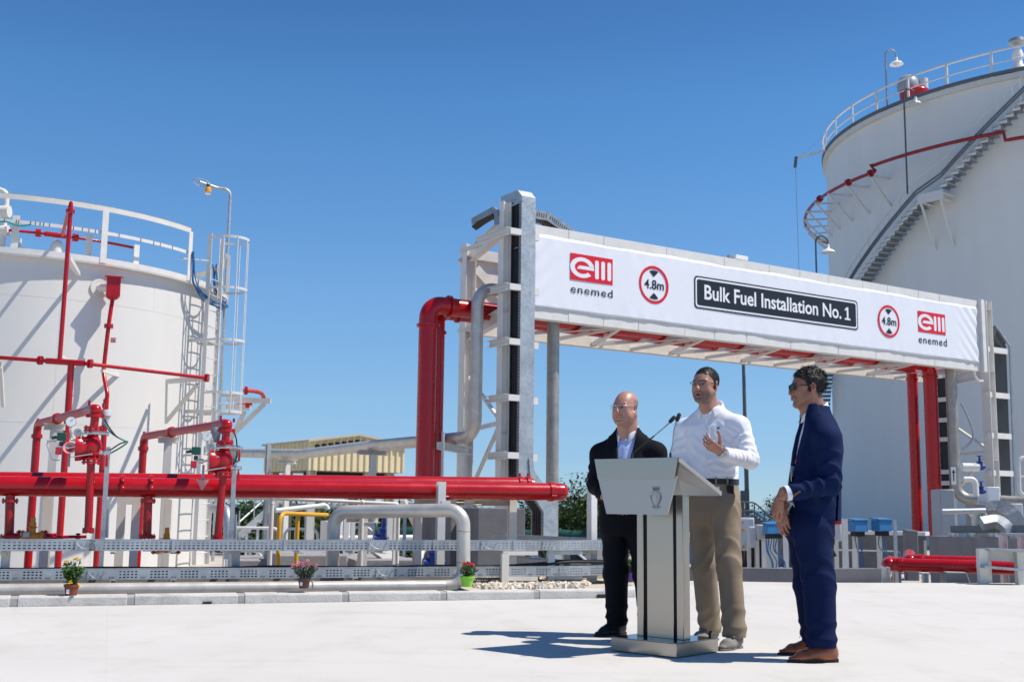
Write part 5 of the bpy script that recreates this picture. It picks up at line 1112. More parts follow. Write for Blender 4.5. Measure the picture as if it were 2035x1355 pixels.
# concrete blocks and plinths
def block(pts, Y, z0, lab, mat='concrete', depth=1.0, name='concrete_block', turn=None):
    (xa, ya), (xb, yb) = pts; a = atY(xa, ya, Y); t = turn or V(1, 0, 0); b = a+t*ray_len(a, t, xb); mb = MB(); n = V(-t.y, t.x, 0)
    mb.prism([V(a.x, a.y, z0), V(b.x, b.y, z0), b, V(a.x, a.y, a.z) if False else a], n*depth) if False else mb.prism([V(a.x, a.y, z0), V(b.x, b.y, z0), V(b.x, b.y, a.z), a], n*depth)
    o = mb.build(name, MT[mat], bevel=.012, smooth=0); tag(o, lab, 'plinth' if 'plinth' in name else 'block'); return o
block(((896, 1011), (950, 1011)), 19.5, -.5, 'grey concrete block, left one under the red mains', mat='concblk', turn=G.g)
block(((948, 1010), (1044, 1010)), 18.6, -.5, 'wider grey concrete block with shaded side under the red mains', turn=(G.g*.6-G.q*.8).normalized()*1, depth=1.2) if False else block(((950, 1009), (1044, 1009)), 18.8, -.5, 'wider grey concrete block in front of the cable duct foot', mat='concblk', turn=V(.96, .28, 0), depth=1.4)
block(((552, 1103), (690, 1103)), 15, -.5, 'low concrete plinth behind the pink flowers', depth=2.2, name='concrete_plinth', turn=V(.96, .28, 0))
block(((705, 1112), (830, 1112)), 15.5, -.5, 'low concrete plinth under the pipe loop', depth=2.0, name='concrete_plinth', turn=V(.96, .28, 0))
block(((470, 1113), (545, 1113)), 16.5, -.5, 'low concrete plinth right of the ladder foot', depth=1.6, name='concrete_plinth', turn=V(.96, .28, 0))
for x, y, Y, w, h, m, lab in ((668, 1060, 23, .55, .5, 'cream', 'cream cabinet behind the pale pipe drop leg'), (832, 1008, 20, .2, .16, 'galv', 'small grey junction box under the mains')):
    p = atY(x, y, Y); t = thing('junction_box', lab, 'box', p); mb = MB(); mb.box(p, (w, .3, h), (G.g, G.q, ZV)); mb.build('box', MT[m], t, bevel=.01); mb = MB(); mb.box(p-G.q*.155, (w*.8, .012, h*.8), (G.g, G.q, ZV)); mb.build('door', MT[m], t, bevel=.004); mb = MB(); mb.beam(dn(p), p-ZV*h/2, .06, .06); mb.build('leg', MT[m], t, smooth=0)
# green shade net fence
def netfence(x0, x1, Y0, Y1, ytop, ybot, lab):
    a, b = atY(x0, ytop, Y0), atY(x1, ytop, Y1); zlo = atY((x0+x1)/2, ybot, (Y0+Y1)/2).z; t = thing('shade_fence', lab, 'fence', V((a.x+b.x)/2, (a.y+b.y)/2, zlo)); n = max(3, int((b-a).length/2.4)); vs = []; nz = 4; m = n*6
    for j in range(nz+1):
        for i in range(m+1):
            u = i/m; p = a.lerp(b, u); sag = .06*math.sin(PI*(u*n % 1)); z_ = zlo+(a.z-sag-zlo)*j/nz; vs.append(V(p.x, p.y+.04*math.sin(i*1.3+j), z_))
    o = MB().add(vs, [(j*(m+1)+i, j*(m+1)+i+1, (j+1)*(m+1)+i+1, (j+1)*(m+1)+i) for j in range(nz) for i in range(m)]).build('net', MT['net'], t); o.modifiers.new('Solidify', 'SOLIDIFY').thickness = .01
    for i in range(n+1): p = a.lerp(b, i/n); mb = MB(); mb.cyl(V(p.x, p.y+.06, zlo-.3), V(p.x, p.y+.06, a.z+.05), .04, 8); mb.build('post', MT['galvdk'], t)
netfence(640, 1215, 62, 58, 1043, 1100, 'dark green shade net fence in front of the far trees')
# trees
def leafmat(name, c): return paint(name, c, .6, 0, .45, 1.2, spec=.2)
LM = [leafmat('olive_leaves', (.055, .085, .022)), leafmat('dark_leaves', (.035, .06, .02)), leafmat('yellow_green_leaves', (.11, .13, .035))]
bark = paint('bark', (.12, .09, .06), .9, 0, .3, 8)
def tree(base, h, wd, lab, seed, m=0, n=1500, ls=.16, group='trees beyond the yard', lowf=.15):
    r_ = random.Random(seed); B = Vector(base); t = thing('tree', lab, 'tree', B, group=group); mb = MB(); mb.tube([B, B+V(.1, 0, h*.3), B+V(-.05, .1, h*.6)], [.03*h, .022*h, .01*h], 8)
    cl = []
    for k in range(13):
        a = r_.uniform(0, 2*PI); rad = wd*.5*r_.uniform(.05, .8); z_ = h*r_.uniform(lowf+.15, .92); f = 1-.55*max(0, (z_/h-.55)/.45); c = B+V(rad*f*math.cos(a), rad*f*math.sin(a), z_); cl.append((c, wd*r_.uniform(.16, .27)))
        if k < 7: mb.tube([B+V(0, 0, h*.3), B.lerp(c, .6)+V(0, 0, h*.1), c], [.014*h, .008*h, .003*h], 6)
    mb.build('trunk', bark, t); lf = MB()
    for i in range(n):
        c, r = cl[r_.randrange(len(cl))]; d = V(r_.gauss(0, 1), r_.gauss(0, 1), r_.gauss(0, 1)).normalized(); p = c+d*r*(r_.random()**.4)*V(1, 1, .8).length/1.6
        a = V(r_.gauss(0, 1), r_.gauss(0, 1), r_.gauss(0, .6)).normalized(); b = a.cross(d+V(.01, .02, .3)).normalized(); s = ls*r_.uniform(.6, 1.3); lf.add([p-a*s, p-b*s*.45, p+a*s, p+b*s*.45], [(0, 1, 2, 3)])
    lf.build('crown', LM[m], t, smooth=0)
tr_ = [(1150, 976, 66, 6.2, 'round olive green tree directly behind the green net left of the man in black', 0), (1128, 990, 70, 5., 'olive tree peeking out right of the red pipe cap', 1), (1190, 984, 69, 5.5, 'olive tree hidden partly by the man in black', 0),
       (466, 1003, 70, 5.5, 'low dark tree just right of the ladder foot', 1), (500, 1008, 74, 6., 'low tree between the grey post and ladder', 0), (540, 1012, 72, 6, 'low dark tree under the beige canopy edge', 1), (600, 1014, 75, 7, 'low tree seen through the canopy legs', 1), (655, 1010, 74, 6, 'low tree right of the yellow barrier', 0),
       (700, 1012, 70, 6, 'low olive tree behind the pale pipe loop, left part', 0), (755, 1013, 72, 6, 'low olive tree behind the blue valve', 0), (815, 1016, 72, 6, 'low olive tree behind the white brace', 2), (860, 1022, 70, 5, 'low olive tree left of the concrete blocks', 0), (920, 1015, 76, 7, 'low tree hidden behind the concrete blocks', 1), (1050, 1010, 72, 6, 'low tree behind the cable duct foot', 1), (1090, 1000, 74, 6, 'tree behind the tall grey pipe', 1)]
for i, (x, yt, Y, wd, lab, m) in enumerate(tr_):
    p = atY(x, yt, Y); zb_ = tz(p.x, Y)-.1; tree((p.x, Y, zb_), p.z-zb_, wd, lab, 40+i, m, 5200 if i < 3 else 2000, .13 if i < 3 else .16, lowf=.0)
p = atY(1541, 996, 62); tree((p.x, 62, -.6), p.z+.6, 3.6, 'small yellow green tree between the man in white and the man in blue', 77, 2, 1800, .09, None, .3)
# hedge mass closing the far yard
lf = MB(); r_ = random.Random(2)
for i in range(5000):
    x = r_.uniform(-30, 14); y = 78+r_.uniform(0, 5); zb_ = tz(x, y); z_ = zb_+r_.random()**.8*(1.9+.5*math.sin(x*.9)+.4*math.sin(x*2.3)); a = V(r_.gauss(0, 1), r_.gauss(0, 1), r_.gauss(0, .6)).normalized(); b = a.cross(V(r_.gauss(0, 1), -1, r_.gauss(0, 1))).normalized(); s = .26
    p = V(x, y, z_); lf.add([p-a*s, p-b*s*.5, p+a*s, p+b*s*.5], [(0, 1, 2, 3)])
o = lf.build('hedge', LM[1], smooth=0); tag(o, 'far dark hedge line closing the yard', 'hedge', kind='stuff')
# parked cars
def make_car(lab, loc, rz, body):
    t = thing('parked_car', lab, 'car', loc, rz, 'cars in the lower car park')
    def bx(name, secs, m, parent=t, bev=.03):
        vs = []; fs = []; n = len(secs[0])
        for s_ in secs: vs += s_
        for i in range(len(secs)-1):
            for j in range(n): fs.append((i*n+j, i*n+(j+1) % n, (i+1)*n+(j+1) % n, (i+1)*n+j))
        fs += [tuple(range(n-1, -1, -1)), tuple(range((len(secs)-1)*n, len(secs)*n))]; return MB().add(vs, fs).build(name, m, parent, bevel=bev, local=True)
    def sec(x, zl, zh, w, tw): return [V(x, -w, zl), V(x, -w, (zl+zh)/2), V(x, -tw, zh), V(x, tw, zh), V(x, w, (zl+zh)/2), V(x, w, zl)]
    b = bx('body', [sec(-2.05, .45, .80, .72, .66), sec(-1.95, .28, .92, .82, .74), sec(-1.0, .22, .95, .86, .78), sec(.3, .22, .95, .86, .78), sec(1.2, .24, .88, .85, .75), sec(1.9, .3, .74, .80, .68), sec(2.08, .42, .62, .68, .6)], body)
    bx('cabin', [sec(-1.75, .9, .95, .74, .70), sec(-1.25, .9, 1.42, .74, .56), sec(.0, .9, 1.46, .76, .58), sec(.9, .86, .92, .74, .70)], MT['glassdk'], b)
    bx('roof_panel', [sec(-1.3, 1.40, 1.44, .58, .54), sec(-.6, 1.44, 1.49, .60, .56), sec(.05, 1.44, 1.48, .6, .56)], body, b, .01)
    for sx in (-1, 1):
        for (x0, z0, x1, z1) in ((-1.72, .95, -1.27, 1.42), (.9, .92, .03, 1.46), (-.45, .95, -.45, 1.45)): m_ = MB(); m_.beam(V(x0, sx*.75, z0), V(x1, sx*.585, z1), .06, .05); m_.build('pillar', body, b, local=True, smooth=0)
        for x in (-1.28, 1.32):
            m_ = MB(); m_.cyl(V(x, sx*.70, .31), V(x, sx*.87, .31), .31, 24); w_ = m_.build('wheel', MT['dark'], t, local=True); m_ = MB(); m_.cyl(V(x, sx*.86, .31), V(x, sx*.885, .31), .19, 16); m_.build('rim', MT['chrome'], w_, local=True)
        m_ = MB(); m_.ball(V(1.92, sx*.62, .62), .13, 10, (.8, 1, .6)); m_.build('headlight', MT['ltgrey'], t, local=True)
        m_ = MB(); m_.ball(V(.55, sx*.92, .95), .1, 10, (.8, 1, .7)); m_.build('wing_mirror', body, t, local=True)
    return t
p = atY(1168, 1130, 40); make_car('white parked car seen between the trays and the white square post', (p.x-.1, 40, -2.1), -.5, flat('white_car_paint', (.75, .76, .77), .25))
p = atY(1050, 1120, 42); make_car('grey blue parked car behind the cable duct foot', (p.x, 43, -2.1), -.4, flat('blue_grey_car_paint', (.12, .16, .22), .3))
# ================================================================ right yard
# tall yard lamp between the speaker and the man in blue
p = atY(1486, 1022, 46); tp = atY(1477, 706, 46); t = thing('lamp_post', 'tall dark lamp post behind the man in white', 'lamp post', V(p.x, p.y, -.6))
dk = flat('dark_post_paint', (.10, .11, .12), .45)
mb = MB(); mb.tube([V(p.x, p.y, -.6), V(tp.x, tp.y, tp.z)], [.10, .065], 12); mb.build('pole', dk, t)
mb = MB(); mb.tube([V(tp.x, tp.y, tp.z-.1), V(tp.x-.15, tp.y-.3, tp.z)], .05, 8); mb.box(V(tp.x-.3, tp.y-.6, tp.z+.02), (.34, .7, .12), (V(.9, .3, 0).normalized(), V(-.3, .9, .15).normalized(), V(0, -.1, 1).normalized())); mb.build('lamp_head', dk, t, bevel=.03)
q_ = atY(1479, 986, 46); mb = MB(); mb.box(V(q_.x, q_.y-.1, q_.z), (.32, .25, .45)); mb.build('junction_box', dk, t, bevel=.02)
p = atY(1476, 1008, 45.5); mb = MB(); mb.box(V(p.x-.05, p.y, p.z-.3), (.18, .18, 1.3)); o = mb.build('short_post', dk, bevel=.02); tag(o, 'short dark post beside the foot of the tall lamp post', 'post')
# left lamp above the small tank
B = atY(457, 900, 28.6); t = thing('lamp_post', 'bent grey lamp post with amber lamp rising behind the caged ladder', 'lamp post', V(B.x, B.y, -.5))
Yl = 28.6; pts = [V(B.x, B.y, -.5), atY(458, 378, Yl), atY(432, 374, Yl-.1), atY(396, 362, Yl-.4)]; pts[0] = V(pts[1].x, pts[1].y, -.5)
mb = MB(); mb.tube(bend(pts, .22, 8), .04, 12); mb.build('pole', MT['galv'], t)
c = atY(409, 368, Yl-.3); mb = MB()
ell = [c+V(-.1+.22*math.cos(a)*1.0, .0, .05+.10*math.sin(a)-.07*math.cos(a)) for a in np.linspace(0, 2*PI, 21)]
mb.tube(ell, .014, 6); mb.build('guard_ring', MT['galv'], t)
c = atY(414, 371, Yl-.3); mb = MB(); mb.lathe(c, (0, 0, -1), [(0, .03), (.02, .06), (.05, .07), (.15, .085), (.17, .07)]); mb.build('lamp_glass', paint('amber_glass', (.75, .32, .03), .15), t)
mb = MB(); mb.lathe(c-V(0, 0, .17), (0, 0, -1), [(0, .07), (.03, .06), (.05, .02)]); mb.build('lens', MT['wht'], t); mb = MB(); mb.lathe(c+V(0, 0, .06), (0, 0, -1), [(0, .03), (.04, .05), (.06, .05)]); mb.build('cap', MT['dark'], t)
# steel stair with rails, far middle
t = thing('steel_stair', 'dark steel stair with double handrails beside the tall lamp post', 'stair', atY(1540, 1060, 40))
for k, Y in ((0, 40), (1, 41.2)):
    for dy in (0, 17):
        mb = MB(); mb.tube(bend([atY(1455, 1000+dy*.2, Y), atY(1470, 997+dy, Y), atY(1499, 998+dy, Y), atY(1560, 1050+dy, Y)], .3, 5), .028, 8); mb.build('handrail', dk, t)
    mb = MB(); mb.beam(atY(1490, 1026, Y), atY(1545, 1072, Y), .06, .22); mb.build('stringer', dk, t, smooth=0)
    for i in range(4): p = atY(1499, 998, Y).lerp(atY(1560, 1050, Y), i/3); mb = MB(); mb.cyl(p-V(0, 0, .9), p, .025, 6); mb.build('baluster', dk, t)
    for x in (1459, 1478): p = atY(x, 998, Y); mb = MB(); mb.cyl(p-V(0, 0, 1.1), p, .025, 6); mb.build('baluster', dk, t)
for i in range(7): p = atY(1492, 1026, 40.6).lerp(atY(1545, 1072, 40.6), i/6); mb = MB(); mb.box(p, (.25, 1.1, .04)); mb.build('tread', dk, t, smooth=0)
# electric cabinets on legs
Yc = 21.
def cab(x0, x1, y0, y1, Y, lab, dep=.3, m='ltgrey', marks=0):
    a, b = atY(x0, y0, Y), atY(x1, y1, Y); c = (a+b)/2; w_, h_ = abs(b.x-a.x), abs(a.z-b.z); t = thing('electric_cabinet', lab, 'cabinet', V(c.x, c.y, -.5)); mb = MB(); mb.box(V(c.x, c.y+dep/2, c.z), (w_, dep, h_)); mb.build('housing', MT[m], t, bevel=.012)
    mb = MB(); mb.box(V(c.x, c.y-.008, c.z), (w_*.9, .02, h_*.92)); d = mb.build('door', MT[m], t, bevel=.004); mb = MB(); mb.box(V(c.x+w_*.36, c.y-.03, c.z), (.025, .025, .10)); mb.build('handle', MT['dark'], d)
    for s in (-.4, .4): mb = MB(); mb.beam(V(c.x+w_*s, c.y+dep/2, -.5), V(c.x+w_*s, c.y+dep/2, c.z-h_/2), .06, .06); mb.build('leg', MT['cream'], t, smooth=0)
    for k in range(marks): mb = MB(); mb.box(V(c.x-w_*.2, c.y-.022, c.z+h_*(.36-.22*k-.3*(k > 1))), (.035, .01, .035)); mb.build('lamp_mark', MT['orange'], d)
    mb = MB()
    for k in range(4): mb.tube(catmull([V(c.x-w_*.3+w_*.2*k, c.y+dep/2, c.z-h_/2+.03), V(c.x-w_*.25+w_*.15*k, c.y+dep/2, c.z-h_/2-.15), V(c.x-w_*.1+w_*.1*k, c.y+dep/2+.05, c.z-h_/2-.35), V(c.x+w_*.1*k, c.y+.2, -.5)], 5), .018, 8)
    o = mb.build('cable', MT['black'], t)
    return t
cab(1466, 1500, 1028, 1094, Yc, 'tall light grey electric cabinet right beside the man in white', .35, 'ltgrey', 3)
cab(1489, 1507, 1046, 1088, Yc-.5, 'medium light grey electric cabinet with black handle beside the taller one', .25); cab(1505, 1520, 1042, 1072, Yc-.6, 'small light grey electric cabinet left of the blue boxes', .22)
def bluebox(x, y, w_, h_, Y, lab):
    c = atY(x, y, Y); t = thing('blue_junction_box', lab, 'junction box', V(c.x, c.y, -.5)); u = (V(.93, .37, 0).normalized(), V(-.37, .93, 0).normalized(), ZV)
    mb = MB(); mb.box(c, (w_, w_*.8, h_), u); mb.build('box', MT['blue'], t, bevel=.012)
    mb = MB(); mb.prism([c-u[0]*w_*.56-u[1]*w_*.48+ZV*h_*.5, c+u[0]*w_*.56-u[1]*w_*.48+ZV*h_*.5, c+u[0]*w_*.56+u[1]*w_*.48+ZV*h_*.62, c-u[0]*w_*.56+u[1]*w_*.48+ZV*h_*.62], ZV*.02); mb.build('lid', MT['blue'], t)
    mb = MB(); mb.box(c-ZV*(h_*.5+.04), (w_*.7, w_*.5, .08), u); mb.build('gland_plate', MT['dark'], t, smooth=0)
    mb = MB(); mb.chan(V(c.x, c.y+.16, -.5), V(c.x, c.y+.16, c.z), .06, .08, .006, V(1, 0, 0)); mb.build('leg', MT['cream'], t, smooth=0)
    r_ = random.Random(int(x))
    for k in range(3): mb = MB(); mb.tube(catmull([c-ZV*(h_*.5+.07)+u[0]*(.06*(k-1)), c-ZV*(h_*.5+.28)+u[0]*(.03*(k-1)+r_.uniform(-.06, .06)), c-ZV*(h_*.5+.48)+u[0]*(.06+r_.uniform(-.05, .10)), c-ZV*(h_*.5+.80)+u[0]*r_.uniform(-.05, .12)], 5), .009, 8); mb.build('cable', MT['cyan'], t)
bluebox(1528, 1051, .17, .16, 20, 'bright blue junction box left of a pair, next to the grey cabinets'); bluebox(1544, 1050, .20, .17, 20.2, 'bright blue junction box at the hand of the man in blue')
bluebox(1704, 1045, .28, .19, 20.5, 'bright blue junction box on a leg just right of the man in blue'); bluebox(1752, 1044, .28, .19, 20.5, 'bright blue junction box on a leg left of the tall red pipes')
def rpost(x, y0, Y, w_, lab, m='cream'):
    p = atY(x, y0, Y); mb = MB(); mb.chan(V(p.x, p.y, -.5), p, w_*.7, w_, .008, V(1, 0, 0)); o = mb.build('steel_post', MT[m], smooth=0); tag(o, lab, 'post'); return o
rpost(1561, 1052, 20.5, .08, 'white steel post with red mark behind the trousers of the man in blue', 'white'); rpost(1678, 1030, 19.5, .09, 'tall cream steel post just right of the man in blue'); rpost(1778, 1032, 20, .055, 'slim grey steel post left of the tall red pipes', 'galv'); rpost(1698, 1090, 19, .07, 'short cream steel post between the blue boxes'); rpost(1518, 1075, 20, .06, 'short cream steel post under the grey cabinets'); rpost(1532, 1062, 20.6, .09, 'cream steel post between the paired blue boxes')
p = atY(1664, 1036, 19.8); t = thing('alarm_box', 'small red alarm box with grey back behind the man in blue', 'box', V(p.x, p.y, -.5)); mb = MB(); mb.box(p, (.12, .1, .09)); mb.build('box', MT['red'], t, bevel=.01); mb = MB(); mb.box(p+V(-.05, .12, -.12), (.28, .1, .42)); mb.build('back_plate', MT['ltgrey'], t, bevel=.02); mb = MB(); mb.beam(V(p.x, p.y+.1, -.5), V(p.x, p.y+.1, p.z-.3), .06, .06); mb.build('leg', MT['cream'], t, smooth=0)
mb = MB(); P = [(1652, 1060), (1656, 1075), (1653, 1090), (1660, 1105)]
o = MB().tube(catmull([atY(x, y, 19.7) for x, y in P], 5), .03, 8).build('cable_bundle', MT['black']); tag(o, 'black cables hanging below the small red alarm box', 'cables')
# pale bund wall before the big tank with ledge
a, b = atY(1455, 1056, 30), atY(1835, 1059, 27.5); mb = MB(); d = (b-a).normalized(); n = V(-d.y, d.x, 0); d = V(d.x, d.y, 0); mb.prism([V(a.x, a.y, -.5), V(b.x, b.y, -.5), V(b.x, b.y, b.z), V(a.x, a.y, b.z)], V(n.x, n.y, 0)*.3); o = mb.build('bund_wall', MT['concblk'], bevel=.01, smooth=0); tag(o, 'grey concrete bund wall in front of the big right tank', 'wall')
mb = MB(); mb.prism([V(a.x, a.y-.12, b.z-.06), V(b.x, b.y-.12, b.z-.06), V(b.x, b.y-.12, b.z+.03), V(a.x, a.y-.12, b.z+.03)], V(n.x, n.y, 0)*.45); o = mb.build('wall_coping', MT['wht'], smooth=0, bevel=.005); tag(o, 'thin white coping along the bund wall before the big tank', 'coping')
a, b = atY(1655, 1093, 21.3), atY(1790, 1096, 21); mb = MB(); mb.prism([V(a.x, a.y, -.5), V(b.x, b.y, -.5), V(b.x, b.y, b.z), V(a.x, a.y, a.z)], V(.1, .8, 0)); o = mb.build('concrete_plinth', MT['concblk'], bevel=.01, smooth=0); tag(o, 'low concrete plinth under the right blue boxes', 'plinth')
a, b = atY(1800, 1052, 24), atY(1824, 1054, 24); mb = MB(); mb.prism([V(a.x, a.y, -.5), V(b.x, b.y, -.5), V(b.x, b.y, b.z), V(a.x, a.y, a.z)], V(.2, .8, 0)); o = mb.build('dark_block', MT['concdk'], bevel=.02, smooth=0); tag(o, 'dark wall stub just left of the tall red pipes', 'wall')
# concrete pit wall at right
a, b = atY(1846, 1064, 21), atY(2080, 1070, 19.5); mb = MB(); d = (b-a); d.z = 0; d.normalize(); n = V(-d.y, d.x, 0); mb.prism([V(a.x, a.y, -.5), V(b.x, b.y, -.5), V(b.x, b.y, b.z), V(a.x, a.y, a.z)], n*.25)
mb2 = MB(); mb2.prism([V(a.x, a.y, -.5), V(a.x, a.y, a.z), V(a.x, a.y, a.z)+n*6-V(0, 0, .0), V(a.x, a.y, -.5)+n*6], d*.25)
o = mb.build('pit_wall', paint('stained_concrete', (.27, .25, .25), .85, 0, .2, 2.5, bump=.2, bscale=15, dirt=(.16, .145, .145), damt=.6, stretch=(1, 1, .3)), bevel=.01, smooth=0); tag(o, 'stained grey concrete pit wall behind the low red pipes at right', 'wall')
aw, dw, nw_ = a, d, n
mb = MB(); P0, P1 = a+d*.35+n*.12+V(0, 0, .06), b+n*.12+V(0, 0, .10)
t = thing('cable_tray', 'dark galvanised cable tray resting on the right pit wall', 'cable tray', (P0+P1)/2); mb.beam(P0+V(0, 0, .06), P1+V(0, 0, .06), .015, .13); mb.build('side', flat('dull_tray', (.16, .18, .18), .5, .3), t, smooth=0); mb = MB(); mb.beam(P0+n*.15, P1+n*.15, .3, .01); mb.build('base_plate', MT['galvdk'], t, smooth=0)
for i in range(5): c = P0.lerp(P1, (i+.1)/5); mb = MB(); mb.box(c-V(0, 0, .04), (.08, .2, .08)); mb.build('spacer', MT['cream'], t, smooth=0)
# bent grey rail over the tray
mb = MB(); Y = 22; t = thing('hose_rail', 'bent grey tube rail above the dark tray at right', 'railing', atY(1920, 1050, Y)); mb.tube(bend([atY(1872, 1016, Y), atY(1974, 1014, Y), atY(1979, 1052, Y)], .12, 6), .05, 12); mb.build('tube', MT['galv'], t)
for x, m in ((1932, 'cream'), (1950, 'ltgrey')): mb = MB(); mb.tube(bend([atY(x-5, 1019, Y+.1), atY(x+5, 1019, Y+.1), atY(x+6, 1052, Y+.1)], .06, 5), .06, 12); mb.build('bent_leg', MT[m], t)
mb = MB(); mb.tube(catmull([atY(1953, 1022, Y), atY(1947, 1035, Y), atY(1945, 1052, Y)], 5), .025, 8); mb.build('green_hose', MT['teal'], t)
# grey gantry-side product pipe riser with elbow
w = .66; xs_ = G.s(1895, w, 3); za = G.px(1895, 978, w)
e0 = G(xs_, w, za.z-.18); Yr = e0.y
t = pipe('grey_pipe', 'grey pipe coming down at the right gantry leg and turning right', [G(xs_-3, w, 5.45), G(xs_, w, 5.45), e0, atY(2090, 1000, Yr-1.0)], .16, .42, MT['steeldk'])
p = atY(1895, 945, Yr-.2); mb = MB(); mb.box(p, (.14, .02, .5)); mb.build('arrow_plate', MT['wht'], t, smooth=0)
mb = MB(); mb.box(p-V(0, .014, .02), (.03, .006, .26)); mb.prism([p+V(-.05, -.014, .08), p+V(.05, -.014, .08), p+V(0, -.014, .18)], V(0, -.006, 0)); mb.build('arrow', MT['dark'], t, smooth=0)
mb = MB(); c = atY(1984, 1012, Yr-.6); mb.beam(V(c.x, c.y, -.5), V(c.x, c.y, c.z), .18, .14); mb.build('saddle', MT['ltgrey'], t, smooth=0)
# cable ladders of the right leg
def rungtray(x, w, y0, y1, wd, dep, lab, zs_, bl=True):
    s = G.s(x, w, 3); zt_ = G.px(x, y0, w).z; t = thing('cable_ladder', lab, 'cable ladder', G(s, w, -.5)); mb = MB()
    mb.box(G(s, w, (zt_-.5)/2), (dep*.1, wd, zt_+.5), (G.g, G.q, ZV)); mb.build('tray_back', MT['black'] if bl else flat('dark_mesh', (.055, .06, .062), .6), t, smooth=0)
    for sd in (-1, 1): mb = MB(); mb.box(G(s, w+sd*wd/2, (zt_-.5)/2), (dep, .012, zt_+.5), (G.g, G.q, ZV)); mb.build('tray_side', MT['galvdk'], t, smooth=0)
    for y in zs_: z_ = G.px(x, y, w).z; mb = MB(); mb.beam(G(s-dep*.8, w-wd*.75, z_), G(s-dep*.8, w+wd*.75, z_), .07, .13); mb.build('cross_bar', MT['white'], t, smooth=0)
    return s, zt_
rungtray(1876, 2.1, 752, 0, .50, .3, 'black filled cable ladder between the red pipes and the right gantry leg', (796, 836, 874, 938, 960))
sF = G.s(1985, .35, 3)
t = thing('cable_ladder', 'dark perforated cable duct leaning out right of the right gantry leg', 'cable ladder', G(sF, .35, -.5))
za_, zb_ = G.px(1998, 690, .35).z, G.px(1958, 655, .35).z
mesh = flat('dark_perforated_steel', (.075, .08, .082), .6, .2)
PL = [(G.s(1990, .35, 2)-.0, -.4), (G.s(1986, .35, 5), za_), (G.s(1962, .35, 6), zb_)]
for i in range(2):
    a_, b_ = PL[i], PL[i+1]; mb = MB(); mb.beam(G(a_[0], .35, a_[1]), G(b_[0], .35, b_[1]), .44, .30, G.q*-1+G.g*.0 if False else None); mb.build('duct', mesh, t, smooth=0)
    mb = MB(); mb.beam(G(a_[0]+.18, .08, a_[1]), G(b_[0]+.18, .08, b_[1]), .05, .05); mb.build('edge_strip', MT['galv'], t, smooth=0)
for y in (697, 786, 866, 940): z_ = G.px(1985, y, .1).z; mb = MB(); mb.beam(G(G.s(1958, .1, 4), .1, z_), G(G.s(2004, .1, 4), .1, z_), .12, .16); mb.build('cross_bar', MT['white'], t, smooth=0)
mb = MB(); mb.tube(catmull([atY(x, y, 30.5) for x, y in ((1910, 800), (1924, 830), (1934, 860), (1928, 880), (1912, 893))], 6), .03, 8); o = mb.build('loose_cable', MT['grey']); tag(o, 'loose grey cable loop hanging beside the right gantry leg', 'cable')
# small pump corner far right
bvalve(1947, 921, 28, .62, 'dark blue valve in front of the right gantry leg'); bvalve(1950, 970, 26, .5, 'lower dark blue valve above the right grey pipe')
hpipe('white_pipe', 'short white pipe leading left from the dark blue valve', [(1912, 928, 28), (1945, 928, 28)], .10, MT['white'], 0); hpipe('white_pipe', 'thin white goose neck pipe above the right grey pipe', [(1915, 952, 25), (1938, 952, 25), (1940, 985, 25)], .06, MT['white'], .1)
for x0, x1, y0, y1, Y, m, lab in ((1962, 1988, 967, 995, 27, 'wht', 'small white cube plinth behind the right grey pipe'), (1868, 1900, 972, 1056, 26.5, 'grey', 'grey steel cabinet behind the nearer red pipe'), (1938, 1968, 1000, 1050, 27, 'concrete', 'grey concrete pedestal behind the bent rail'), (2008, 2035, 1000, 1060, 26, 'ltgrey', 'light grey box at the far right edge')):
    a, b = atY(x0, y0, Y), atY(x1, y1, Y); c = (a+b)/2; mb = MB(); mb.box(V(c.x, c.y+.3, (a.z-.5)/2), (abs(b.x-a.x), .6, a.z+.5)); o = mb.build('pedestal' if m in ('wht', 'concrete') else 'cabinet', MT[m], bevel=.015); tag(o, lab, 'pedestal' if m in ('wht', 'concrete') else 'cabinet')
Y = 20.5; t = thing('bent_duct', 'large grey bent cable duct curving down behind the right tray', 'duct', atY(2000, 1055, Y))
P = [atY(1962, 1015, Y+.3), atY(1985, 1013, Y+.2), atY(2008, 1022, Y), atY(2020, 1045, Y), atY(2022, 1065, Y)]
MB().tube(catmull(P, 6), .17, 4).build('duct_body', MT['galvdk'], t, smooth=20)
P = catmull([atY(1950, 1040, Y-.3), atY(1980, 1036, Y-.3), atY(1998, 1046, Y-.4), atY(2004, 1060, Y-.4)], 6)
MB().tube(P, .12, 4).build('duct_branch', MT['galv'], t, smooth=20)
Y = 18.5; t = thing('safety_rail', 'white rounded safety rail at the far right edge', 'railing', atY(2040, 985, Y)); mb = MB(); mb.tube(bend([atY(2090, 909, Y), atY(2024, 909, Y), atY(2026, 983, Y), atY(2090, 985, Y)], .09, 6), .03, 10); mb.build('loop', MT['white'], t); mb = MB(); mb.tube([atY(2025, 946, Y), atY(2090, 946, Y)], .024, 8); mb.build('mid_bar', MT['white'], t); mb = MB(); p = atY(2045, 985, Y); mb.tube([V(p.x, p.y, -.5), p], .03, 8); mb.build('post', MT['white'], t)
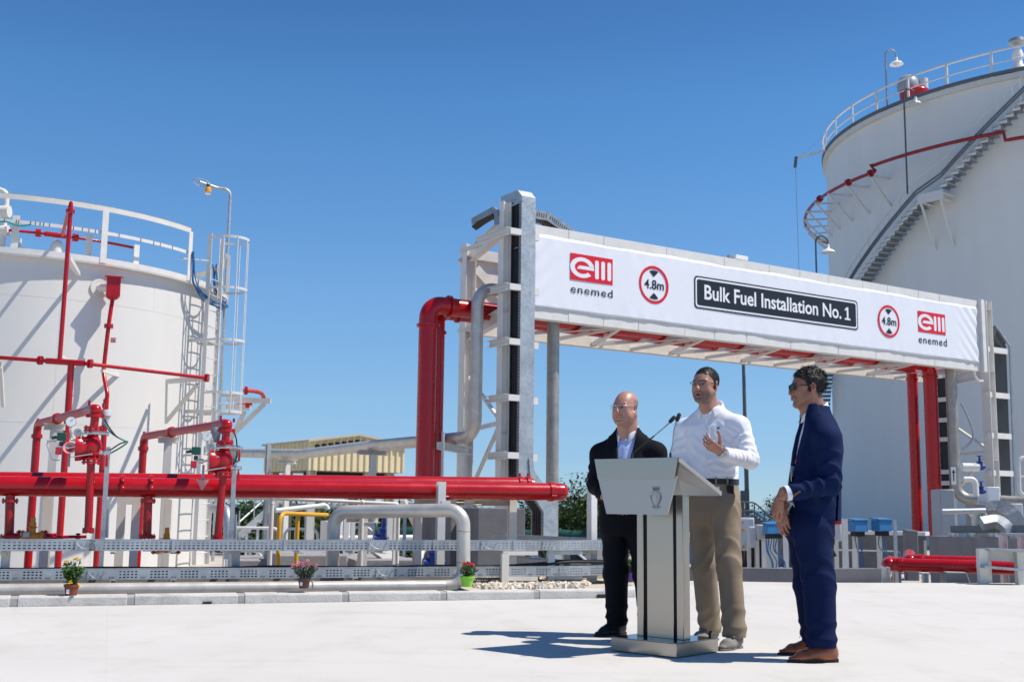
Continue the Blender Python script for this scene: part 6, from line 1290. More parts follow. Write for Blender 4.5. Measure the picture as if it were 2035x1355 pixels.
# twin low red pipes on stands
def lowpipe(xa, ya, xb, yb, Ya, Yb, r, lab, up):
    a, b = atY(xa, ya, Ya), atY(xb, yb, Yb); b.z = a.z; d = (b-a).normalized(); t = thing('red_pipe', lab, 'pipe', (a+b)/2); mb = MB(); mb.tube([a+d*.12, b+d*3], r, 22); mb.build('pipe_run', MT['red'], t)
    mb = MB(); mb.tube(bend([a+d*.14, a, a+V(-d.y, d.x, 0)*.8+V(0, 0, up)], .16, 7), r*1.02, 22); mb.ball(a+d*.02, r*1.02, 18); mb.build('elbow', MT['red'], t)
    mb = MB(); mb.lathe(a+d*.13, d, [(0, r), (.004, r*1.13), (.06, r*1.13), (.064, r)]); mb.build('coupling', MT['red'], t); return a, b, d
a1, b1, d1 = lowpipe(1764, 1121, 2035, 1144, 15.8, 15.2, .088, 'nearer low red pipe on stands at the right forecourt edge', -.0)
a2, b2, d2_ = lowpipe(1806, 1114, 2035, 1130, 16.6, 16.1, .088, 'farther low red pipe on stands at the right forecourt edge', .05)
def rstand(x, lab, w_, m='cream', two=True, Y0=15.35, top=1126):
    p = atY(x, top, Y0); t = thing('pipe_stand', lab, 'stand', V(p.x, p.y, -.05)); mb = MB(); mb.ibeam(V(p.x, p.y, -.1), p, w_, w_, .012, V(1, 0, 0)); mb.build('post', MT[m], t, smooth=0)
    mb = MB(); mb.beam(V(p.x, p.y, a1.z-.15), V(p.x+.5, p.y+1.4, a1.z-.15), .09, .08); mb.build('arm', MT[m], t, smooth=0)
    if two: mb = MB(); mb.ibeam(V(p.x+.5, p.y+1.4, -.4), V(p.x+.5, p.y+1.4, a1.z-.12), w_, w_, .012); mb.build('post', MT[m], t, smooth=0)
rstand(1758, 'cream stand at the left end of the low red pipes', .11); rstand(1838, 'cream stand under the middle of the low red pipes', .07, top=1138, Y0=15.6)
p = atY(1912, 1156, 15.1); mb = MB(); mb.prism([V(p.x-.16, p.y+.1, -.05), V(p.x+.16, p.y+.1, -.05), V(p.x+.10, p.y+.1, .12), V(p.x-.16, p.y+.1, .12)], V(.1, .5, 0)); o = mb.build('pipe_block', MT['concrete'], bevel=.01, smooth=0); tag(o, 'grey concrete block under the low red pipes', 'block')
# step-over stair frame at right
t = thing('step_over', 'cream steel step over with grating treads crossing the low red pipes', 'step over', atZ(1985, 1160, 0))
Yq = 14.8
def fr(x, y, Y=Yq): return atY(x, y, Y)
for x, y0, w_, nm in ((1951, 1090, .11, 'front'), (2030, 1092, .16, 'right')):
    p = fr(x, y0); mb = MB(); mb.chan(V(p.x, p.y, .0), p, .10, w_, .01, V(1, 0, 0)); mb.build('post', MT['cream'], t, smooth=0)
p = fr(1958, 1106, Yq+.3); mb = MB(); mb.chan(V(p.x, p.y, .0), p, .08, .12, .01, V(1, 0, 0)); mb.build('post', MT['cream'], t, smooth=0)
for (xa, ya, xb, yb, Y, nm, m, h_) in ((1944, 1100, 2024, 1106, Yq+.06, 'beam', 'cream', .14), (1958, 1091, 2060, 1095, Yq-.02, 'tread', 'galv', .03), (1948, 1125, 2024, 1131, Yq-.05, 'tread', 'galv', .03), (1990, 1061, 2060, 1062, Yq+1.6, 'tread', 'galv', .03)):
    a, b = fr(xa, ya, Y), fr(xb, yb, Y); mb = MB(); mb.beam(a, b, .28 if nm == 'tread' else .05, h_); mb.build(nm, MT[m], t, smooth=0)
for x in (1993, 2030): p = fr(x, 1064, Yq+1.5); mb = MB(); mb.ibeam(V(p.x, p.y, -.2), p, .09, .09, .01); mb.build('post', MT['cream'], t, smooth=0)

# ================================================================ lectern, microphones, flower pots
LC = V(.969, 7.419, 0); LRZ = math.atan2(-.670, .742)
lec = thing('lectern', 'brushed steel lectern with silver sloping desk and a crest on its front', 'lectern', LC, LRZ)
X_, Y_ = V(1, 0, 0), V(0, 1, 0)
def lb(name, mb, m, parent=lec, **k): return mb.build(name, m, parent, local=True, **k)
mb = MB(); mb.box(V(0, .0125, .045), (.49, .46, .08)); base = lb('base', mb, MT['brushed'], bevel=.003)
mb = MB(); mb.box(V(0, .0125, .0865), (.484, .454, .003)); lb('base_top', mb, MT['mirror'], base)
mb = MB()
for sx in (-1, 1):
    for sy in (-1, 1): mb = MB(); mb.cyl(V(sx*.2, sy*.17, 0), V(sx*.2, sy*.17, .006), .02, 12); lb('foot', mb, MT['dark'], base)
mb = MB(); mb.box(V(0, 0, .56), (.20, .066, .944)); col = lb('column', mb, MT['brushed'], bevel=.002)
mb = MB(); mb.box(V(0, 0, .56), (.252, .040, .944)); lb('groove', mb, MT['dark'], col)
for s in (-1, 1): mb = MB(); mb.box(V(s*.150, 0, .56), (.050, .075, .944)); lb('side_post', mb, MT['brushed'], bevel=.003)
yf = -.285
mb = MB(); mb.prism([V(-.300, yf, 1.075), V(-.230, yf, .846), V(.230, yf, .846), V(.300, yf, 1.075)], V(0, .012, 0)); fp_ = lb('front_panel', mb, MT['silver'], bevel=.0015)
mb = MB(); mb.prism([V(-.318, yf-.012, 1.19), V(-.290, yf-.012, 1.062), V(.290, yf-.012, 1.062), V(.318, yf-.012, 1.19)], V(0, .03, 0)); lb('upper_band', mb, MT['brushed'], bevel=.0015)
def YZ(y, z, x): return V(x, y, z)
mb = MB(); a, b = (-.285, 1.19), (.195, .992)
mb.prism([V(-.318, a[0], a[1]), V(-.318, b[0], b[1]), V(-.318, b[0]-.008, b[1]-.026), V(-.318, a[0]-.0, a[1]-.026)], V(.636, 0, 0)); desk = lb('desk_top', mb, MT['silver'], bevel=.002)
vs = [V(-.29, -.27, 1.155), V(.29, -.27, 1.155), V(.29, .185, .968), V(-.29, .185, .968), V(-.19, -.06, .968), V(.19, -.06, .968), V(-.19, -.10, 1.06), V(.19, -.10, 1.06)]
mb = MB(); mb.add(vs, [(0, 3, 2, 1), (2, 3, 4, 5), (1, 2, 5, 7), (0, 6, 4, 3), (0, 1, 7, 6), (4, 6, 7, 5)]); lb('desk_underside', mb, MT['silver'], desk, smooth=0)
mb = MB(); mb.box(V(0, .185, 1.012), (.60, .008, .025)); lb('paper_stop', mb, MT['silver'], desk)
# crest: shield, mural crown, wreath, scroll
em = flat('etched_crest', (.16, .155, .145), .5, .3); eml = flat('etched_crest_pale', (.37, .365, .345), .4, .3)
cx, cz, yq = .150, .950, yf-.001
def pl(polys, name, m, dy=.0):
    mb = MB()
    for P in polys: mb.prism([V(cx+x, yq-dy, cz+z) for x, z in P], V(0, -.0012, 0))
    return lb(name, mb, m, fp_, smooth=0)
def shield(s_, side=0):
    P = [(-.030, .028), (0, .033), (.030, .028), (.029, -.008), (.021, -.030), (0, -.052), (-.021, -.030), (-.029, -.008)]
    P = [(x*s_, z*s_) for x, z in P]
    return [p for p in P if p[0]*side >= -1e-9] if side else P
pl([shield(1.08)], 'crest_outline', em); pl([shield(1.0, -1)], 'crest_field', MT['silver'], .0012); pl([shield(1.0, 1)], 'crest_field', eml, .0012)
pl([[(-.017, .012), (-.009, .012), (-.009, .014), (-.017, .014)], [(-.017, .017), (-.009, .017), (-.009, .019), (-.017, .019)], [(-.0155, .010), (-.0135, .010), (-.0135, .021), (-.0155, .021)]], 'crest_cross', em, .0026)
cro = [[(-.022, .040), (.022, .040), (.024, .046), (-.024, .046)]]
for i in range(5): x = -.021+.0105*i; cro += [[(x-.0035, .050), (x+.0035, .050), (x+.0035+x*.1, .060), (x-.0035+x*.1, .060)], [(x-.0008, .060), (x+.0008, .060), (x*1.15, .067)]]
cro += [[(-.024, .0465), (.024, .0465), (.025, .049), (-.025, .049)]]
pl(cro, 'crest_crown', em)
wr = []
for s in (-1, 1):
    for i in range(13):
        t = i/12; x = s*(.036*math.cos(.2-1.55*t)); z = .012-.066*t+.004*math.sin(3*t); d = s*(.004+.003*(i % 2)); wr.append([(x, z), (x+d, z+.003), (x+d*.5, z-.004)])
    wr.append([(s*.004, -.058), (s*.030, -.052), (s*.034, -.057), (s*.010, -.064)]); wr.append([(s*.002, -.062), (s*.012, -.072), (s*.016, -.070)])
pl(wr, 'crest_wreath', em)
# microphones on goosenecks
Lm = Matrix.Translation(LC) @ Matrix.Rotation(LRZ, 4, 'Z')
def mic(lab, xl, pts):
    y0 = -.25; zb0 = 1.19-(y0+.285)*.4125; B = Lm @ V(xl, y0, zb0); t = thing('gooseneck_microphone', lab, 'microphone', B, group='microphones on the lectern')
    mb = MB(); mb.lathe(B-V(0, 0, .003), (0, 0, 1), [(0, .017), (.006, .017), (.008, .008), (.045, .0075), (.05, .004)]); mb.build('base', MT['dark'], t)
    P = [B+V(0, 0, .045)]+[atY(x, y, B.y) for x, y in pts]; n = len(P)//2+1
    mb = MB(); mb.tube(catmull(P[:n], 6), .0048, 8); mb.build('neck', MT['dark'] if xl < 0 else MT['grey'], t); mb = MB(); mb.tube(catmull(P[n-1:], 6), .0045, 8); mb.build('neck', MT['grey'], t)
    d = (P[-1]-P[-2]).normalized(); e = P[-1]; mb = MB(); mb.lathe(e-d*.004, d, [(0, .007), (.004, .0115), (.02, .0128), (.045, .0125), (.053, .009), (.056, .002)]); mb.build('windscreen', MT['dark'], t)
mic('thin microphone leaning far right from the left side of the lectern', -.055, [(1275, 886), (1300, 866), (1326, 844), (1331, 838.5)])
mic('thin microphone standing almost upright at the right corner of the lectern', .232, [(1337, 882), (1339, 858), (1343, 841), (1345, 836)])
mb = MB(); p = Lm @ V(.23, .17, .088); mb.tube([p, p+V(0, 0, .03), p+V(.01, .02, .04)], .008, 8); o = mb.build('cable_plug', MT['dark']); tag(o, 'small black cable plug on the back corner of the lectern base', 'plug')
# flower pots
leafg = [paint('pot_leaves', (.06, .12, .025), .5, 0, .35, 9), paint('pot_leaves_grey', (.07, .10, .05), .5, 0, .3, 9)]
def flower_pot(P, lab, pc, ph, pr, hh, wd, fc, nf, seed, fs=.014, lm=0, low=0, pale=None, label_side=False, leaf=.022, nl=420):
    r_ = random.Random(seed); t = thing('flower_pot', lab, 'potted flowers', P, group='flower pots along the kerb')
    mb = MB(); mb.lathe(P, (0, 0, 1), [(0, pr*.72), (ph*.8, pr*.95), (ph*.8, pr*1.05), (ph, pr*1.08), (ph, pr*.98), (ph*.88, pr*.9)]); mb.build('pot', pc, t)
    mb = MB(); mb.lathe(P+V(0, 0, ph*.84), (0, 0, 1), [(0, pr*.92), (.004, pr*.85)]); mb.build('soil', paint('soil', (.03, .02, .014), .95, 0, .3, 60), t)
    if label_side: mb = MB(); d = (CAM-P); d.z = 0; d.normalize(); sd = V(-d.y, d.x, 0)*-1; mb.box(P+d*pr*.82+sd*-pr*.45*-1+V(0, 0, ph*.45), (pr*.4, .004, ph*.35), (sd, d, ZV)); mb.build('price_label', MT['wht'], t, smooth=0)
    lf = MB(); stems = MB(); tips = []
    for i in range(26):
        a = r_.uniform(0, 2*PI); rr = wd*.5*math.sqrt(r_.random()); z_ = ph+(hh-ph)*(.55+.45*r_.random())*(1-.35*(rr/(wd*.5))**2); e = P+V(rr*math.cos(a), rr*math.sin(a), z_); b = P+V(rr*.25*math.cos(a), rr*.25*math.sin(a), ph*.85); tips.append(e); stems.tube([b, b.lerp(e, .6)+V(0, 0, .01), e], .0018, 5)
    for i in range(nl):
        e = tips[r_.randrange(26)]; b = P+V(0, 0, ph*.9); p = b.lerp(e, r_.uniform(.25, .98))+V(r_.gauss(0, .014), r_.gauss(0, .014), r_.gauss(0, .012)); a = V(r_.gauss(0, 1), r_.gauss(0, 1), r_.gauss(.2, .6)).normalized(); c = a.cross(V(r_.gauss(0, 1), r_.gauss(0, 1), r_.gauss(0, 1))).normalized(); s = leaf*r_.uniform(.6, 1.1); lf.add([p-a*s, p-c*s*.42, p+a*s, p+c*s*.42], [(0, 1, 2, 3)])
    stems.build('stems', leafg[lm], t); lf.build('foliage', leafg[lm], t, smooth=0)
    cand = sorted(tips, key=lambda e: -e.z)
    for i in range(nf):
        e = cand[i % len(cand)] if i < nf-low else P+V(r_.uniform(-.5, .5)*wd, -.05, ph*r_.uniform(.7, 1.2)); e = e+V(r_.uniform(-.012, .012), r_.uniform(-.02, .0), .006); fl = MB(); up = V(r_.gauss(0, .5), -.6+r_.gauss(0, .4), .9).normalized(); x, u = perp(up)
        for k in range(9):
            a = 2*PI*k/9; d = (x*math.cos(a)+u*math.sin(a)); sdv = up.cross(d); s = fs*r_.uniform(.8, 1.15); fl.add([e, e+d*s*.6+sdv*s*.36+up*s*.25, e+d*s+up*s*.12, e+d*s*.6-sdv*s*.36+up*s*.25], [(0, 1, 2, 3)])
        f_ = fl.build('flower', fc, t, smooth=0)
        c = MB(); c.ball(e+up*fs*.2, fs*.33, 8); c.build('flower_centre', pale or fc, f_)
    return t
fl_ = lambda n, c: flat(n, c, .55)
flower_pot(K.px(141, 1185, .085)*1, 'yellow marigolds in a terracotta pot on the kerb at left', paint('terracotta', (.20, .045, .025), .7, 0, .1, 9), .105, .062, .34, .19, fl_('yellow_petals', (.80, .55, .01)), 7, 11, .020, 0, 3, fl_('orange_centre', (.7, .3, .01)), True, .022, 700)
flower_pot(K.px(604, 1168, .085), 'pink white edged carnations in a dark brown pot on the kerb', paint('brown_pot', (.075, .022, .022), .4, 0, .1, 9), .09, .058, .26, .24, fl_('pink_petals', (.75, .22, .34)), 18, 12, .017, 1, 0, fl_('dark_pink_centre', (.45, .01, .06)), True, .018, 600)
flower_pot(K.px(928, 1165, .085), 'red flowers in a lime green pot on the kerb', flat('lime_pot', (.22, .55, .04), .4), .10, .066, .235, .20, fl_('red_petals', (.62, .01, .015)), 8, 13, .022, 0, 0, None, False, .024, 300)
flower_pot(atZ(1254, 1155, .122), 'green plant in a purple pot behind the legs of the man in black', flat('purple_pot', (.13, .035, .28), .4), .095, .062, .26, .17, fl_('dark_red_petals', (.3, .01, .02)), 3, 14, .016, 0, 1, None, False, .024, 500)
# white and red tape fluttering behind the pot
P0 = atZ(1254, 1155, .122)+G.q*.3; mb = MB()
for k, m in ((0, 'wht'), (1, 'red'), (2, 'wht')): mb = MB(); a = P0+V(.0+.02*k, 0, .42-.07*k); mb.prism([a, a+V(.035, 0, -.07), a+V(.06, 0, -.07), a+V(.02, 0, 0)], V(0, .003, 0)); o = mb.build('barrier_tape' , MT[m], smooth=0) if k == 0 else mb.build('tape_stripe', MT[m], o0, smooth=0); o0 = o if k == 0 else o0
tag(o0, 'strip of red and white barrier tape behind the purple pot', 'tape'); 
# ================================================================ bodies: signed distance fields meshed with surface nets
class SDF:
    def __init__(s, lo, hi, h):
        s.h = h; s.o = np.array(lo, float); n = np.ceil((np.array(hi)-s.o)/h).astype(int)+1; s.n = n
        s.ax = [s.o[i]+h*np.arange(n[i]) for i in range(3)]; s.f = np.full(tuple(n), .06, np.float32)
    def sl(s, lo, hi):
        a = np.clip(np.floor((np.array(lo)-s.o)/s.h).astype(int), 0, s.n); b = np.clip(np.ceil((np.array(hi)-s.o)/s.h).astype(int)+1, 0, s.n)
        S_ = tuple(slice(x, y) for x, y in zip(a, b)); return S_, [s.ax[0][S_[0]][:, None, None], s.ax[1][S_[1]][None, :, None], s.ax[2][S_[2]][None, None, :]]
    def put(s, S_, d, k, op='u'):
        f = s.f[S_]
        if op == 'u':
            h = np.maximum(k-np.abs(f-d), 0)/k if k > 0 else 0; s.f[S_] = np.minimum(f, d)-h*h*k*.25
        else:
            h = np.maximum(k-np.abs(f+d), 0)/k if k > 0 else 0; s.f[S_] = np.maximum(f, -d)+h*h*k*.25
    def cone(s, a, b, ra, rb, k=.02, op='u', flat=None):
        a = np.array(a, float); b = np.array(b, float); m = max(ra, rb)+k+.03; S_, (X, Y, Z) = s.sl(np.minimum(a, b)-m, np.maximum(a, b)+m)
        ab = b-a; L2 = ab@ab+1e-12; px, py, pz = X-a[0], Y-a[1], Z-a[2]; t = np.clip((px*ab[0]+py*ab[1]+pz*ab[2])/L2, 0, 1)
        qx, qy, qz = px-t*ab[0], py-t*ab[1], pz-t*ab[2]
        if flat is not None:
            n, q = np.array(flat[0], float), flat[1]; dn_ = qx*n[0]+qy*n[1]+qz*n[2]; e = (1/q-1)*dn_; qx, qy, qz = qx+e*n[0], qy+e*n[1], qz+e*n[2]
        s.put(S_, np.sqrt(qx*qx+qy*qy+qz*qz)-(ra+(rb-ra)*t), k, op)
    def ell(s, c, r, ax=None, k=.02, op='u'):
        c = np.array(c, float); m = max(r)+k+.03; S_, (X, Y, Z) = s.sl(c-m, c+m); A = np.array(ax, float) if ax is not None else np.eye(3)
        px, py, pz = X-c[0], Y-c[1], Z-c[2]; u = [A[i][0]*px+A[i][1]*py+A[i][2]*pz for i in range(3)]
        k0 = np.sqrt(sum((u[i]/r[i])**2 for i in range(3))); k1 = np.sqrt(sum((u[i]/r[i]**2)**2 for i in range(3)))+1e-9
        s.put(S_, k0*(k0-1)/k1, k, op)
    def stack(s, secs, f, k=.02, n=2.3, op='u'):
        """sections (z, cx, cy, half width, half depth) around an upright axis; f = facing direction"""
        secs = sorted(secs); z = np.array([q[0] for q in secs]); m = max(max(q[3], q[4]) for q in secs)+.06
        S_, (X, Y, Z) = s.sl((min(q[1] for q in secs)-m, min(q[2] for q in secs)-m, z[0]-.05), (max(q[1] for q in secs)+m, max(q[2] for q in secs)+m, z[-1]+.05))
        I = lambda i: np.interp(Z, z, [q[i] for q in secs]); a, b = I(3), I(4); px, py = X-I(1), Y-I(2)
        u = px*(-f[1])+py*f[0]; v = px*f[0]+py*f[1]; d = ((np.abs(u/a)**n+np.abs(v/b)**n)**(1/n)-1)*np.minimum(a, b)
        d = np.maximum(d, np.maximum(z[0]-Z, Z-z[-1])); s.put(S_, d, k, op)
    def disp(s, fn, lo=None, hi=None):
        S_, XYZ = s.sl(lo if lo is not None else s.o, hi if hi is not None else s.o+s.h*s.n); s.f[S_] += fn(*XYZ).astype(np.float32)
    def wrinkle(s, amp, freq, seed, stretch=(1, 1, 1)):
        r = np.random.RandomState(seed)
        def fn(X, Y, Z):
            t = 0
            for i in range(5):
                d = r.randn(3)*np.array(stretch); d /= np.linalg.norm(d)+1e-9; d *= np.array(stretch); fq = freq*(.6+.9*r.rand()); t = t+np.sin(fq*(X*d[0]+Y*d[1]+Z*d[2])+r.rand()*6.3+1.3*np.sin(fq*.5*(X*d[1]-Y*d[2]+Z*d[0])))
            return amp*t/5
        s.disp(fn)
    def folds(s, a, b, amp, n, skew, seed=0, t0=0., t1=1., rad=.14):
        """soft creases across a limb a-b, strongest between t0 and t1"""
        a = np.array(a, float); b = np.array(b, float); ab = b-a; L = np.linalg.norm(ab); d = ab/L; r = np.random.RandomState(seed); e = np.cross(d, r.randn(3)); e /= np.linalg.norm(e)
        def fn(X, Y, Z):
            px, py, pz = X-a[0], Y-a[1], Z-a[2]; t = (px*d[0]+py*d[1]+pz*d[2])/L; w = px*e[0]+py*e[1]+pz*e[2]
            rr = np.sqrt(np.maximum(0, px*px+py*py+pz*pz-(t*L)**2)); win = np.clip((t-t0)/.12+.5, 0, 1)*np.clip((t1-t)/.12+.5, 0, 1)*np.clip((rad-rr)/.03, 0, 1)
            ph = 2*PI*n*t+skew*w*40+1.2*np.sin(w*30+t*5+seed); return amp*win*(np.abs(np.sin(ph*.5))*2-1.2)
        m = rad+.03; s.disp(fn, np.minimum(a, b)-m, np.maximum(a, b)+m)
    def verts(s):
        f = s.f; n = f.shape; g = f < 0; c = [(i, j, k) for i in (0, 1) for j in (0, 1) for k in (0, 1)]
        sub = lambda A, i, j, k: A[i:n[0]-1+i, j:n[1]-1+j, k:n[2]-1+k]
        cnt = sum(sub(g, *q).astype(np.int8) for q in c); act = (cnt > 0) & (cnt < 8); idx = np.full(act.shape, -1, np.int64); idx[act] = np.arange(act.sum()); ijk = np.argwhere(act)
        fv = {q: f[ijk[:, 0]+q[0], ijk[:, 1]+q[1], ijk[:, 2]+q[2]] for q in c}; acc = np.zeros((len(ijk), 3)); num = np.zeros(len(ijk))
        for q in c:
            for ax in range(3):
                if q[ax]: continue
                p = list(q); p[ax] = 1; p = tuple(p); a, b = fv[q], fv[p]; m = (a < 0) != (b < 0); t = np.where(m, a/np.where(m, a-b, 1), 0)
                for d in range(3): acc[:, d] += np.where(m, q[d]+(t if d == ax else 0), 0)
                num += m
        P = s.o+s.h*(ijk+acc/num[:, None]); F = []
        for ax in range(3):
            o = [(0, 0, 0)]*4; e = [(1, 0, 0), (0, 1, 0), (0, 0, 1)]; u, w = e[(ax+1) % 3], e[(ax+2) % 3]
            sa = [slice(0, n[d]-1) for d in range(3)]; sb = list(sa); sa[ax] = slice(0, n[ax]-1); sb[ax] = slice(1, n[ax])
            for d in range(3):
                if d != ax: sa[d] = sb[d] = slice(1, n[d]-1)
            a, b = g[tuple(sa)], g[tuple(sb)]; q = np.argwhere(a != b)
            if not len(q): continue
            off = np.array([0 if d == ax else 1 for d in range(3)]); q0 = q+off; fl = a[tuple(q.T)]
            gi = lambda v: idx[tuple((q0-np.array(v)).T)]
            quad = np.stack([gi((0, 0, 0)), gi(u), gi(tuple(np.array(u)+np.array(w))), gi(w)], 1); quad[~fl] = quad[~fl][:, ::-1]; F.append(quad)
        F = np.concatenate(F); F = F[(F >= 0).all(1)]; return P, F
    def build(s, name, mat, parent, color=None, sm=1, mb_only=False):
        P, F = s.verts()
        for _ in range(sm):                                       # light relaxation
            A = np.zeros_like(P); N_ = np.zeros(len(P))
            for i in range(4): np.add.at(A, F[:, i], P[F[:, (i+1) % 4]]); np.add.at(N_, F[:, i], 1)
            P = P*.5+.5*A/np.maximum(N_, 1)[:, None]
        if mb_only: return P, F
        return mesh_np(name, P, F, mat, parent, color)
def mesh_np(name, P, F, mat, parent, color=None):
    me = bpy.data.meshes.new(name); me.vertices.add(len(P)); me.vertices.foreach_set('co', P.astype('f').ravel()); me.loops.add(F.size); me.loops.foreach_set('vertex_index', F.astype('i').ravel())
    me.polygons.add(len(F)); me.polygons.foreach_set('loop_start', np.arange(0, F.size, 4, dtype='i')); me.polygons.foreach_set('loop_total', np.full(len(F), 4, 'i')); me.update(calc_edges=True); me.validate()
    me.materials.append(mat); me.polygons.foreach_set('use_smooth', [True]*len(me.polygons))
    if color is not None:
        at = me.color_attributes.new('Col', 'FLOAT_COLOR', 'POINT'); at.data.foreach_set('color', np.c_[color, np.ones(len(P))].astype('f').ravel())
    return link_mesh(name, me, parent)
def skinmat(name, rough=.40):
    m, t, b, N, L = nodes(name); a = N('ShaderNodeVertexColor'); a.layer_name = 'Col'; n = N('ShaderNodeTexNoise'); n.inputs['Scale'].default_value = 60; n.inputs['Detail'].default_value = 4
    tc = N('ShaderNodeTexCoord'); L(tc.outputs['Object'], n.inputs['Vector']); r = N('ShaderNodeMapRange'); r.inputs[3].default_value = .86; r.inputs[4].default_value = 1.12; L(n.outputs[0], r.inputs[0])
    mx = N('ShaderNodeVectorMath'); mx.operation = 'SCALE'; L(a.outputs[0], mx.inputs[0]); L(r.outputs[0], mx.inputs[3]); L(mx.outputs[0], b.inputs['Base Color']); b.inputs['Roughness'].default_value = rough; b.inputs['Specular IOR Level'].default_value = .5
    bp = N('ShaderNodeBump'); bp.inputs['Strength'].default_value = .25; bp.inputs['Distance'].default_value = .002; n2 = N('ShaderNodeTexNoise'); n2.inputs['Scale'].default_value = 220; n2.inputs['Detail'].default_value = 4; L(tc.outputs['Object'], n2.inputs['Vector']); L(n2.outputs[0], bp.inputs['Height']); L(bp.outputs[0], b.inputs['Normal'])
    b.inputs['Subsurface Weight'].default_value = .12; b.inputs['Subsurface Radius'].default_value = (.010, .004, .002); b.inputs['Subsurface Scale'].default_value = 1
    return m
SKIN = skinmat('skin')
def cloth(name, c, rough=.85, scale=900, sheen=.0, var=.06, spec=.2):
    m = paint(name, c, rough, 0, var, 14, bump=.12, bscale=scale, spec=spec, rvar=.05)
    if sheen: m.node_tree.nodes['Principled BSDF'].inputs['Sheen Weight'].default_value = sheen
    return m
class Head:
    def __init__(h, c, fwd, tilt, sc, roll=0):
        f = Vector(fwd).normalized(); l = V(0, 0, 1).cross(f).normalized(); f = (f*math.cos(tilt)+V(0, 0, 1)*math.sin(tilt)).normalized(); u = f.cross(l).normalized()
        if roll: q = Quaternion(f, roll); l = q @ l; u = q @ u
        h.c = Vector(c); h.f, h.l, h.u, h.s = f, l, u, sc; h.ax = [tuple(l), tuple(f), tuple(u)]
    def __call__(h, x, y, z): return h.c+(h.l*x+h.f*y+h.u*z)*h.s
    def local(h, P): Q = (P-np.array(h.c))/h.s; return Q@np.array(h.l), Q@np.array(h.f), Q@np.array(h.u)
def head_sdf(h, neck_to, nr=.056, jaw=1.0, fat=0., mouth=0., nose=1.0, res=.0026):
    s = h.s; lo = np.minimum(np.array(h.c)-.16, np.array(neck_to)-.08); hi = np.maximum(np.array(h.c)+.16, np.array(neck_to)+.08); S_ = SDF(lo, hi, res)
    E = lambda x, y, z, r, k=.02, op='u', ax=None: S_.ell(h(x, y, z), [t*s for t in r], ax or h.ax, k*s, op)
    Cn = lambda p, q, ra, rb, k=.02, op='u': S_.cone(h(*p), h(*q), ra*s, rb*s, k*s, op)
    E(0, -.016, .046, (.075, .097, .084)); E(0, .030, .018, (.066, .066, .062), .03)
    E(0, .036, -.035, (.060+fat*.5, .060, .075), .03)
    for x in (-1, 1):
        Cn((x*.056*jaw, -.002, -.045), (x*.026*jaw, .066, -.098), .022+fat*.6, .017, .03); Cn((x*.050, .060, .004), (x*.062, .012, .006), .012, .012, .02); E(x*.040, .062, -.030, (.024, .020, .024), .025)
        E(x*.034, .040, -.062, (.028+fat, .03, .03), .03)
    E(0, .078, -.106, (.026, .017, .017), .022)
    for x in (-1, 1):
        Cn((x*.046, .074, .026), (x*.014, .090, .021), .0085, .0095, .012)                         # brow ridge
        E(x*.031, .098, .004, (.019, .016, .012), .012, 's'); E(x*.031, .0775, .003, (.0135, .0125, .0115), .003)     # socket and eyeball
        E(x*.031, .083, .0115, (.017, .0085, .004), .004); E(x*.031, .083, -.0075, (.016, .007, .0035), .004)          # lids
        E(x*.0135, .101, -.036, (.0095, .011, .008), .008); E(x*.0075, .106, -.0445, (.0042, .006, .004), .003, 's')   # nostrils
    Cn((0, .090, .014), (0, .108*nose, -.028), .0085, .0125, .012); E(0, .110*nose, -.033, (.012, .011, .010), .010)
    E(0, .088, -.060, (.030, .016, .020), .015)
    E(0, .1005, -.0605, (.024, .007, .0055), .006); E(0, .0995, -.0735-.010*mouth, (.021, .0075, .0065), .006)
    if mouth: E(0, .104, -.0665-.004*mouth, (.019, .02, .0055*mouth), .003, 's')
    else: E(0, .109, -.0668, (.025, .007, .0018), .002, 's')
    E(0, .098, -.088-.008*mouth, (.026, .006, .004), .012, 's')
    for x in (-1, 1): Cn((x*.020, .104, -.036), (x*.034, .084, -.066), .0016+fat*.08, .0018+fat*.08, .010, 's')     # folds beside the mouth
    for x in (-1, 1):                                                                             # ears
        ea = [tuple((h.l*.93*x-h.f*.36)), tuple((h.f*.93+h.l*.36*x)), tuple(h.u)]
        E(x*.079, -.014, .002, (.0095, .019, .033), .006, 'u', ea); E(x*.077, -.008, -.026, (.008, .011, .012), .006, 'u', ea); E(x*.087, -.009, .004, (.007, .010, .020), .005, 's', ea)
    a = h(0, -.030, -.055); b = Vector(neck_to); S_.cone(a, b, nr*s, nr*1.08*s, .03); S_.cone(h(0, .03, -.09), b+h.f*.03-V(0, 0, .02), .03*s, .05*s, .04)
    return S_
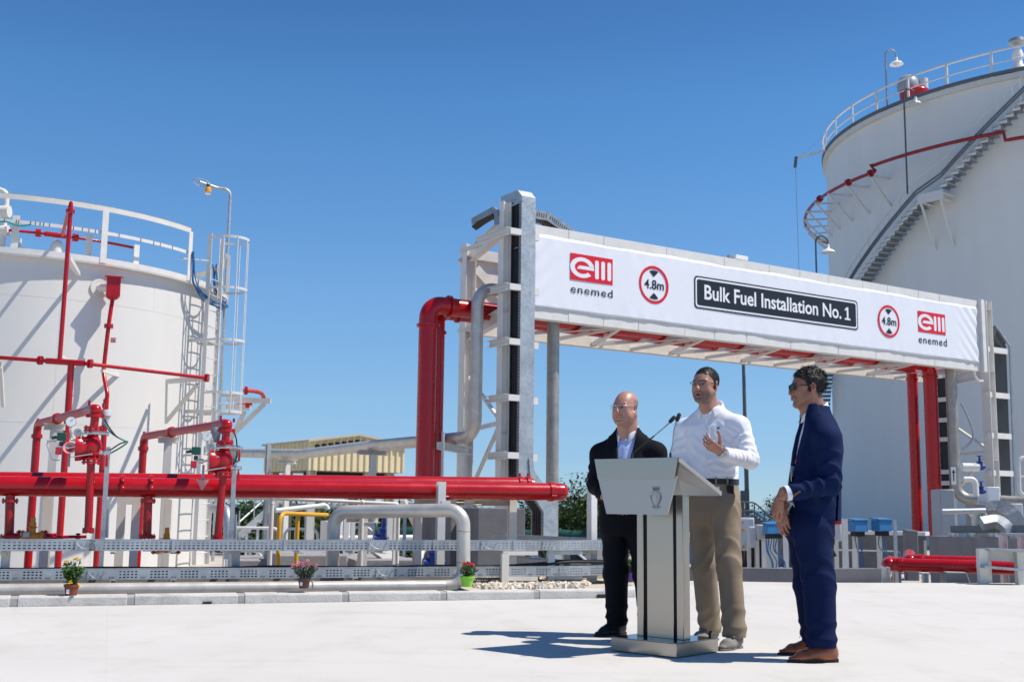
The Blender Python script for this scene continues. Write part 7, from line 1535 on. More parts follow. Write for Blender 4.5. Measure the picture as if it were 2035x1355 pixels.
def face_color(h, P, base, hair=None, beard=0., bald=False, lips=(.42, .16, .13), mouth=0.):
    x, y, z = h.local(P); C = np.tile(np.array(base), (len(P), 1)); ss = lambda a, b, t: (lambda u: u*u*(3-2*u))(np.clip((t-a)/(b-a), 0, 1))
    def mix(m, c): C[:] = C*(1-m[:, None])+np.array(c)*m[:, None]
    g = lambda cx, cy, cz, r: np.exp(-(((x-cx)/r[0])**2+((y-cy)/r[1])**2+((z-cz)/r[2])**2))
    red = [base[0]*1.05, base[1]*.72, base[2]*.68]
    mix(.55*g(0, .115, -.033, (.02, .02, .02)), red)
    for q in (-1, 1): mix(.40*g(q*.045, .07, -.032, (.025, .03, .02)), red); mix(.6*g(q*.085, -.015, 0, (.02, .03, .04)), red)
    if beard: mix(beard*ss(-.030, -.062, z)*ss(-.02, .02, y)*(1-.8*g(0, .10, -.066, (.02, .03, .010)))*ss(-.135, -.12, z), [.085, .06, .05]); mix(.6*beard*g(0, .1, -.049, (.026, .02, .006)), [.06, .04, .035])
    mix(.85*np.maximum(g(0, .103, -.0605, (.021, .012, .0045)), g(0, .103, -.0735-.010*mouth, (.019, .012, .005))), lips)
    if mouth: mix(ss(.0995, .094, y)*g(0, .09, -.0675-.004*mouth, (.017, .03, .0055*mouth)), [.03, .01, .01])
    hc = hair if hair is not None else [.03, .022, .018]
    for q in (-1, 1):
        m = np.exp(-((z-(.0285-.004*np.abs(q*x-.03)/.03))/.0042)**2)*ss(.006, .014, q*x)*ss(.058, .046, q*x)*ss(.05, .07, y); mix(.85*m, hc)
        e = g(q*.031, .0895, .0022, (.0105, .010, .0045)); mix(np.clip(e*1.1, 0, 1), [.26, .22, .20]); mix(np.clip(1.6*g(q*.031, .0905, .0022, (.0050, .010, .0052)), 0, 1), [.02, .012, .008]); mix(.8*g(q*.031, .088, .0072, (.013, .01, .0018)), [.05, .03, .025])  # eye whites darkened: the shade of the sockets is put into the colour
    if not bald and hair is not None:                             # hair roots fade into the skin along the hairline
        low = np.interp(y, [-.13, -.048, -.038, -.008, -.001, .014, .022, .045, .068, .10], [-.062, -.058, .026, .026, -.024, -.020, .032, .054, .074, .082])
        mix(.85*ss(-.011, .004, z-low)*(y < .092)*(np.abs(x) < .0795), hc)
    if bald:
        m = ss(.01, -.02, y)*ss(.075, .05, z)*ss(-.07, -.05, z)*ss(.045, .060, np.abs(x)+.35*np.maximum(0, -y-.02)); mix(.75*m, [.13, .11, .10])
    return C
def hair_sdf(h, top, side, front, noise, amp, freq, seed, nape=-.055, res=.003, temple=.02):
    s = h.s; S_ = SDF(np.array(h.c)-.17, np.array(h.c)+.19, res)
    S_.ell(h(0, -.018, .046), [(.075+side)*s, (.097+side)*s, (.084+top)*s], h.ax, .01); S_.ell(h(0, .030, .020), [(.066+side)*s, (.066+side*.5)*s, (.064+top)*s], h.ax, .02)
    for q in (-1, 1): S_.ell(h(q*.0665, .005, .006), [(.009+side)*s, .013*s, .034*s], h.ax, .01)
    r = np.random.RandomState(seed); D = [r.randn(3) for _ in range(7)]; ph = r.rand(7)*6.3
    C = np.array(h.c); Lx, Fx, Ux = np.array(h.l), np.array(h.f), np.array(h.u)
    def fn(X, Y, Z):
        px, py, pz = X-C[0], Y-C[1], Z-C[2]; t = 0
        for d, p in zip(D, ph): d = d/np.linalg.norm(d); q = freq*(px*d[0]+py*d[1]+pz*d[2])+p; t = t+np.sin(q+1.5*np.sin(.6*freq*(px*d[2]-py*d[0]+pz*d[1])))
        return amp*t/3.2
    S_.disp(fn)
    def cut(X, Y, Z):
        px, py, pz = (X-C[0])/s, (Y-C[1])/s, (Z-C[2])/s; x = px*Lx[0]+py*Lx[1]+pz*Lx[2]; y = px*Fx[0]+py*Fx[1]+pz*Fx[2]; z = px*Ux[0]+py*Ux[1]+pz*Ux[2]
        low = np.interp(y, [-.13, -.048, -.038, -.008, -.001, .014, .022, .045, .068, .10], [nape, nape+.004, .030, .030, -.016+temple*0, -.014, .036, .056, front-.010, front])
        return (low-z)*s
    S_2, XYZ = S_.sl(S_.o, S_.o+S_.h*S_.n); S_.f = np.maximum(S_.f, cut(*XYZ).astype(np.float32)); return S_
def strands(h, S_, name, mat, parent, n, L, wd, lift, flow, curl, seed):
    """hair cap plus many fine locks lying over it"""
    P, F = S_.build('h', None, None, mb_only=True, sm=1); r = np.random.RandomState(seed)
    N = np.zeros_like(P); a, b, c = P[F[:, 0]], P[F[:, 1]], P[F[:, 2]]; fn = np.cross(b-a, c-a)
    for i in range(4): np.add.at(N, F[:, i], fn)
    N /= np.linalg.norm(N, axis=1)[:, None]+1e-9
    if np.mean(np.einsum('ij,ij->i', N, P-np.array(h.c))) < 0: N = -N
    x, y, z = h.local(P); ok = np.where((np.einsum('ij,ij->i', N, P-np.array(h.c)-np.array(h.u)*.02) > .02))[0]; idx = ok[r.randint(0, len(ok), n)]
    p, nn = P[idx], N[idx]; fl = np.array(h.u)*flow[2]+np.array(h.f)*flow[1]+np.array(h.l)*flow[0]*np.sign(x[idx])[:, None]; g = fl-nn*np.einsum('ij,ij->i', nn, fl)[:, None]; g /= np.linalg.norm(g, axis=1)[:, None]+1e-9
    d = g+nn*lift+r.randn(n, 3)*curl; d /= np.linalg.norm(d, axis=1)[:, None]; s_ = np.cross(d, nn); s_ /= np.linalg.norm(s_, axis=1)[:, None]+1e-9; Ln = (L*r.uniform(.5, 1.3, n))[:, None]; w = (wd*r.uniform(.6, 1.3, n))[:, None]
    e1 = p-nn*.001+d*Ln*.55; d2 = d+r.randn(n, 3)*curl-nn*.55*lift; d2 /= np.linalg.norm(d2, axis=1)[:, None]; e2 = e1+d2*Ln*.45
    Q = np.stack([p-s_*w-nn*.002, p+s_*w-nn*.002, e1+s_*w*.8, e1-s_*w*.8, e2+s_*w*.15, e2-s_*w*.15], 1).reshape(-1, 3); k = np.arange(n)*6+len(P); F2 = np.concatenate([np.stack([k, k+1, k+2, k+3], 1), np.stack([k+3, k+2, k+4, k+5], 1)])
    return mesh_np(name, np.concatenate([P, Q]), np.concatenate([F, F2]), mat, parent)
def hand(S_, W, d, n, side, curl=(.3, .3, .3, .3), spread=.06, thumb=None, sc=1.0, k=.006, wrist_r=.026):
    """W wrist, d finger direction, n back-of-hand normal, side = direction towards the thumb"""
    W = Vector(W); d = Vector(d).normalized(); n = (Vector(n)-d*Vector(n).dot(d)).normalized(); t = d.cross(n); t = t if t.dot(Vector(side)) > 0 else -t
    S_.cone(W-d*.05*sc, W+d*.012*sc, wrist_r*sc, .024*sc, .012, flat=(n, .80)); kn = []
    for i, (o, L, r) in enumerate(((.030, .088, .0125), (.010, .092, .0125), (-.010, .088, .012), (-.028, .080, .011))):
        a = W+t*o*.55*sc+d*.012*sc; b = W+t*o*sc+d*L*sc-n*(.004*abs(i-1.2))*sc; S_.cone(a, b, .015*sc, r*sc, .012); kn.append((b, o))
    ret = []
    for i, ((b, o), L, c) in enumerate(zip(kn, (.074, .082, .076, .060), curl)):
        p = b; dd = (d+t*o*spread/.03*.6).normalized(); r = (.0092, .0095, .0090, .0080)[i]*sc
        for j, q in enumerate((.44, .31, .25)):
            ang = c*(1.0 if j == 0 else 1.15 if j == 1 else .7); dd = Quaternion(dd.cross(-n).normalized(), ang) @ dd; e = p+dd*L*q*sc; S_.cone(p, e, r, r*.92, .003); ret.append((p, e, r)) if j == 0 else None; r *= .92; p = e
    a = W+t*.022*sc+d*.022*sc-n*.008*sc; td = Vector(thumb).normalized() if thumb is not None else (t*.75+d*.65-n*.25).normalized()
    b = a+(td*.7+t*.3).normalized()*.040*sc; c = b+td*.034*sc; e = c+(td*.9+d*.25).normalized()*.028*sc; S_.cone(a, b, .016*sc, .0125*sc, .012); S_.cone(b, c, .0118*sc, .0105*sc, .004); S_.cone(c, e, .0105*sc, .0088*sc, .003); return ret
def collar(c, f, l, r, h_back, mat, parent, drop=.052, open_=.30, tip=.03, tilt=.045, name='collar', secs=None):
    """folded shirt collar round the neck at c (centre of the neck base)"""
    c = Vector(c); f = Vector(f); l = Vector(l); vs = []; n = 34; rows = 4
    for i in range(n+1):
        ph = -PI+open_+(2*PI-2*open_)*i/n; a = ph+PI; fr = .5*(1+math.cos(ph))                     # ph=0 back ... ends in front
        fr = 1-fr; dirv = -f*math.cos(ph)+l*math.sin(ph); e = min(i, n-i)/n*2; ft = max(0, 1-e*5)**1.2
        R_ = r*(1+.06*fr); zt_ = h_back*(1-.25*fr)-tilt*fr; z0_ = -.014-tilt*fr
        zl = c.z+zt_-.036*(1-.1*fr)-drop*ft; rl = R_*1.13+.007+.004*ft
        if secs is not None:
            q_ = sorted(secs); zz = [q[0] for q in q_]; I = lambda k: float(np.interp(zl, zz, [q[k] for q in q_])); u_, v_ = dirv.dot(l), dirv.dot(f); rs_ = 1/max(1e-6, (abs(u_/I(3))**2.35+abs(v_/I(4))**2.35)**(1/2.35)); off_ = V(I(1)-c.x, I(2)-c.y, 0).dot(dirv); rl = max(rl, rs_+off_+.010)
        vs += [c+dirv*R_*1.0+V(0, 0, z0_), c+dirv*R_*.98+V(0, 0, zt_), c+dirv*(R_*1.03+.004)+V(0, 0, zt_+.003), c+dirv*rl+f*tip*ft*.3+V(0, 0, zl-c.z)]
    F = [(i*rows+j, (i+1)*rows+j, (i+1)*rows+j+1, i*rows+j+1) for i in range(n) for j in range(rows-1)]
    o = MB().add(vs, F).build(name, mat, parent, smooth=70); md = o.modifiers.new('Solidify', 'SOLIDIFY'); md.thickness = .0025; return o
def shoe(ankle, d, L, mat, solemat, parent, w=.048, loafer=False, lace=False, name='shoe', toe=.9):
    A = Vector((ankle[0], ankle[1], 0)); d = Vector((d[0], d[1], 0)).normalized(); sd = V(-d.y, d.x, 0); h = A-d*.075; S_ = SDF(np.array(A)-np.array((.32, .32, .02)), np.array(A)+np.array((.32, .32, .17)), .004)
    P = lambda x, z, y=0: h+d*x+sd*y+V(0, 0, z); fl = (sd, 1.0)
    S_.cone(P(.036, .050), P(.10, .050), .035, .037, .02, flat=((0, 0, 1), 1.2)); S_.cone(P(.09, .044), P(L-.10, .033), .038, w*.86, .03, flat=((0, 0, 1), .90)); S_.cone(P(L-.11, .030), P(L-.030*toe-.012, .0225), w*.86, w*.58*toe, .03, flat=((0, 0, 1), .50))
    if not loafer: S_.cone(P(.045, .05), P(.052, .10), .036, .040, .03); S_.cone(P(.10, .06), P(.15, .055), .036, .03, .03)
    S_.disp(lambda X, Y, Z: np.where(Z < .016, .016-Z+.0, 0)*.9)
    S_2, (X, Y, Z) = S_.sl(S_.o, S_.o+S_.h*S_.n); S_.f = np.maximum(S_.f, (.010-Z)+0*X).astype(np.float32); sh = S_.build(name, mat, parent)
    # sole: outline slab
    pts = []
    for x, y in [(0.002, .0), (.006, .020), (.03, .033), (.10, .031), (L-.12, w*.84), (L-.07, w*.78), (L-.03, w*.50*toe), (L-.012, w*.30*toe), (L-.004, 0)]: pts.append((x, y))
    pl_ = [P(x, 0, y) for x, y in pts]+[P(x, 0, -y) for x, y in pts[-2:0:-1]]
    mb = MB(); mb.prism([p+V(0, 0, .001) for p in pl_], V(0, 0, .013)); mb.build('sole', solemat, sh, bevel=.002)
    if not loafer: mb = MB(); mb.prism([P(0, .001, .0), P(.006, .001, .028), P(.065, .001, .031), P(.065, .001, -.031), P(.006, .001, -.028)], V(0, 0, .022)); mb.build('heel', solemat, sh, bevel=.002)
    if lace:
        for k in range(3): mb = MB(); mb.tube(catmull([P(.118+.018*k, .083-.008*k, -.022), P(.120+.018*k, .094-.009*k, 0), P(.118+.018*k, .083-.008*k, .022)], 4), .0025, 6); mb.build('lace', solemat, sh)
        mb = MB(); mb.tube(catmull([P(.135, .09, 0), P(.12, .108, -.03), P(.14, .095, -.045)], 4), .002, 6); mb.tube(catmull([P(.135, .09, 0), P(.15, .108, -.02), P(.16, .10, -.04)], 4), .002, 6); mb.build('lace', solemat, sh)
    if loafer: mb = MB(); mb.beam(P(.150, .080, -.036), P(.150, .080, .036), .016, .006); mb.build('strap', mat, sh, bevel=.002)
    return sh
def glasses(h, parent, frame, lens, w=.052, hgt=.032, rim=.0013, half=False, y0=.118, z0=.003, name='glasses'):
    def lensring(q, n=24):
        P = []
        for i in range(n+1):
            a = 2*PI*i/n; ca, sa = math.cos(a), math.sin(a); ex = .55; X = math.copysign(abs(ca)**ex, ca)*w/2; Z = math.copysign(abs(sa)**ex, sa)*hgt/2; P.append(h(q*(.0335+0)+X, y0-.012*abs(q*.0335+X)/.06-.004*(abs(q*.0335+X)/.06)**2, z0+Z-.002*(X/w)**2))
        return P
    fr = MB(); P = lensring(1); fr.tube(P[:13] if half else P, rim, 6); g = fr.build(name, frame, parent)
    mb = MB(); P = lensring(-1); mb.tube(P[:13] if half else P, rim, 6); mb.build('rim', frame, g)
    mb = MB(); mb.tube(catmull([h(.0075, y0-.002, z0+.006), h(0, y0+.001, z0+.010), h(-.0075, y0-.002, z0+.006)], 4), rim, 6); mb.build('bridge', frame, g)
    for q in (-1, 1):
        mb = MB(); mb.tube(catmull([h(q*(.0335+w/2), y0-.014, z0+.008), h(q*.068, y0-.030, z0+.009), h(q*.079, .02, z0+.010), h(q*.083, -.012, z0+.012), h(q*.084, -.028, z0-.005)], 5), rim*1.1, 6); mb.build('temple', frame, g)
        P = lensring(q)[:-1]; mb = MB(); mb.add([p-h.f*.0005 for p in P], [tuple(range(len(P)))]); mb.build('lens', lens, g, smooth=0)
    return g
def lensmat(name, tint, alpha):
    m = bpy.data.materials.new(name); m.use_nodes = True; t = m.node_tree; t.nodes.clear(); o = t.nodes.new('ShaderNodeOutputMaterial'); a = t.nodes.new('ShaderNodeBsdfTransparent'); g = t.nodes.new('ShaderNodeBsdfGlossy'); x = t.nodes.new('ShaderNodeMixShader'); a.inputs[0].default_value = (*tint, 1); g.inputs[0].default_value = (.9, .9, .9, 1); g.inputs[1].default_value = .03; x.inputs[0].default_value = alpha; t.links.new(a.outputs[0], x.inputs[1]); t.links.new(g.outputs[0], x.inputs[2]); t.links.new(x.outputs[0], o.inputs[0]); return m
def bounds(pts, m): A = np.array([tuple(p) for p in pts]); return A.min(0)-m, A.max(0)+m
def joinPF(L):
    P = []; F = []; b = 0
    for p, f in L: P.append(p); F.append(f+b); b += len(p)
    return np.concatenate(P), np.concatenate(F)
# ================================================================ the three men
J = atY
def T3(v): return np.array(tuple(v))
def yaw(deg): a = math.radians(deg); return V(-math.sin(a), -math.cos(a), 0)   # 0 = facing the viewer, + = turned to the picture's left
def jacket_cut(S_, axis_fn, f, l, wfun, zlo, zhi, depth, lap=.007, lapw=.055):
    """open front of a jacket: cut a V and raise lapels beside it. axis_fn(z) -> (x, y) centre line"""
    def fn(X, Y, Z):
        cx, cy = axis_fn(Z); px, py = X-cx, Y-cy; u = px*l[0]+py*l[1]; v = px*f[0]+py*f[1]; w = wfun(Z); e = np.abs(u)-w
        inz = (Z > zlo) & (Z < zhi); front = v > .02; cut = inz & front & (e < 0)
        lapm = inz & front & (e >= 0) & (e < lapw*np.clip((Z-zlo)/(.10), .1, 1)*np.clip((zhi+.02-Z)/.06, 0, 1))
        return np.where(inz & front, np.clip(.5-e/.008, 0, 1), 0)*depth-np.where(lapm, lap*np.clip(e/.006, 0, 1), 0)
    S_.disp(fn)
shirtW = cloth('white_shirt_cotton', (.80, .80, .85), .8, 700, spec=.2); shirtB = cloth('pale_blue_shirt_cotton', (.42, .50, .78), .8, 700); collarW = cloth('white_collar_cotton', (.74, .77, .86), .8, 700)
suitK = cloth('black_suit_wool', (.0075, .008, .012), .8, 900, 0, spec=.12); suitN = cloth('navy_suit_wool', (.004, .013, .058), .8, 900, 0, spec=.12); suitNt = cloth('navy_trouser_wool', (.004, .011, .050), .8, 900, 0, spec=.12); khaki = cloth('khaki_cotton', (.26, .205, .148), .85, 800)
sole = flat('dark_sole', (.02, .015, .012), .6); beltm = flat('black_leather', (.012, .011, .011), .4)
def limb(S_, pts, rs, k=.03):
    for a, b, ra, rb in zip(pts, pts[1:], rs, rs[1:]): S_.cone(a, b, ra, rb, k)
def endcut(S_, p, d, rad=.085, off=.012):
    """cut a sleeve off square at p"""
    p = T3(Vector(p)+Vector(d)*off); d = T3(Vector(d).normalized()); S_2, (X, Y, Z) = S_.sl(p-rad, p+rad); q = (X-p[0])*d[0]+(Y-p[1])*d[1]+(Z-p[2])*d[2]
    r = np.sqrt((X-p[0])**2+(Y-p[1])**2+(Z-p[2])**2); S_.f[S_2] = np.where(r < rad, np.maximum(S_.f[S_2], q), S_.f[S_2]).astype(np.float32)
def sect(rows):                                                   # (photo x, photo y, depth Y, half width, half depth)
    out = []
    for x, y, Y, a, b in rows: p = J(x, y, Y); out.append((p.z, p.x, p.y, a, b))
    return out
def cl(secs):
    s_ = sorted(secs); z = [q[0] for q in s_]; return lambda Z: (np.interp(Z, z, [q[1] for q in s_]), np.interp(Z, z, [q[2] for q in s_]))
def trousers(root, secs, f, legs, mat, h=.0075, folds=(), seed=1, wr=.003):
    pts = [q for L in legs for q in L[0]]; lo, hi = bounds(pts, .2); zt_ = max(s_[0] for s_ in secs); hi[2] = zt_+.02; lo[2] = max(.015, lo[2]+.15); S_ = SDF(lo, hi, h)
    for P, R_ in legs:
        for a, b, ra, rb in zip(P, P[1:], R_, R_[1:]): S_.cone(a, b, ra, rb, .035)
    S_.stack(secs, f, .05, 2.4)
    for i, (P, R_) in enumerate(legs):
        S_.folds(P[-2], P[-1], .0065, 4.2, .8, 3+i, .60, 1.05, .13); S_.folds(P[-3], P[-2], .0045, 2.6, 1.0, 7+i, .55, 1.1, .15); S_.folds(P[0], P[1], .0045, 2.2, 1.4, 11+i, .0, .45, .16)
    S_.wrinkle(wr, 34, seed, (1, 1, .35))
    ends = [(T3(P[-1]), R_[-1]) for P, R_ in legs]
    def hemcut(X, Y, Z):
        zz = np.full(np.broadcast(X, Y, Z).shape, 9.)
        d = [np.hypot(X-e[0], Y-e[1])+0*Z for e, _ in ends]; i = np.argmin(d, 0); zc = np.choose(i, [e[2] for e, _ in ends]); return zc-Z
    S_2, XYZ = S_.sl(S_.o, S_.o+S_.h*S_.n); S_.f = np.maximum(np.maximum(S_.f, hemcut(*XYZ)), (XYZ[2]-zt_)+0*S_.f).astype(np.float32)
    return S_.build('trousers', mat, root)
def body_mesh(root, h, neck, base, hands=(), limbs=(), **fc):
    L = []; C = []
    hk = {k: fc.pop(k) for k in ('nr', 'jaw', 'fat', 'mouth', 'nose') if k in fc}
    P, F = head_sdf(h, neck, **hk).build('b', None, None, mb_only=True, sm=0); L.append((P, F)); C.append(face_color(h, P, base, mouth=hk.get('mouth', 0), **fc))
    for S_ in hands: p, f_ = S_.build('b', None, None, mb_only=True, sm=0); L.append((p, f_)); C.append(np.tile(np.array(base)*np.array([.98, .95, .93]), (len(p), 1)))
    if limbs:                                                     # the hidden trunk and limbs that carry the clothes
        lo, hi = bounds([q for a, b, _, _ in limbs for q in (a, b)], .16); S_ = SDF(lo, hi, .011)
        for a, b, ra, rb in limbs: S_.cone(a, b, ra, rb, .03)
        p, f_ = S_.build('b', None, None, mb_only=True); L.append((p, f_)); C.append(np.tile(np.array(base), (len(p), 1)))
    P, F = joinPF(L); return mesh_np('body', P, F, SKIN, root, np.concatenate(C))
def buttons(root, pts, d, r, mat, name='button'):
    for p in pts: mb = MB(); mb.lathe(Vector(p), d, [(-.002, r), (.0015, r), (.002, r*.7)], 12); mb.build(name, mat, root)
# ---------------------------------------------------------------- speaker in the white shirt
B_ = thing('person', 'man in white shirt and khaki trousers speaking and gesturing at the lectern', 'person', V(1.40, 7.85, 0))
f, l = yaw(24), None; l = ZV.cross(f)
hB = Head(J(1402, 767, 7.80), yaw(40), .05, .985)
nk = J(1413, 817, 7.86)
ls, le, lw = J(1468, 848, 7.74), J(1491, 914, 7.66), J(1441, 903, 7.44)
rs_, re, rw = J(1362, 853, 7.98), J(1347, 925, 7.96), J(1336, 955, 7.80)
secs = sect([(1418, 968, 7.86, .158, .122), (1418, 935, 7.86, .168, .130), (1416, 905, 7.86, .172, .132), (1415, 870, 7.86, .186, .130), (1414, 848, 7.86, .178, .115), (1414, 828, 7.86, .125, .088), (1413, 814, 7.86, .084, .072)])
lo, hi = bounds([ls, le, lw, rs_, re, rw]+[V(q[1], q[2], q[0]) for q in secs], .13); S1 = SDF(lo, hi, .005)
S1.stack(secs, f, .03, 2.35); S1.cone(nk-V(0, 0, .015), ls, .058, .066, .05); S1.cone(nk-V(0, 0, .015), rs_, .058, .066, .05)
limb(S1, [ls, le], [.074, .060], .035); limb(S1, [le, lw], [.058, .043], .015); limb(S1, [rs_, re, rw], [.074, .058, .045], .03)
S1.folds(ls, le, .0035, 4.4, 1.5, 1, .25, 1.1, .11); S1.folds(le, lw, .0032, 5.2, 1.0, 2, -.05, .75, .10); S1.folds(le, lw, .0022, 7.5, -1.4, 12, .1, .9, .10); S1.folds(rs_, re, .003, 4, 1.3, 3, .2, 1.1, .11); S1.folds(J(1370, 862, 7.75), J(1480, 862, 7.7), .003, 4.2, 1.6, 4, .5, 1., .10)
S1.folds(J(1440, 850, 7.7), J(1400, 965, 7.72), .0032, 6.5, 1.2, 5, .25, 1.0, .2); S1.folds(J(1475, 870, 7.65), J(1400, 900, 7.68), .0028, 5.5, 2.2, 15, .0, .7, .12); S1.folds(J(1455, 915, 7.68), J(1430, 960, 7.72), .0035, 3.2, -1.6, 16, -.1, 1.1, .14); S1.wrinkle(.0022, 30, 5, (1, 1, .6)); S1.wrinkle(.0012, 70, 6)
ax_ = cl(secs); fA, lA = T3(f), T3(l)
def placket(X, Y, Z): cx, cy = ax_(Z); px, py = X-cx, Y-cy; u = px*lA[0]+py*lA[1]; v = px*fA[0]+py*fA[1]; return np.where((v > .04) & (np.abs(u-.0) < .018) & (Z < nk.z+.01), -.0035, 0)
S1.disp(placket)
zb_ = J(1418, 958, 7.86).z; S_2, XYZ = S1.sl(S1.o, S1.o+S1.h*S1.n)
d_ = T3((lw-le).normalized()); e_ = T3(lw); S1.f = np.maximum(S1.f, (zb_-XYZ[2])+0*S1.f).astype(np.float32)
endcut(S1, lw, (lw-le).normalized(), .075, .0); shB = S1.build('shirt', shirtW, B_)
collar(nk+V(0, 0, .016)-f*.004, yaw(28), ZV.cross(yaw(28)), .074, .064, shirtW, shB, drop=.038, open_=.40, tip=.03, tilt=.060, secs=secs)
mb = MB(); wd = (lw-le).normalized(); mb.lathe(lw-wd*.03, wd, [(0, .046), (.004, .049), (.050, .046), (.053, .044), (.053, .036)], 24); mb.build('cuff', shirtW, shB)
ax2 = lambda z: Vector((float(ax_(z)[0]), float(ax_(z)[1]), z))
def onchest(z, u, secs_, f_, l_, off=.004, n=2.35):
    s_ = sorted(secs_); zz = [q[0] for q in s_]; a, b = np.interp(z, zz, [q[3] for q in s_]), np.interp(z, zz, [q[4] for q in s_]); v = b*(1-min(.999, abs(u/a))**n)**(1/n); return V(np.interp(z, zz, [q[1] for q in s_]), np.interp(z, zz, [q[2] for q in s_]), z)+l_*u+f_*(v+off)
buttons(shB, [onchest(z, .0, secs, f, l, .006) for z in np.linspace(nk.z-.03, zb_+.05, 5)], f, .0055, MT['ltgrey'])
mb = MB(); p = onchest(J(1414, 851, 7.7).z, .075, secs, f, l, .006); mb.prism([p+l*-.010, p+l*.010+V(0, 0, .0), p+l*.006+V(0, 0, .010), p+l*-.002+V(0, 0, .006), p+l*-.004+V(0, 0, .014)], f*.002); mb.build('chest_emblem', MT['dark'], shB, smooth=0)
# belt and trousers
hipL, knL, anL = J(1441, 1005, 7.76), J(1449, 1125, 7.68), J(1461, 1266, 7.64); hipR, knR, anR = J(1394, 1008, 7.95), J(1399, 1125, 7.97), J(1412, 1256, 8.08)
tsec = sect([(1418, 955, 7.86, .160, .124), (1419, 985, 7.86, .172, .135), (1419, 1015, 7.86, .180, .140), (1419, 1040, 7.86, .160, .125)])
trB = trousers(B_, tsec, f, [([hipL, knL, anL], [.094, .079, .076]), ([hipR, knR, anR], [.096, .080, .077])], khaki, seed=3)
mb = MB(); n = 48; vs = []; z0 = J(1418, 957, 7.86).z
for i in range(n):
    a = 2*PI*i/n; u = math.copysign(abs(math.cos(a))**(2/2.4), math.cos(a)); v = math.copysign(abs(math.sin(a))**(2/2.4), math.sin(a)); c = V(tsec[0][1], tsec[0][2], 0)
    for r_, dz in ((1.0, -.018), (1.035, -.018), (1.035, .018), (1.0, .018)): vs.append(c+l*(.163*r_*u)+f*(.127*r_*v)+V(0, 0, z0+dz))
mb.add(vs, [(i*4+j, ((i+1) % n)*4+j, ((i+1) % n)*4+(j+1) % 4, i*4+(j+1) % 4) for i in range(n) for j in range(4)]); mb.build('belt', beltm, B_)
for u in (-.11, -.04, .05, .12):
    p = onchest(z0, u, [(z0-.1, tsec[0][1], tsec[0][2], .165, .128), (z0+.1, tsec[0][1], tsec[0][2], .165, .128)], f, l, .006); mb = MB(); mb.box(p, (.012, .006, .05), (l, f, ZV)); mb.build('belt_loop', khaki, trB, bevel=.001)
p = onchest(J(1456, 975, 7.72).z, .135, tsec, f, l, .012); mb = MB(); mb.box(p, (.05, .022, .075), ((l*.8-f*.6).normalized(), (f*.8+l*.6).normalized(), ZV)); mb.build('phone_pouch', beltm, B_, bevel=.006)
grey_suede = paint('grey_suede', (.20, .195, .18), .9, 0, .12, 30, bump=.2, bscale=300)
shoe((anL.x+.0, anL.y), V(-.62, -.78), .285, grey_suede, flat('grey_sole', (.16, .155, .15), .8), B_, .05, True); shoe((anR.x, anR.y), V(-.75, -.66), .285, grey_suede, flat('grey_sole2', (.16, .155, .15), .8), B_, .05, True)
# head, hands
skB = (.42, .215, .145)
HL = SDF(np.array(lw)-.24, np.array(lw)+.2, .003); wL = J(1430, 896, 7.40); hd = (J(1404, 881, 7.33)-wL).normalized()
fB = hand(HL, wL, hd, V(-.15, -.85, -.5), V(.2, 0, 1), (.55, .6, .65, .7), .05, (J(1418, 857, 7.36)-J(1421, 879, 7.38)), .98)
limB = [(nk, V(secs[0][1], secs[0][2], zb_), .05, .09), (ls, le, .05, .042), (le, wL, .042, .027), (rs_, re, .05, .042), (re, rw, .042, .03), (nk, ls, .04, .05), (nk, rs_, .04, .05), (V(tsec[1][1], tsec[1][2], tsec[1][0]), hipL, .09, .07), (V(tsec[1][1], tsec[1][2], tsec[1][0]), hipR, .09, .07), (hipL, knL, .07, .05), (knL, anL, .05, .035), (hipR, knR, .07, .05), (knR, anR, .05, .035), (V(secs[0][1], secs[0][2], zb_), V(tsec[1][1], tsec[1][2], tsec[1][0]), .09, .09)]
HR = SDF(np.array(rw)-.2, np.array(rw)+.2, .004); hand(HR, rw, V(.2, -.6, -.5), V(-.6, -.4, .6), V(0, -.3, 1), (.5, .5, .5, .5), .05, None, .98)
body_mesh(B_, hB, nk-V(0, 0, .02), skB, [HL, HR], limB, nr=.058, jaw=1.0, mouth=1.0, beard=.62, hair=[.022, .016, .013])
strands(hB, hair_sdf(hB, .004, .0025, .080, 0, .0012, 200, 3), 'hair', paint('short_dark_hair', (.016, .011, .009), .6, 0, .5, 120, spec=.3), B_, 5600, .010, .0011, .22, (.15, .5, -.5), .28, 1)
glasses(hB, B_, MT['dark'], lensmat('clear_lens', (.86, .86, .88), .03), .050, .030, .0014, True)
wt_ = (wL-le).normalized(); wc = wL-wt_*.012+wt_*.0; n_ = V(-.1, -.9, -.25); n_ = (n_-wt_*n_.dot(wt_)).normalized(); tt_ = wt_.cross(n_)
mb = MB(); mb.tube([wc+n_*.030*math.cos(a)+tt_*.034*math.sin(a) for a in np.linspace(0, 2*PI, 25)], .0075, 8); wb = mb.build('watch', MT['chrome'], B_)
mb = MB(); mb.lathe(wc+n_*.032, n_, [(-.004, .019), (.004, .020), (.007, .018)]); mb.build('watch_case', MT['chrome'], wb); mb = MB(); mb.lathe(wc+n_*.0395, n_, [(0, .0165), (.001, .016)]); mb.build('watch_dial', flat('watch_dial', (.45, .46, .46), .3), wb)
p_, e_2, r_f = fB[2]; c_ = p_.lerp(e_2, .55); dx_, dy_ = perp(e_2-p_); mb = MB(); mb.tube([c_+dx_*(r_f*1.08*math.cos(a))+dy_*(r_f*1.08*math.sin(a)) for a in np.linspace(0, 2*PI, 17)], .0015, 6); mb.build('ring', MT['chrome'], B_)
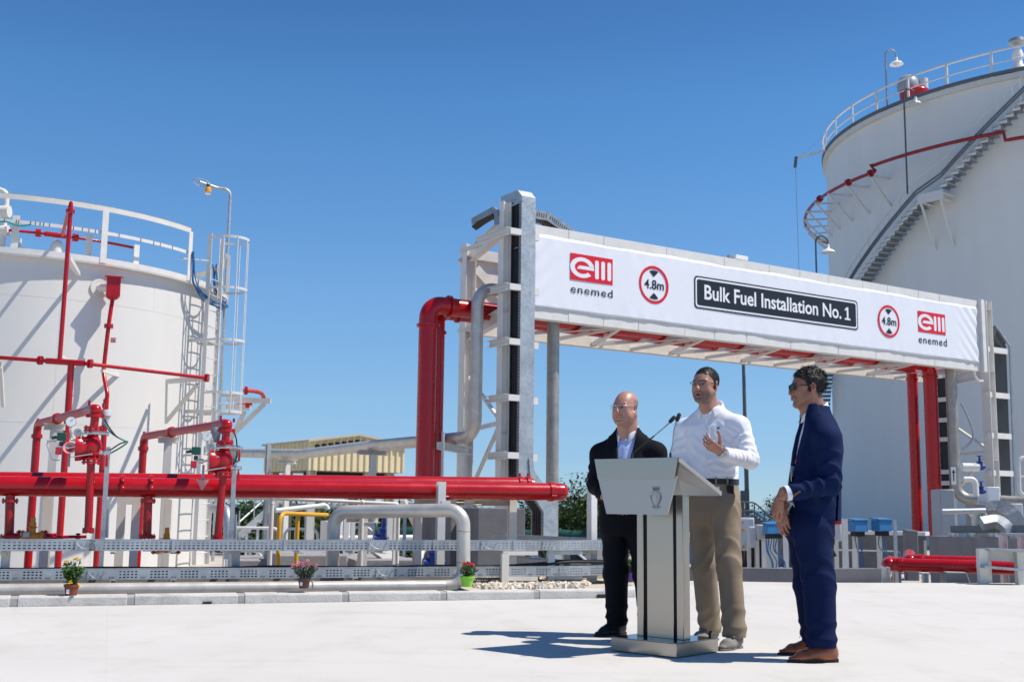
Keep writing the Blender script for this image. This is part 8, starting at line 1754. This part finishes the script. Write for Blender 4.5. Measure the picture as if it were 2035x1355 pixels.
# ---------------------------------------------------------------- bald man in the black suit
A_ = thing('person', 'bald man in black suit and pale blue shirt standing behind the lectern', 'person', V(.86, 8.32, 0))
f = yaw(18); l = ZV.cross(f); fA2, lA2 = T3(f), T3(l)
hA = Head(J(1243, 812, 8.27), yaw(40), .02, .985)
nk = J(1247, 862, 8.32)
ls, le, lw = J(1303, 900, 8.24), J(1314, 960, 8.24), J(1262, 992, 8.06); rs_, re, rw = J(1194, 903, 8.40), J(1185, 962, 8.38), J(1209, 991, 8.12)
jsec = sect([(1246, 1060, 8.32, .190, .145), (1246, 1030, 8.32, .200, .152), (1246, 990, 8.32, .198, .155), (1247, 950, 8.32, .200, .152), (1248, 915, 8.32, .205, .142), (1249, 892, 8.32, .180, .118), (1249, 874, 8.32, .125, .090), (1249, 862, 8.32, .086, .076), (1249, 853, 8.32, .074, .068)])
lo, hi = bounds([ls, le, lw, rs_, re, rw]+[V(q[1], q[2], q[0]) for q in jsec], .15); S1 = SDF(lo, hi, .005)
S1.stack(jsec, f, .03, 2.35); S1.cone(nk-V(0, 0, .02), ls, .060, .072, .05); S1.cone(nk-V(0, 0, .02), rs_, .060, .072, .05)
limb(S1, [ls, le, lw], [.078, .066, .052], .03); limb(S1, [rs_, re, rw], [.078, .066, .052], .03)
for a, b, k in ((ls, le, 1), (le, lw, 2), (rs_, re, 3), (re, rw, 4)): S1.folds(a, b, .0055, 2.8, 1.0, k, .3 if k in (1, 3) else -.1, 1.1 if k in (1, 3) else .7, .12)
S1.wrinkle(.003, 22, 8, (1, 1, .6))
axA = cl(jsec); zc0, zc1 = J(1246, 962, 8.32).z, nk.z-.005
jacket_cut(S1, axA, fA2, lA2, lambda Z: .004+.066*np.clip((Z-zc0)/(zc1-zc0), 0, 1)**.8, zc0, nk.z+.08, .05, .008, .075)
endcut(S1, lw, (lw-le).normalized()); endcut(S1, rw, (rw-re).normalized()); jA = S1.build('jacket', suitK, A_)
ssec = [(z, x, y, max(a-.016, .073), max(b-.010, .071)) for z, x, y, a, b in jsec if z > zc0-.12]; S2 = SDF(lo, hi, .007); S2.stack(ssec, f, .03, 2.35); S2.wrinkle(.0022, 40, 4, (1, 1, .3)); S2.disp(lambda X, Y, Z: np.where(np.abs((X-axA(Z)[0])*lA2[0]+(Y-axA(Z)[1])*lA2[1]) < .016, -.003, 0)); shA = S2.build('shirt', shirtB, A_)
collar(nk+V(0, 0, .014)-f*.004, yaw(22), ZV.cross(yaw(22)), .075, .056, collarW, shA, drop=.040, open_=.36, tip=.03, tilt=.055)
buttons(shA, [onchest(z, 0, ssec, f, l, .007) for z in (nk.z-.045, nk.z-.13, nk.z-.21)], f, .0055, MT['wht']); buttons(jA, [onchest(zc0-.02, .0, jsec, f, l, .012)], f, .010, MT['dark'])
mb = MB(); p = onchest(J(1290, 897, 8.2).z, .115, jsec, f, l, .004); mb.box(p, (.10, .006, .022), ((l*.96-f*.2-V(0, 0, .05)).normalized(), f, ZV)); mb.build('breast_pocket', suitK, jA, bevel=.002)
hipR, knR, anR = J(1222, 1050, 8.36), J(1224, 1140, 8.36), J(1226, 1242, 8.34); hipL, knL, anL = J(1272, 1050, 8.26), J(1283, 1140, 8.24), J(1292, 1245, 8.22)
tsec = sect([(1246, 985, 8.32, .175, .135), (1246, 1030, 8.32, .185, .142), (1246, 1062, 8.32, .175, .13)])
trousers(A_, tsec, f, [([hipL, knL, anL], [.098, .084, .076]), ([hipR, knR, anR], [.100, .086, .074])], suitK, seed=5)
blackleather = flat('polished_black_leather', (.012, .012, .014), .3)
shoe((anR.x, anR.y), V(-.80, -.60), .29, blackleather, sole, A_, .048); shoe((anL.x, anL.y), V(-.3, -.95), .29, blackleather, sole, A_, .048)
skA = (.45, .225, .165)
HR = SDF(np.array(rw)-.2, np.array(rw)+.22, .0035); hand(HR, rw+(rw-re).normalized()*.03, V(.75, -.35, -.45), V(-.35, -.75, .4), V(.3, -.2, 1), (.35, .35, .4, .4), .04, None, .98)
HL = SDF(np.array(lw)-.22, np.array(lw)+.2, .0035); hand(HL, lw+(lw-le).normalized()*.03, V(-.75, -.35, -.35), V(.2, -.85, .35), V(-.3, -.2, 1), (.35, .35, .4, .4), .04, None, .98)
pel = V(tsec[1][1], tsec[1][2], tsec[1][0]); limA = [(nk, pel, .05, .1), (ls, le, .05, .042), (le, lw, .042, .03), (rs_, re, .05, .042), (re, rw, .042, .03), (nk, ls, .04, .05), (nk, rs_, .04, .05), (pel, hipL, .09, .07), (pel, hipR, .09, .07), (hipL, knL, .07, .05), (knL, anL, .05, .035), (hipR, knR, .07, .05), (knR, anR, .05, .035)]
body_mesh(A_, hA, nk-V(0, 0, .02), skA, [HR, HL], limA, nr=.070, jaw=1.14, fat=.012, nose=1.02, beard=.0, bald=True, hair=[.10, .07, .06])
for q, s_ in ((re, rw), (le, lw)): d = (s_-q).normalized(); mb = MB(); mb.lathe(s_-d*.02, d, [(0, .04), (.045, .040), (.047, .036), (.02, .034)], 20); mb.build('shirt_cuff', collarW, shA)
silver_fr = flat('silver_frame', (.55, .55, .55), .25, .9); glasses(hA, A_, silver_fr, lensmat('clear_lens_pale', (.90, .90, .91), .03), .050, .034, .0012)
# ---------------------------------------------------------------- man in the navy suit, in profile
C_ = thing('person', 'man in navy blue suit and brown shoes wearing sunglasses, seen in profile', 'person', V(1.86, 7.15, 0))
f = yaw(84); l = ZV.cross(f); fC, lC = T3(f), T3(l)
hC = Head(J(1605, 772, 7.16), yaw(88), .0, .985)
nk = J(1619, 818, 7.17)
ls, le, lw = J(1645, 872, 6.98), J(1650, 962, 6.95), J(1573, 978, 6.93); rs_, re, rw = J(1630, 868, 7.36), J(1612, 955, 7.40), J(1571, 1004, 7.13)
jsec = sect([(1614, 1036, 7.17, .195, .163), (1616, 1005, 7.17, .196, .155), (1619, 970, 7.17, .185, .145), (1622, 930, 7.17, .186, .137), (1626, 895, 7.17, .192, .136), (1628, 865, 7.17, .188, .122), (1627, 842, 7.17, .15, .098), (1624, 823, 7.17, .095, .084), (1622, 808, 7.17, .078, .076)])
lo, hi = bounds([ls, le, lw, rs_, re, rw]+[V(q[1], q[2], q[0]) for q in jsec], .17); S1 = SDF(lo, hi, .005)
S1.stack(jsec, f, .025, 2.3); S1.cone(nk-V(0, 0, .02), ls, .060, .074, .05); S1.cone(nk-V(0, 0, .02), rs_, .060, .074, .05)
limb(S1, [ls, le], [.080, .067], .03); limb(S1, [le, lw], [.065, .052], .012); limb(S1, [rs_, re, rw], [.086, .068, .052], .02)
S1.folds(ls, le, .007, 2.6, 1.0, 1, .30, 1.15, .12); S1.folds(le, lw, .006, 2.8, .8, 2, -.15, .75, .11); S1.wrinkle(.0035, 18, 9, (1, 1, .7)); S1.folds(J(1600, 880, 7.0), J(1610, 1000, 7.0), .003, 2.2, 1.4, 5, .3, 1, .2)
axC = cl(jsec); zc0, zc1 = J(1612, 985, 7.17).z, nk.z-.01
jacket_cut(S1, axC, fC, lC, lambda Z: .002+.048*np.clip((Z-zc0)/(zc1-zc0), 0, 1)**.9+.03*np.clip((zc0-Z)/.25, 0, 1), zc0-.6, nk.z+.10, .05, .008, .075)
# side vent, pocket flap
zv = J(1660, 975, 7.1).z
def vent(X, Y, Z): cx, cy = axC(Z); px, py = X-cx, Y-cy; u = px*lC[0]+py*lC[1]; v = px*fC[0]+py*fC[1]; return np.where((Z < zv) & (u > .06) & (np.abs(v+.085) < .006), .03, 0)
S1.disp(vent); zh = J(1614, 1034, 7.17).z; S_2, XYZ = S1.sl(S1.o, S1.o+S1.h*S1.n); S1.f = np.maximum(S1.f, (zh-XYZ[2])+0*S1.f).astype(np.float32)
endcut(S1, lw, (lw-le).normalized()); endcut(S1, rw, (rw-re).normalized()); jC = S1.build('jacket', suitN, C_)
ssec = [(z, x, y, max(a-.016, .070), max(b-.012, .070)) for z, x, y, a, b in jsec if z > zc0-.05]; S2 = SDF(lo, hi, .007); S2.stack(ssec, f, .03, 2.3); shC = S2.build('shirt', collarW, C_)
collar(nk+V(0, 0, .012), yaw(84), ZV.cross(yaw(84)), .073, .048, collarW, shC, drop=.022, open_=.22, tip=.02, tilt=.070)
def side(z, v, off=.003):                                         # point on his left flank
    s_ = sorted(jsec); zz = [q[0] for q in s_]; a, b = np.interp(z, zz, [q[3] for q in s_]), np.interp(z, zz, [q[4] for q in s_]); u = a*(1-min(.99, abs(v/b))**2.3)**(1/2.3); return V(np.interp(z, zz, [q[1] for q in s_]), np.interp(z, zz, [q[2] for q in s_]), z)+l*(u+off)+f*v
zp = J(1632, 969, 7.0).z; mb = MB(); P = [side(zp+dz, v, .006) for v, dz in ((-.055, 0), (.0, 0), (.065, -.008), (.065, -.052), (.0, -.047), (-.055, -.043))]; mb.prism([p for p in P], l*-.004); mb.build('pocket_flap', suitN, jC, smooth=0, bevel=.0015)
bd = (V(0, -.95, -.2)); buttons(jC, [J(x, y, 6.872) for x, y in ((1577.5, 984.5), (1581, 981.5), (1585, 979), (1589, 976.5))], bd, .0065, flat('horn_button', (.16, .085, .035), .4), 'sleeve_button')
tsec = sect([(1611, 985, 7.17, .17, .135), (1609, 1025, 7.17, .178, .142), (1608, 1062, 7.17, .168, .135)])
hipL, knL, anL = J(1612, 1052, 7.07), J(1628, 1160, 7.04), J(1633, 1286, 7.02); hipR, knR, anR = J(1600, 1052, 7.27), J(1607, 1160, 7.32), J(1619, 1276, 7.36)
trousers(C_, tsec, f, [([hipL, knL, anL], [.118, .094, .088]), ([hipR, knR, anR], [.112, .088, .080])], suitNt, seed=8, wr=.0025)
brown = paint('tan_brown_leather', (.27, .075, .026), .30, 0, .35, 10, coat=.3, spec=.5)
shoe((anL.x+.022, anL.y), V(-.99, -.12), .318, brown, sole, C_, .047, lace=True, toe=.8); shoe((anR.x+.0, anR.y), V(-.99, -.08), .318, brown, sole, C_, .047, lace=True, toe=.8)
skC = (.32, .145, .092)
lwr = lw+(lw-le).normalized()*.055+V(0, 0, -.01); HL = SDF(np.array(lwr)-.2, np.array(lwr)+.16, .003); hand(HL, J(1549, 990, 6.95), V(-.30, .20, -.75), V(-.85, -.42, .15), V(.6, -.6, 0), (.55, .6, .6, .6), .04, V(-.05, .3, -.9), 1.0)
HR = SDF(np.array(rw)-.22, np.array(rw)+.16, .003); hand(HR, J(1553, 1010, 7.08), V(.04, -.10, -1), V(-.62, -.75, 0), V(-.7, .5, 0), (.35, .40, .45, .45), .05, V(.15, -.15, -.85), 1.03)
pel = V(tsec[1][1], tsec[1][2], tsec[1][0]); limC = [(nk, pel, .05, .1), (ls, le, .05, .042), (le, lw, .042, .032), (lw, J(1549, 990, 6.95), .032, .027), (rs_, re, .05, .042), (re, J(1553, 1008, 7.08), .042, .027), (nk, ls, .04, .05), (nk, rs_, .04, .05), (pel, hipL, .09, .07), (pel, hipR, .09, .07), (hipL, knL, .07, .05), (knL, anL, .05, .035), (hipR, knR, .07, .05), (knR, anR, .05, .035)]
body_mesh(C_, hC, nk-V(0, 0, .02), skC, [HL, HR], limC, nr=.062, jaw=1.04, beard=.25, hair=[.02, .015, .012], lips=(.28, .10, .08))
d = (lw-le).normalized()
for q, s_, rr in ((le, lw, .046), (re, rw, .043)): d = (s_-q).normalized(); mb = MB(); mb.lathe(s_-d*.02, d, [(0, rr), (.058, rr*.98), (.060, rr*.92), (.04, rr*.9)], 24); mb.build('shirt_cuff', collarW, shC)
strands(hC, hair_sdf(hC, .012, .005, .082, 0, .0035, 90, 5, nape=-.080), 'hair', paint('curly_dark_hair', (.017, .014, .013), .5, 0, .8, 60, spec=.5), C_, 5600, .021, .0019, .22, (.2, .35, -.55), .50, 2)
glasses(hC, C_, MT['dark'], flat('black_sunglass', (.012, .014, .02), .06), .052, .036, .0022, name='sunglasses')
# lanyard and badge
lan = flat('red_lanyard', (.42, .02, .03), .6); zz = [nk.z-.02, nk.z-.12, nk.z-.22, nk.z-.32]
mb = MB(); P = [onchest(z, u, jsec, f, l, -.010 if i < 3 else .004) for i, (z, u) in enumerate(zip(zz, (.045, .036, .02, .008)))]
for p, q in zip(P, P[1:]): mb.beam(p, q, .016, .003, f)
ln = mb.build('lanyard', lan, C_, smooth=0); p = onchest(nk.z-.385, .012, jsec, f, l, .012); mb = MB(); mb.box(p, (.065, .004, .095), ((l*.8+f*.6).normalized(), (f*.8-l*.6).normalized(), ZV)); bg_ = mb.build('badge', MT['wht'], ln, bevel=.002); mb = MB(); mb.box(p-V(0, 0, .033), (.060, .0055, .028), ((l*.8+f*.6).normalized(), (f*.8-l*.6).normalized(), ZV)); mb.build('badge_band', lan, bg_, smooth=0)
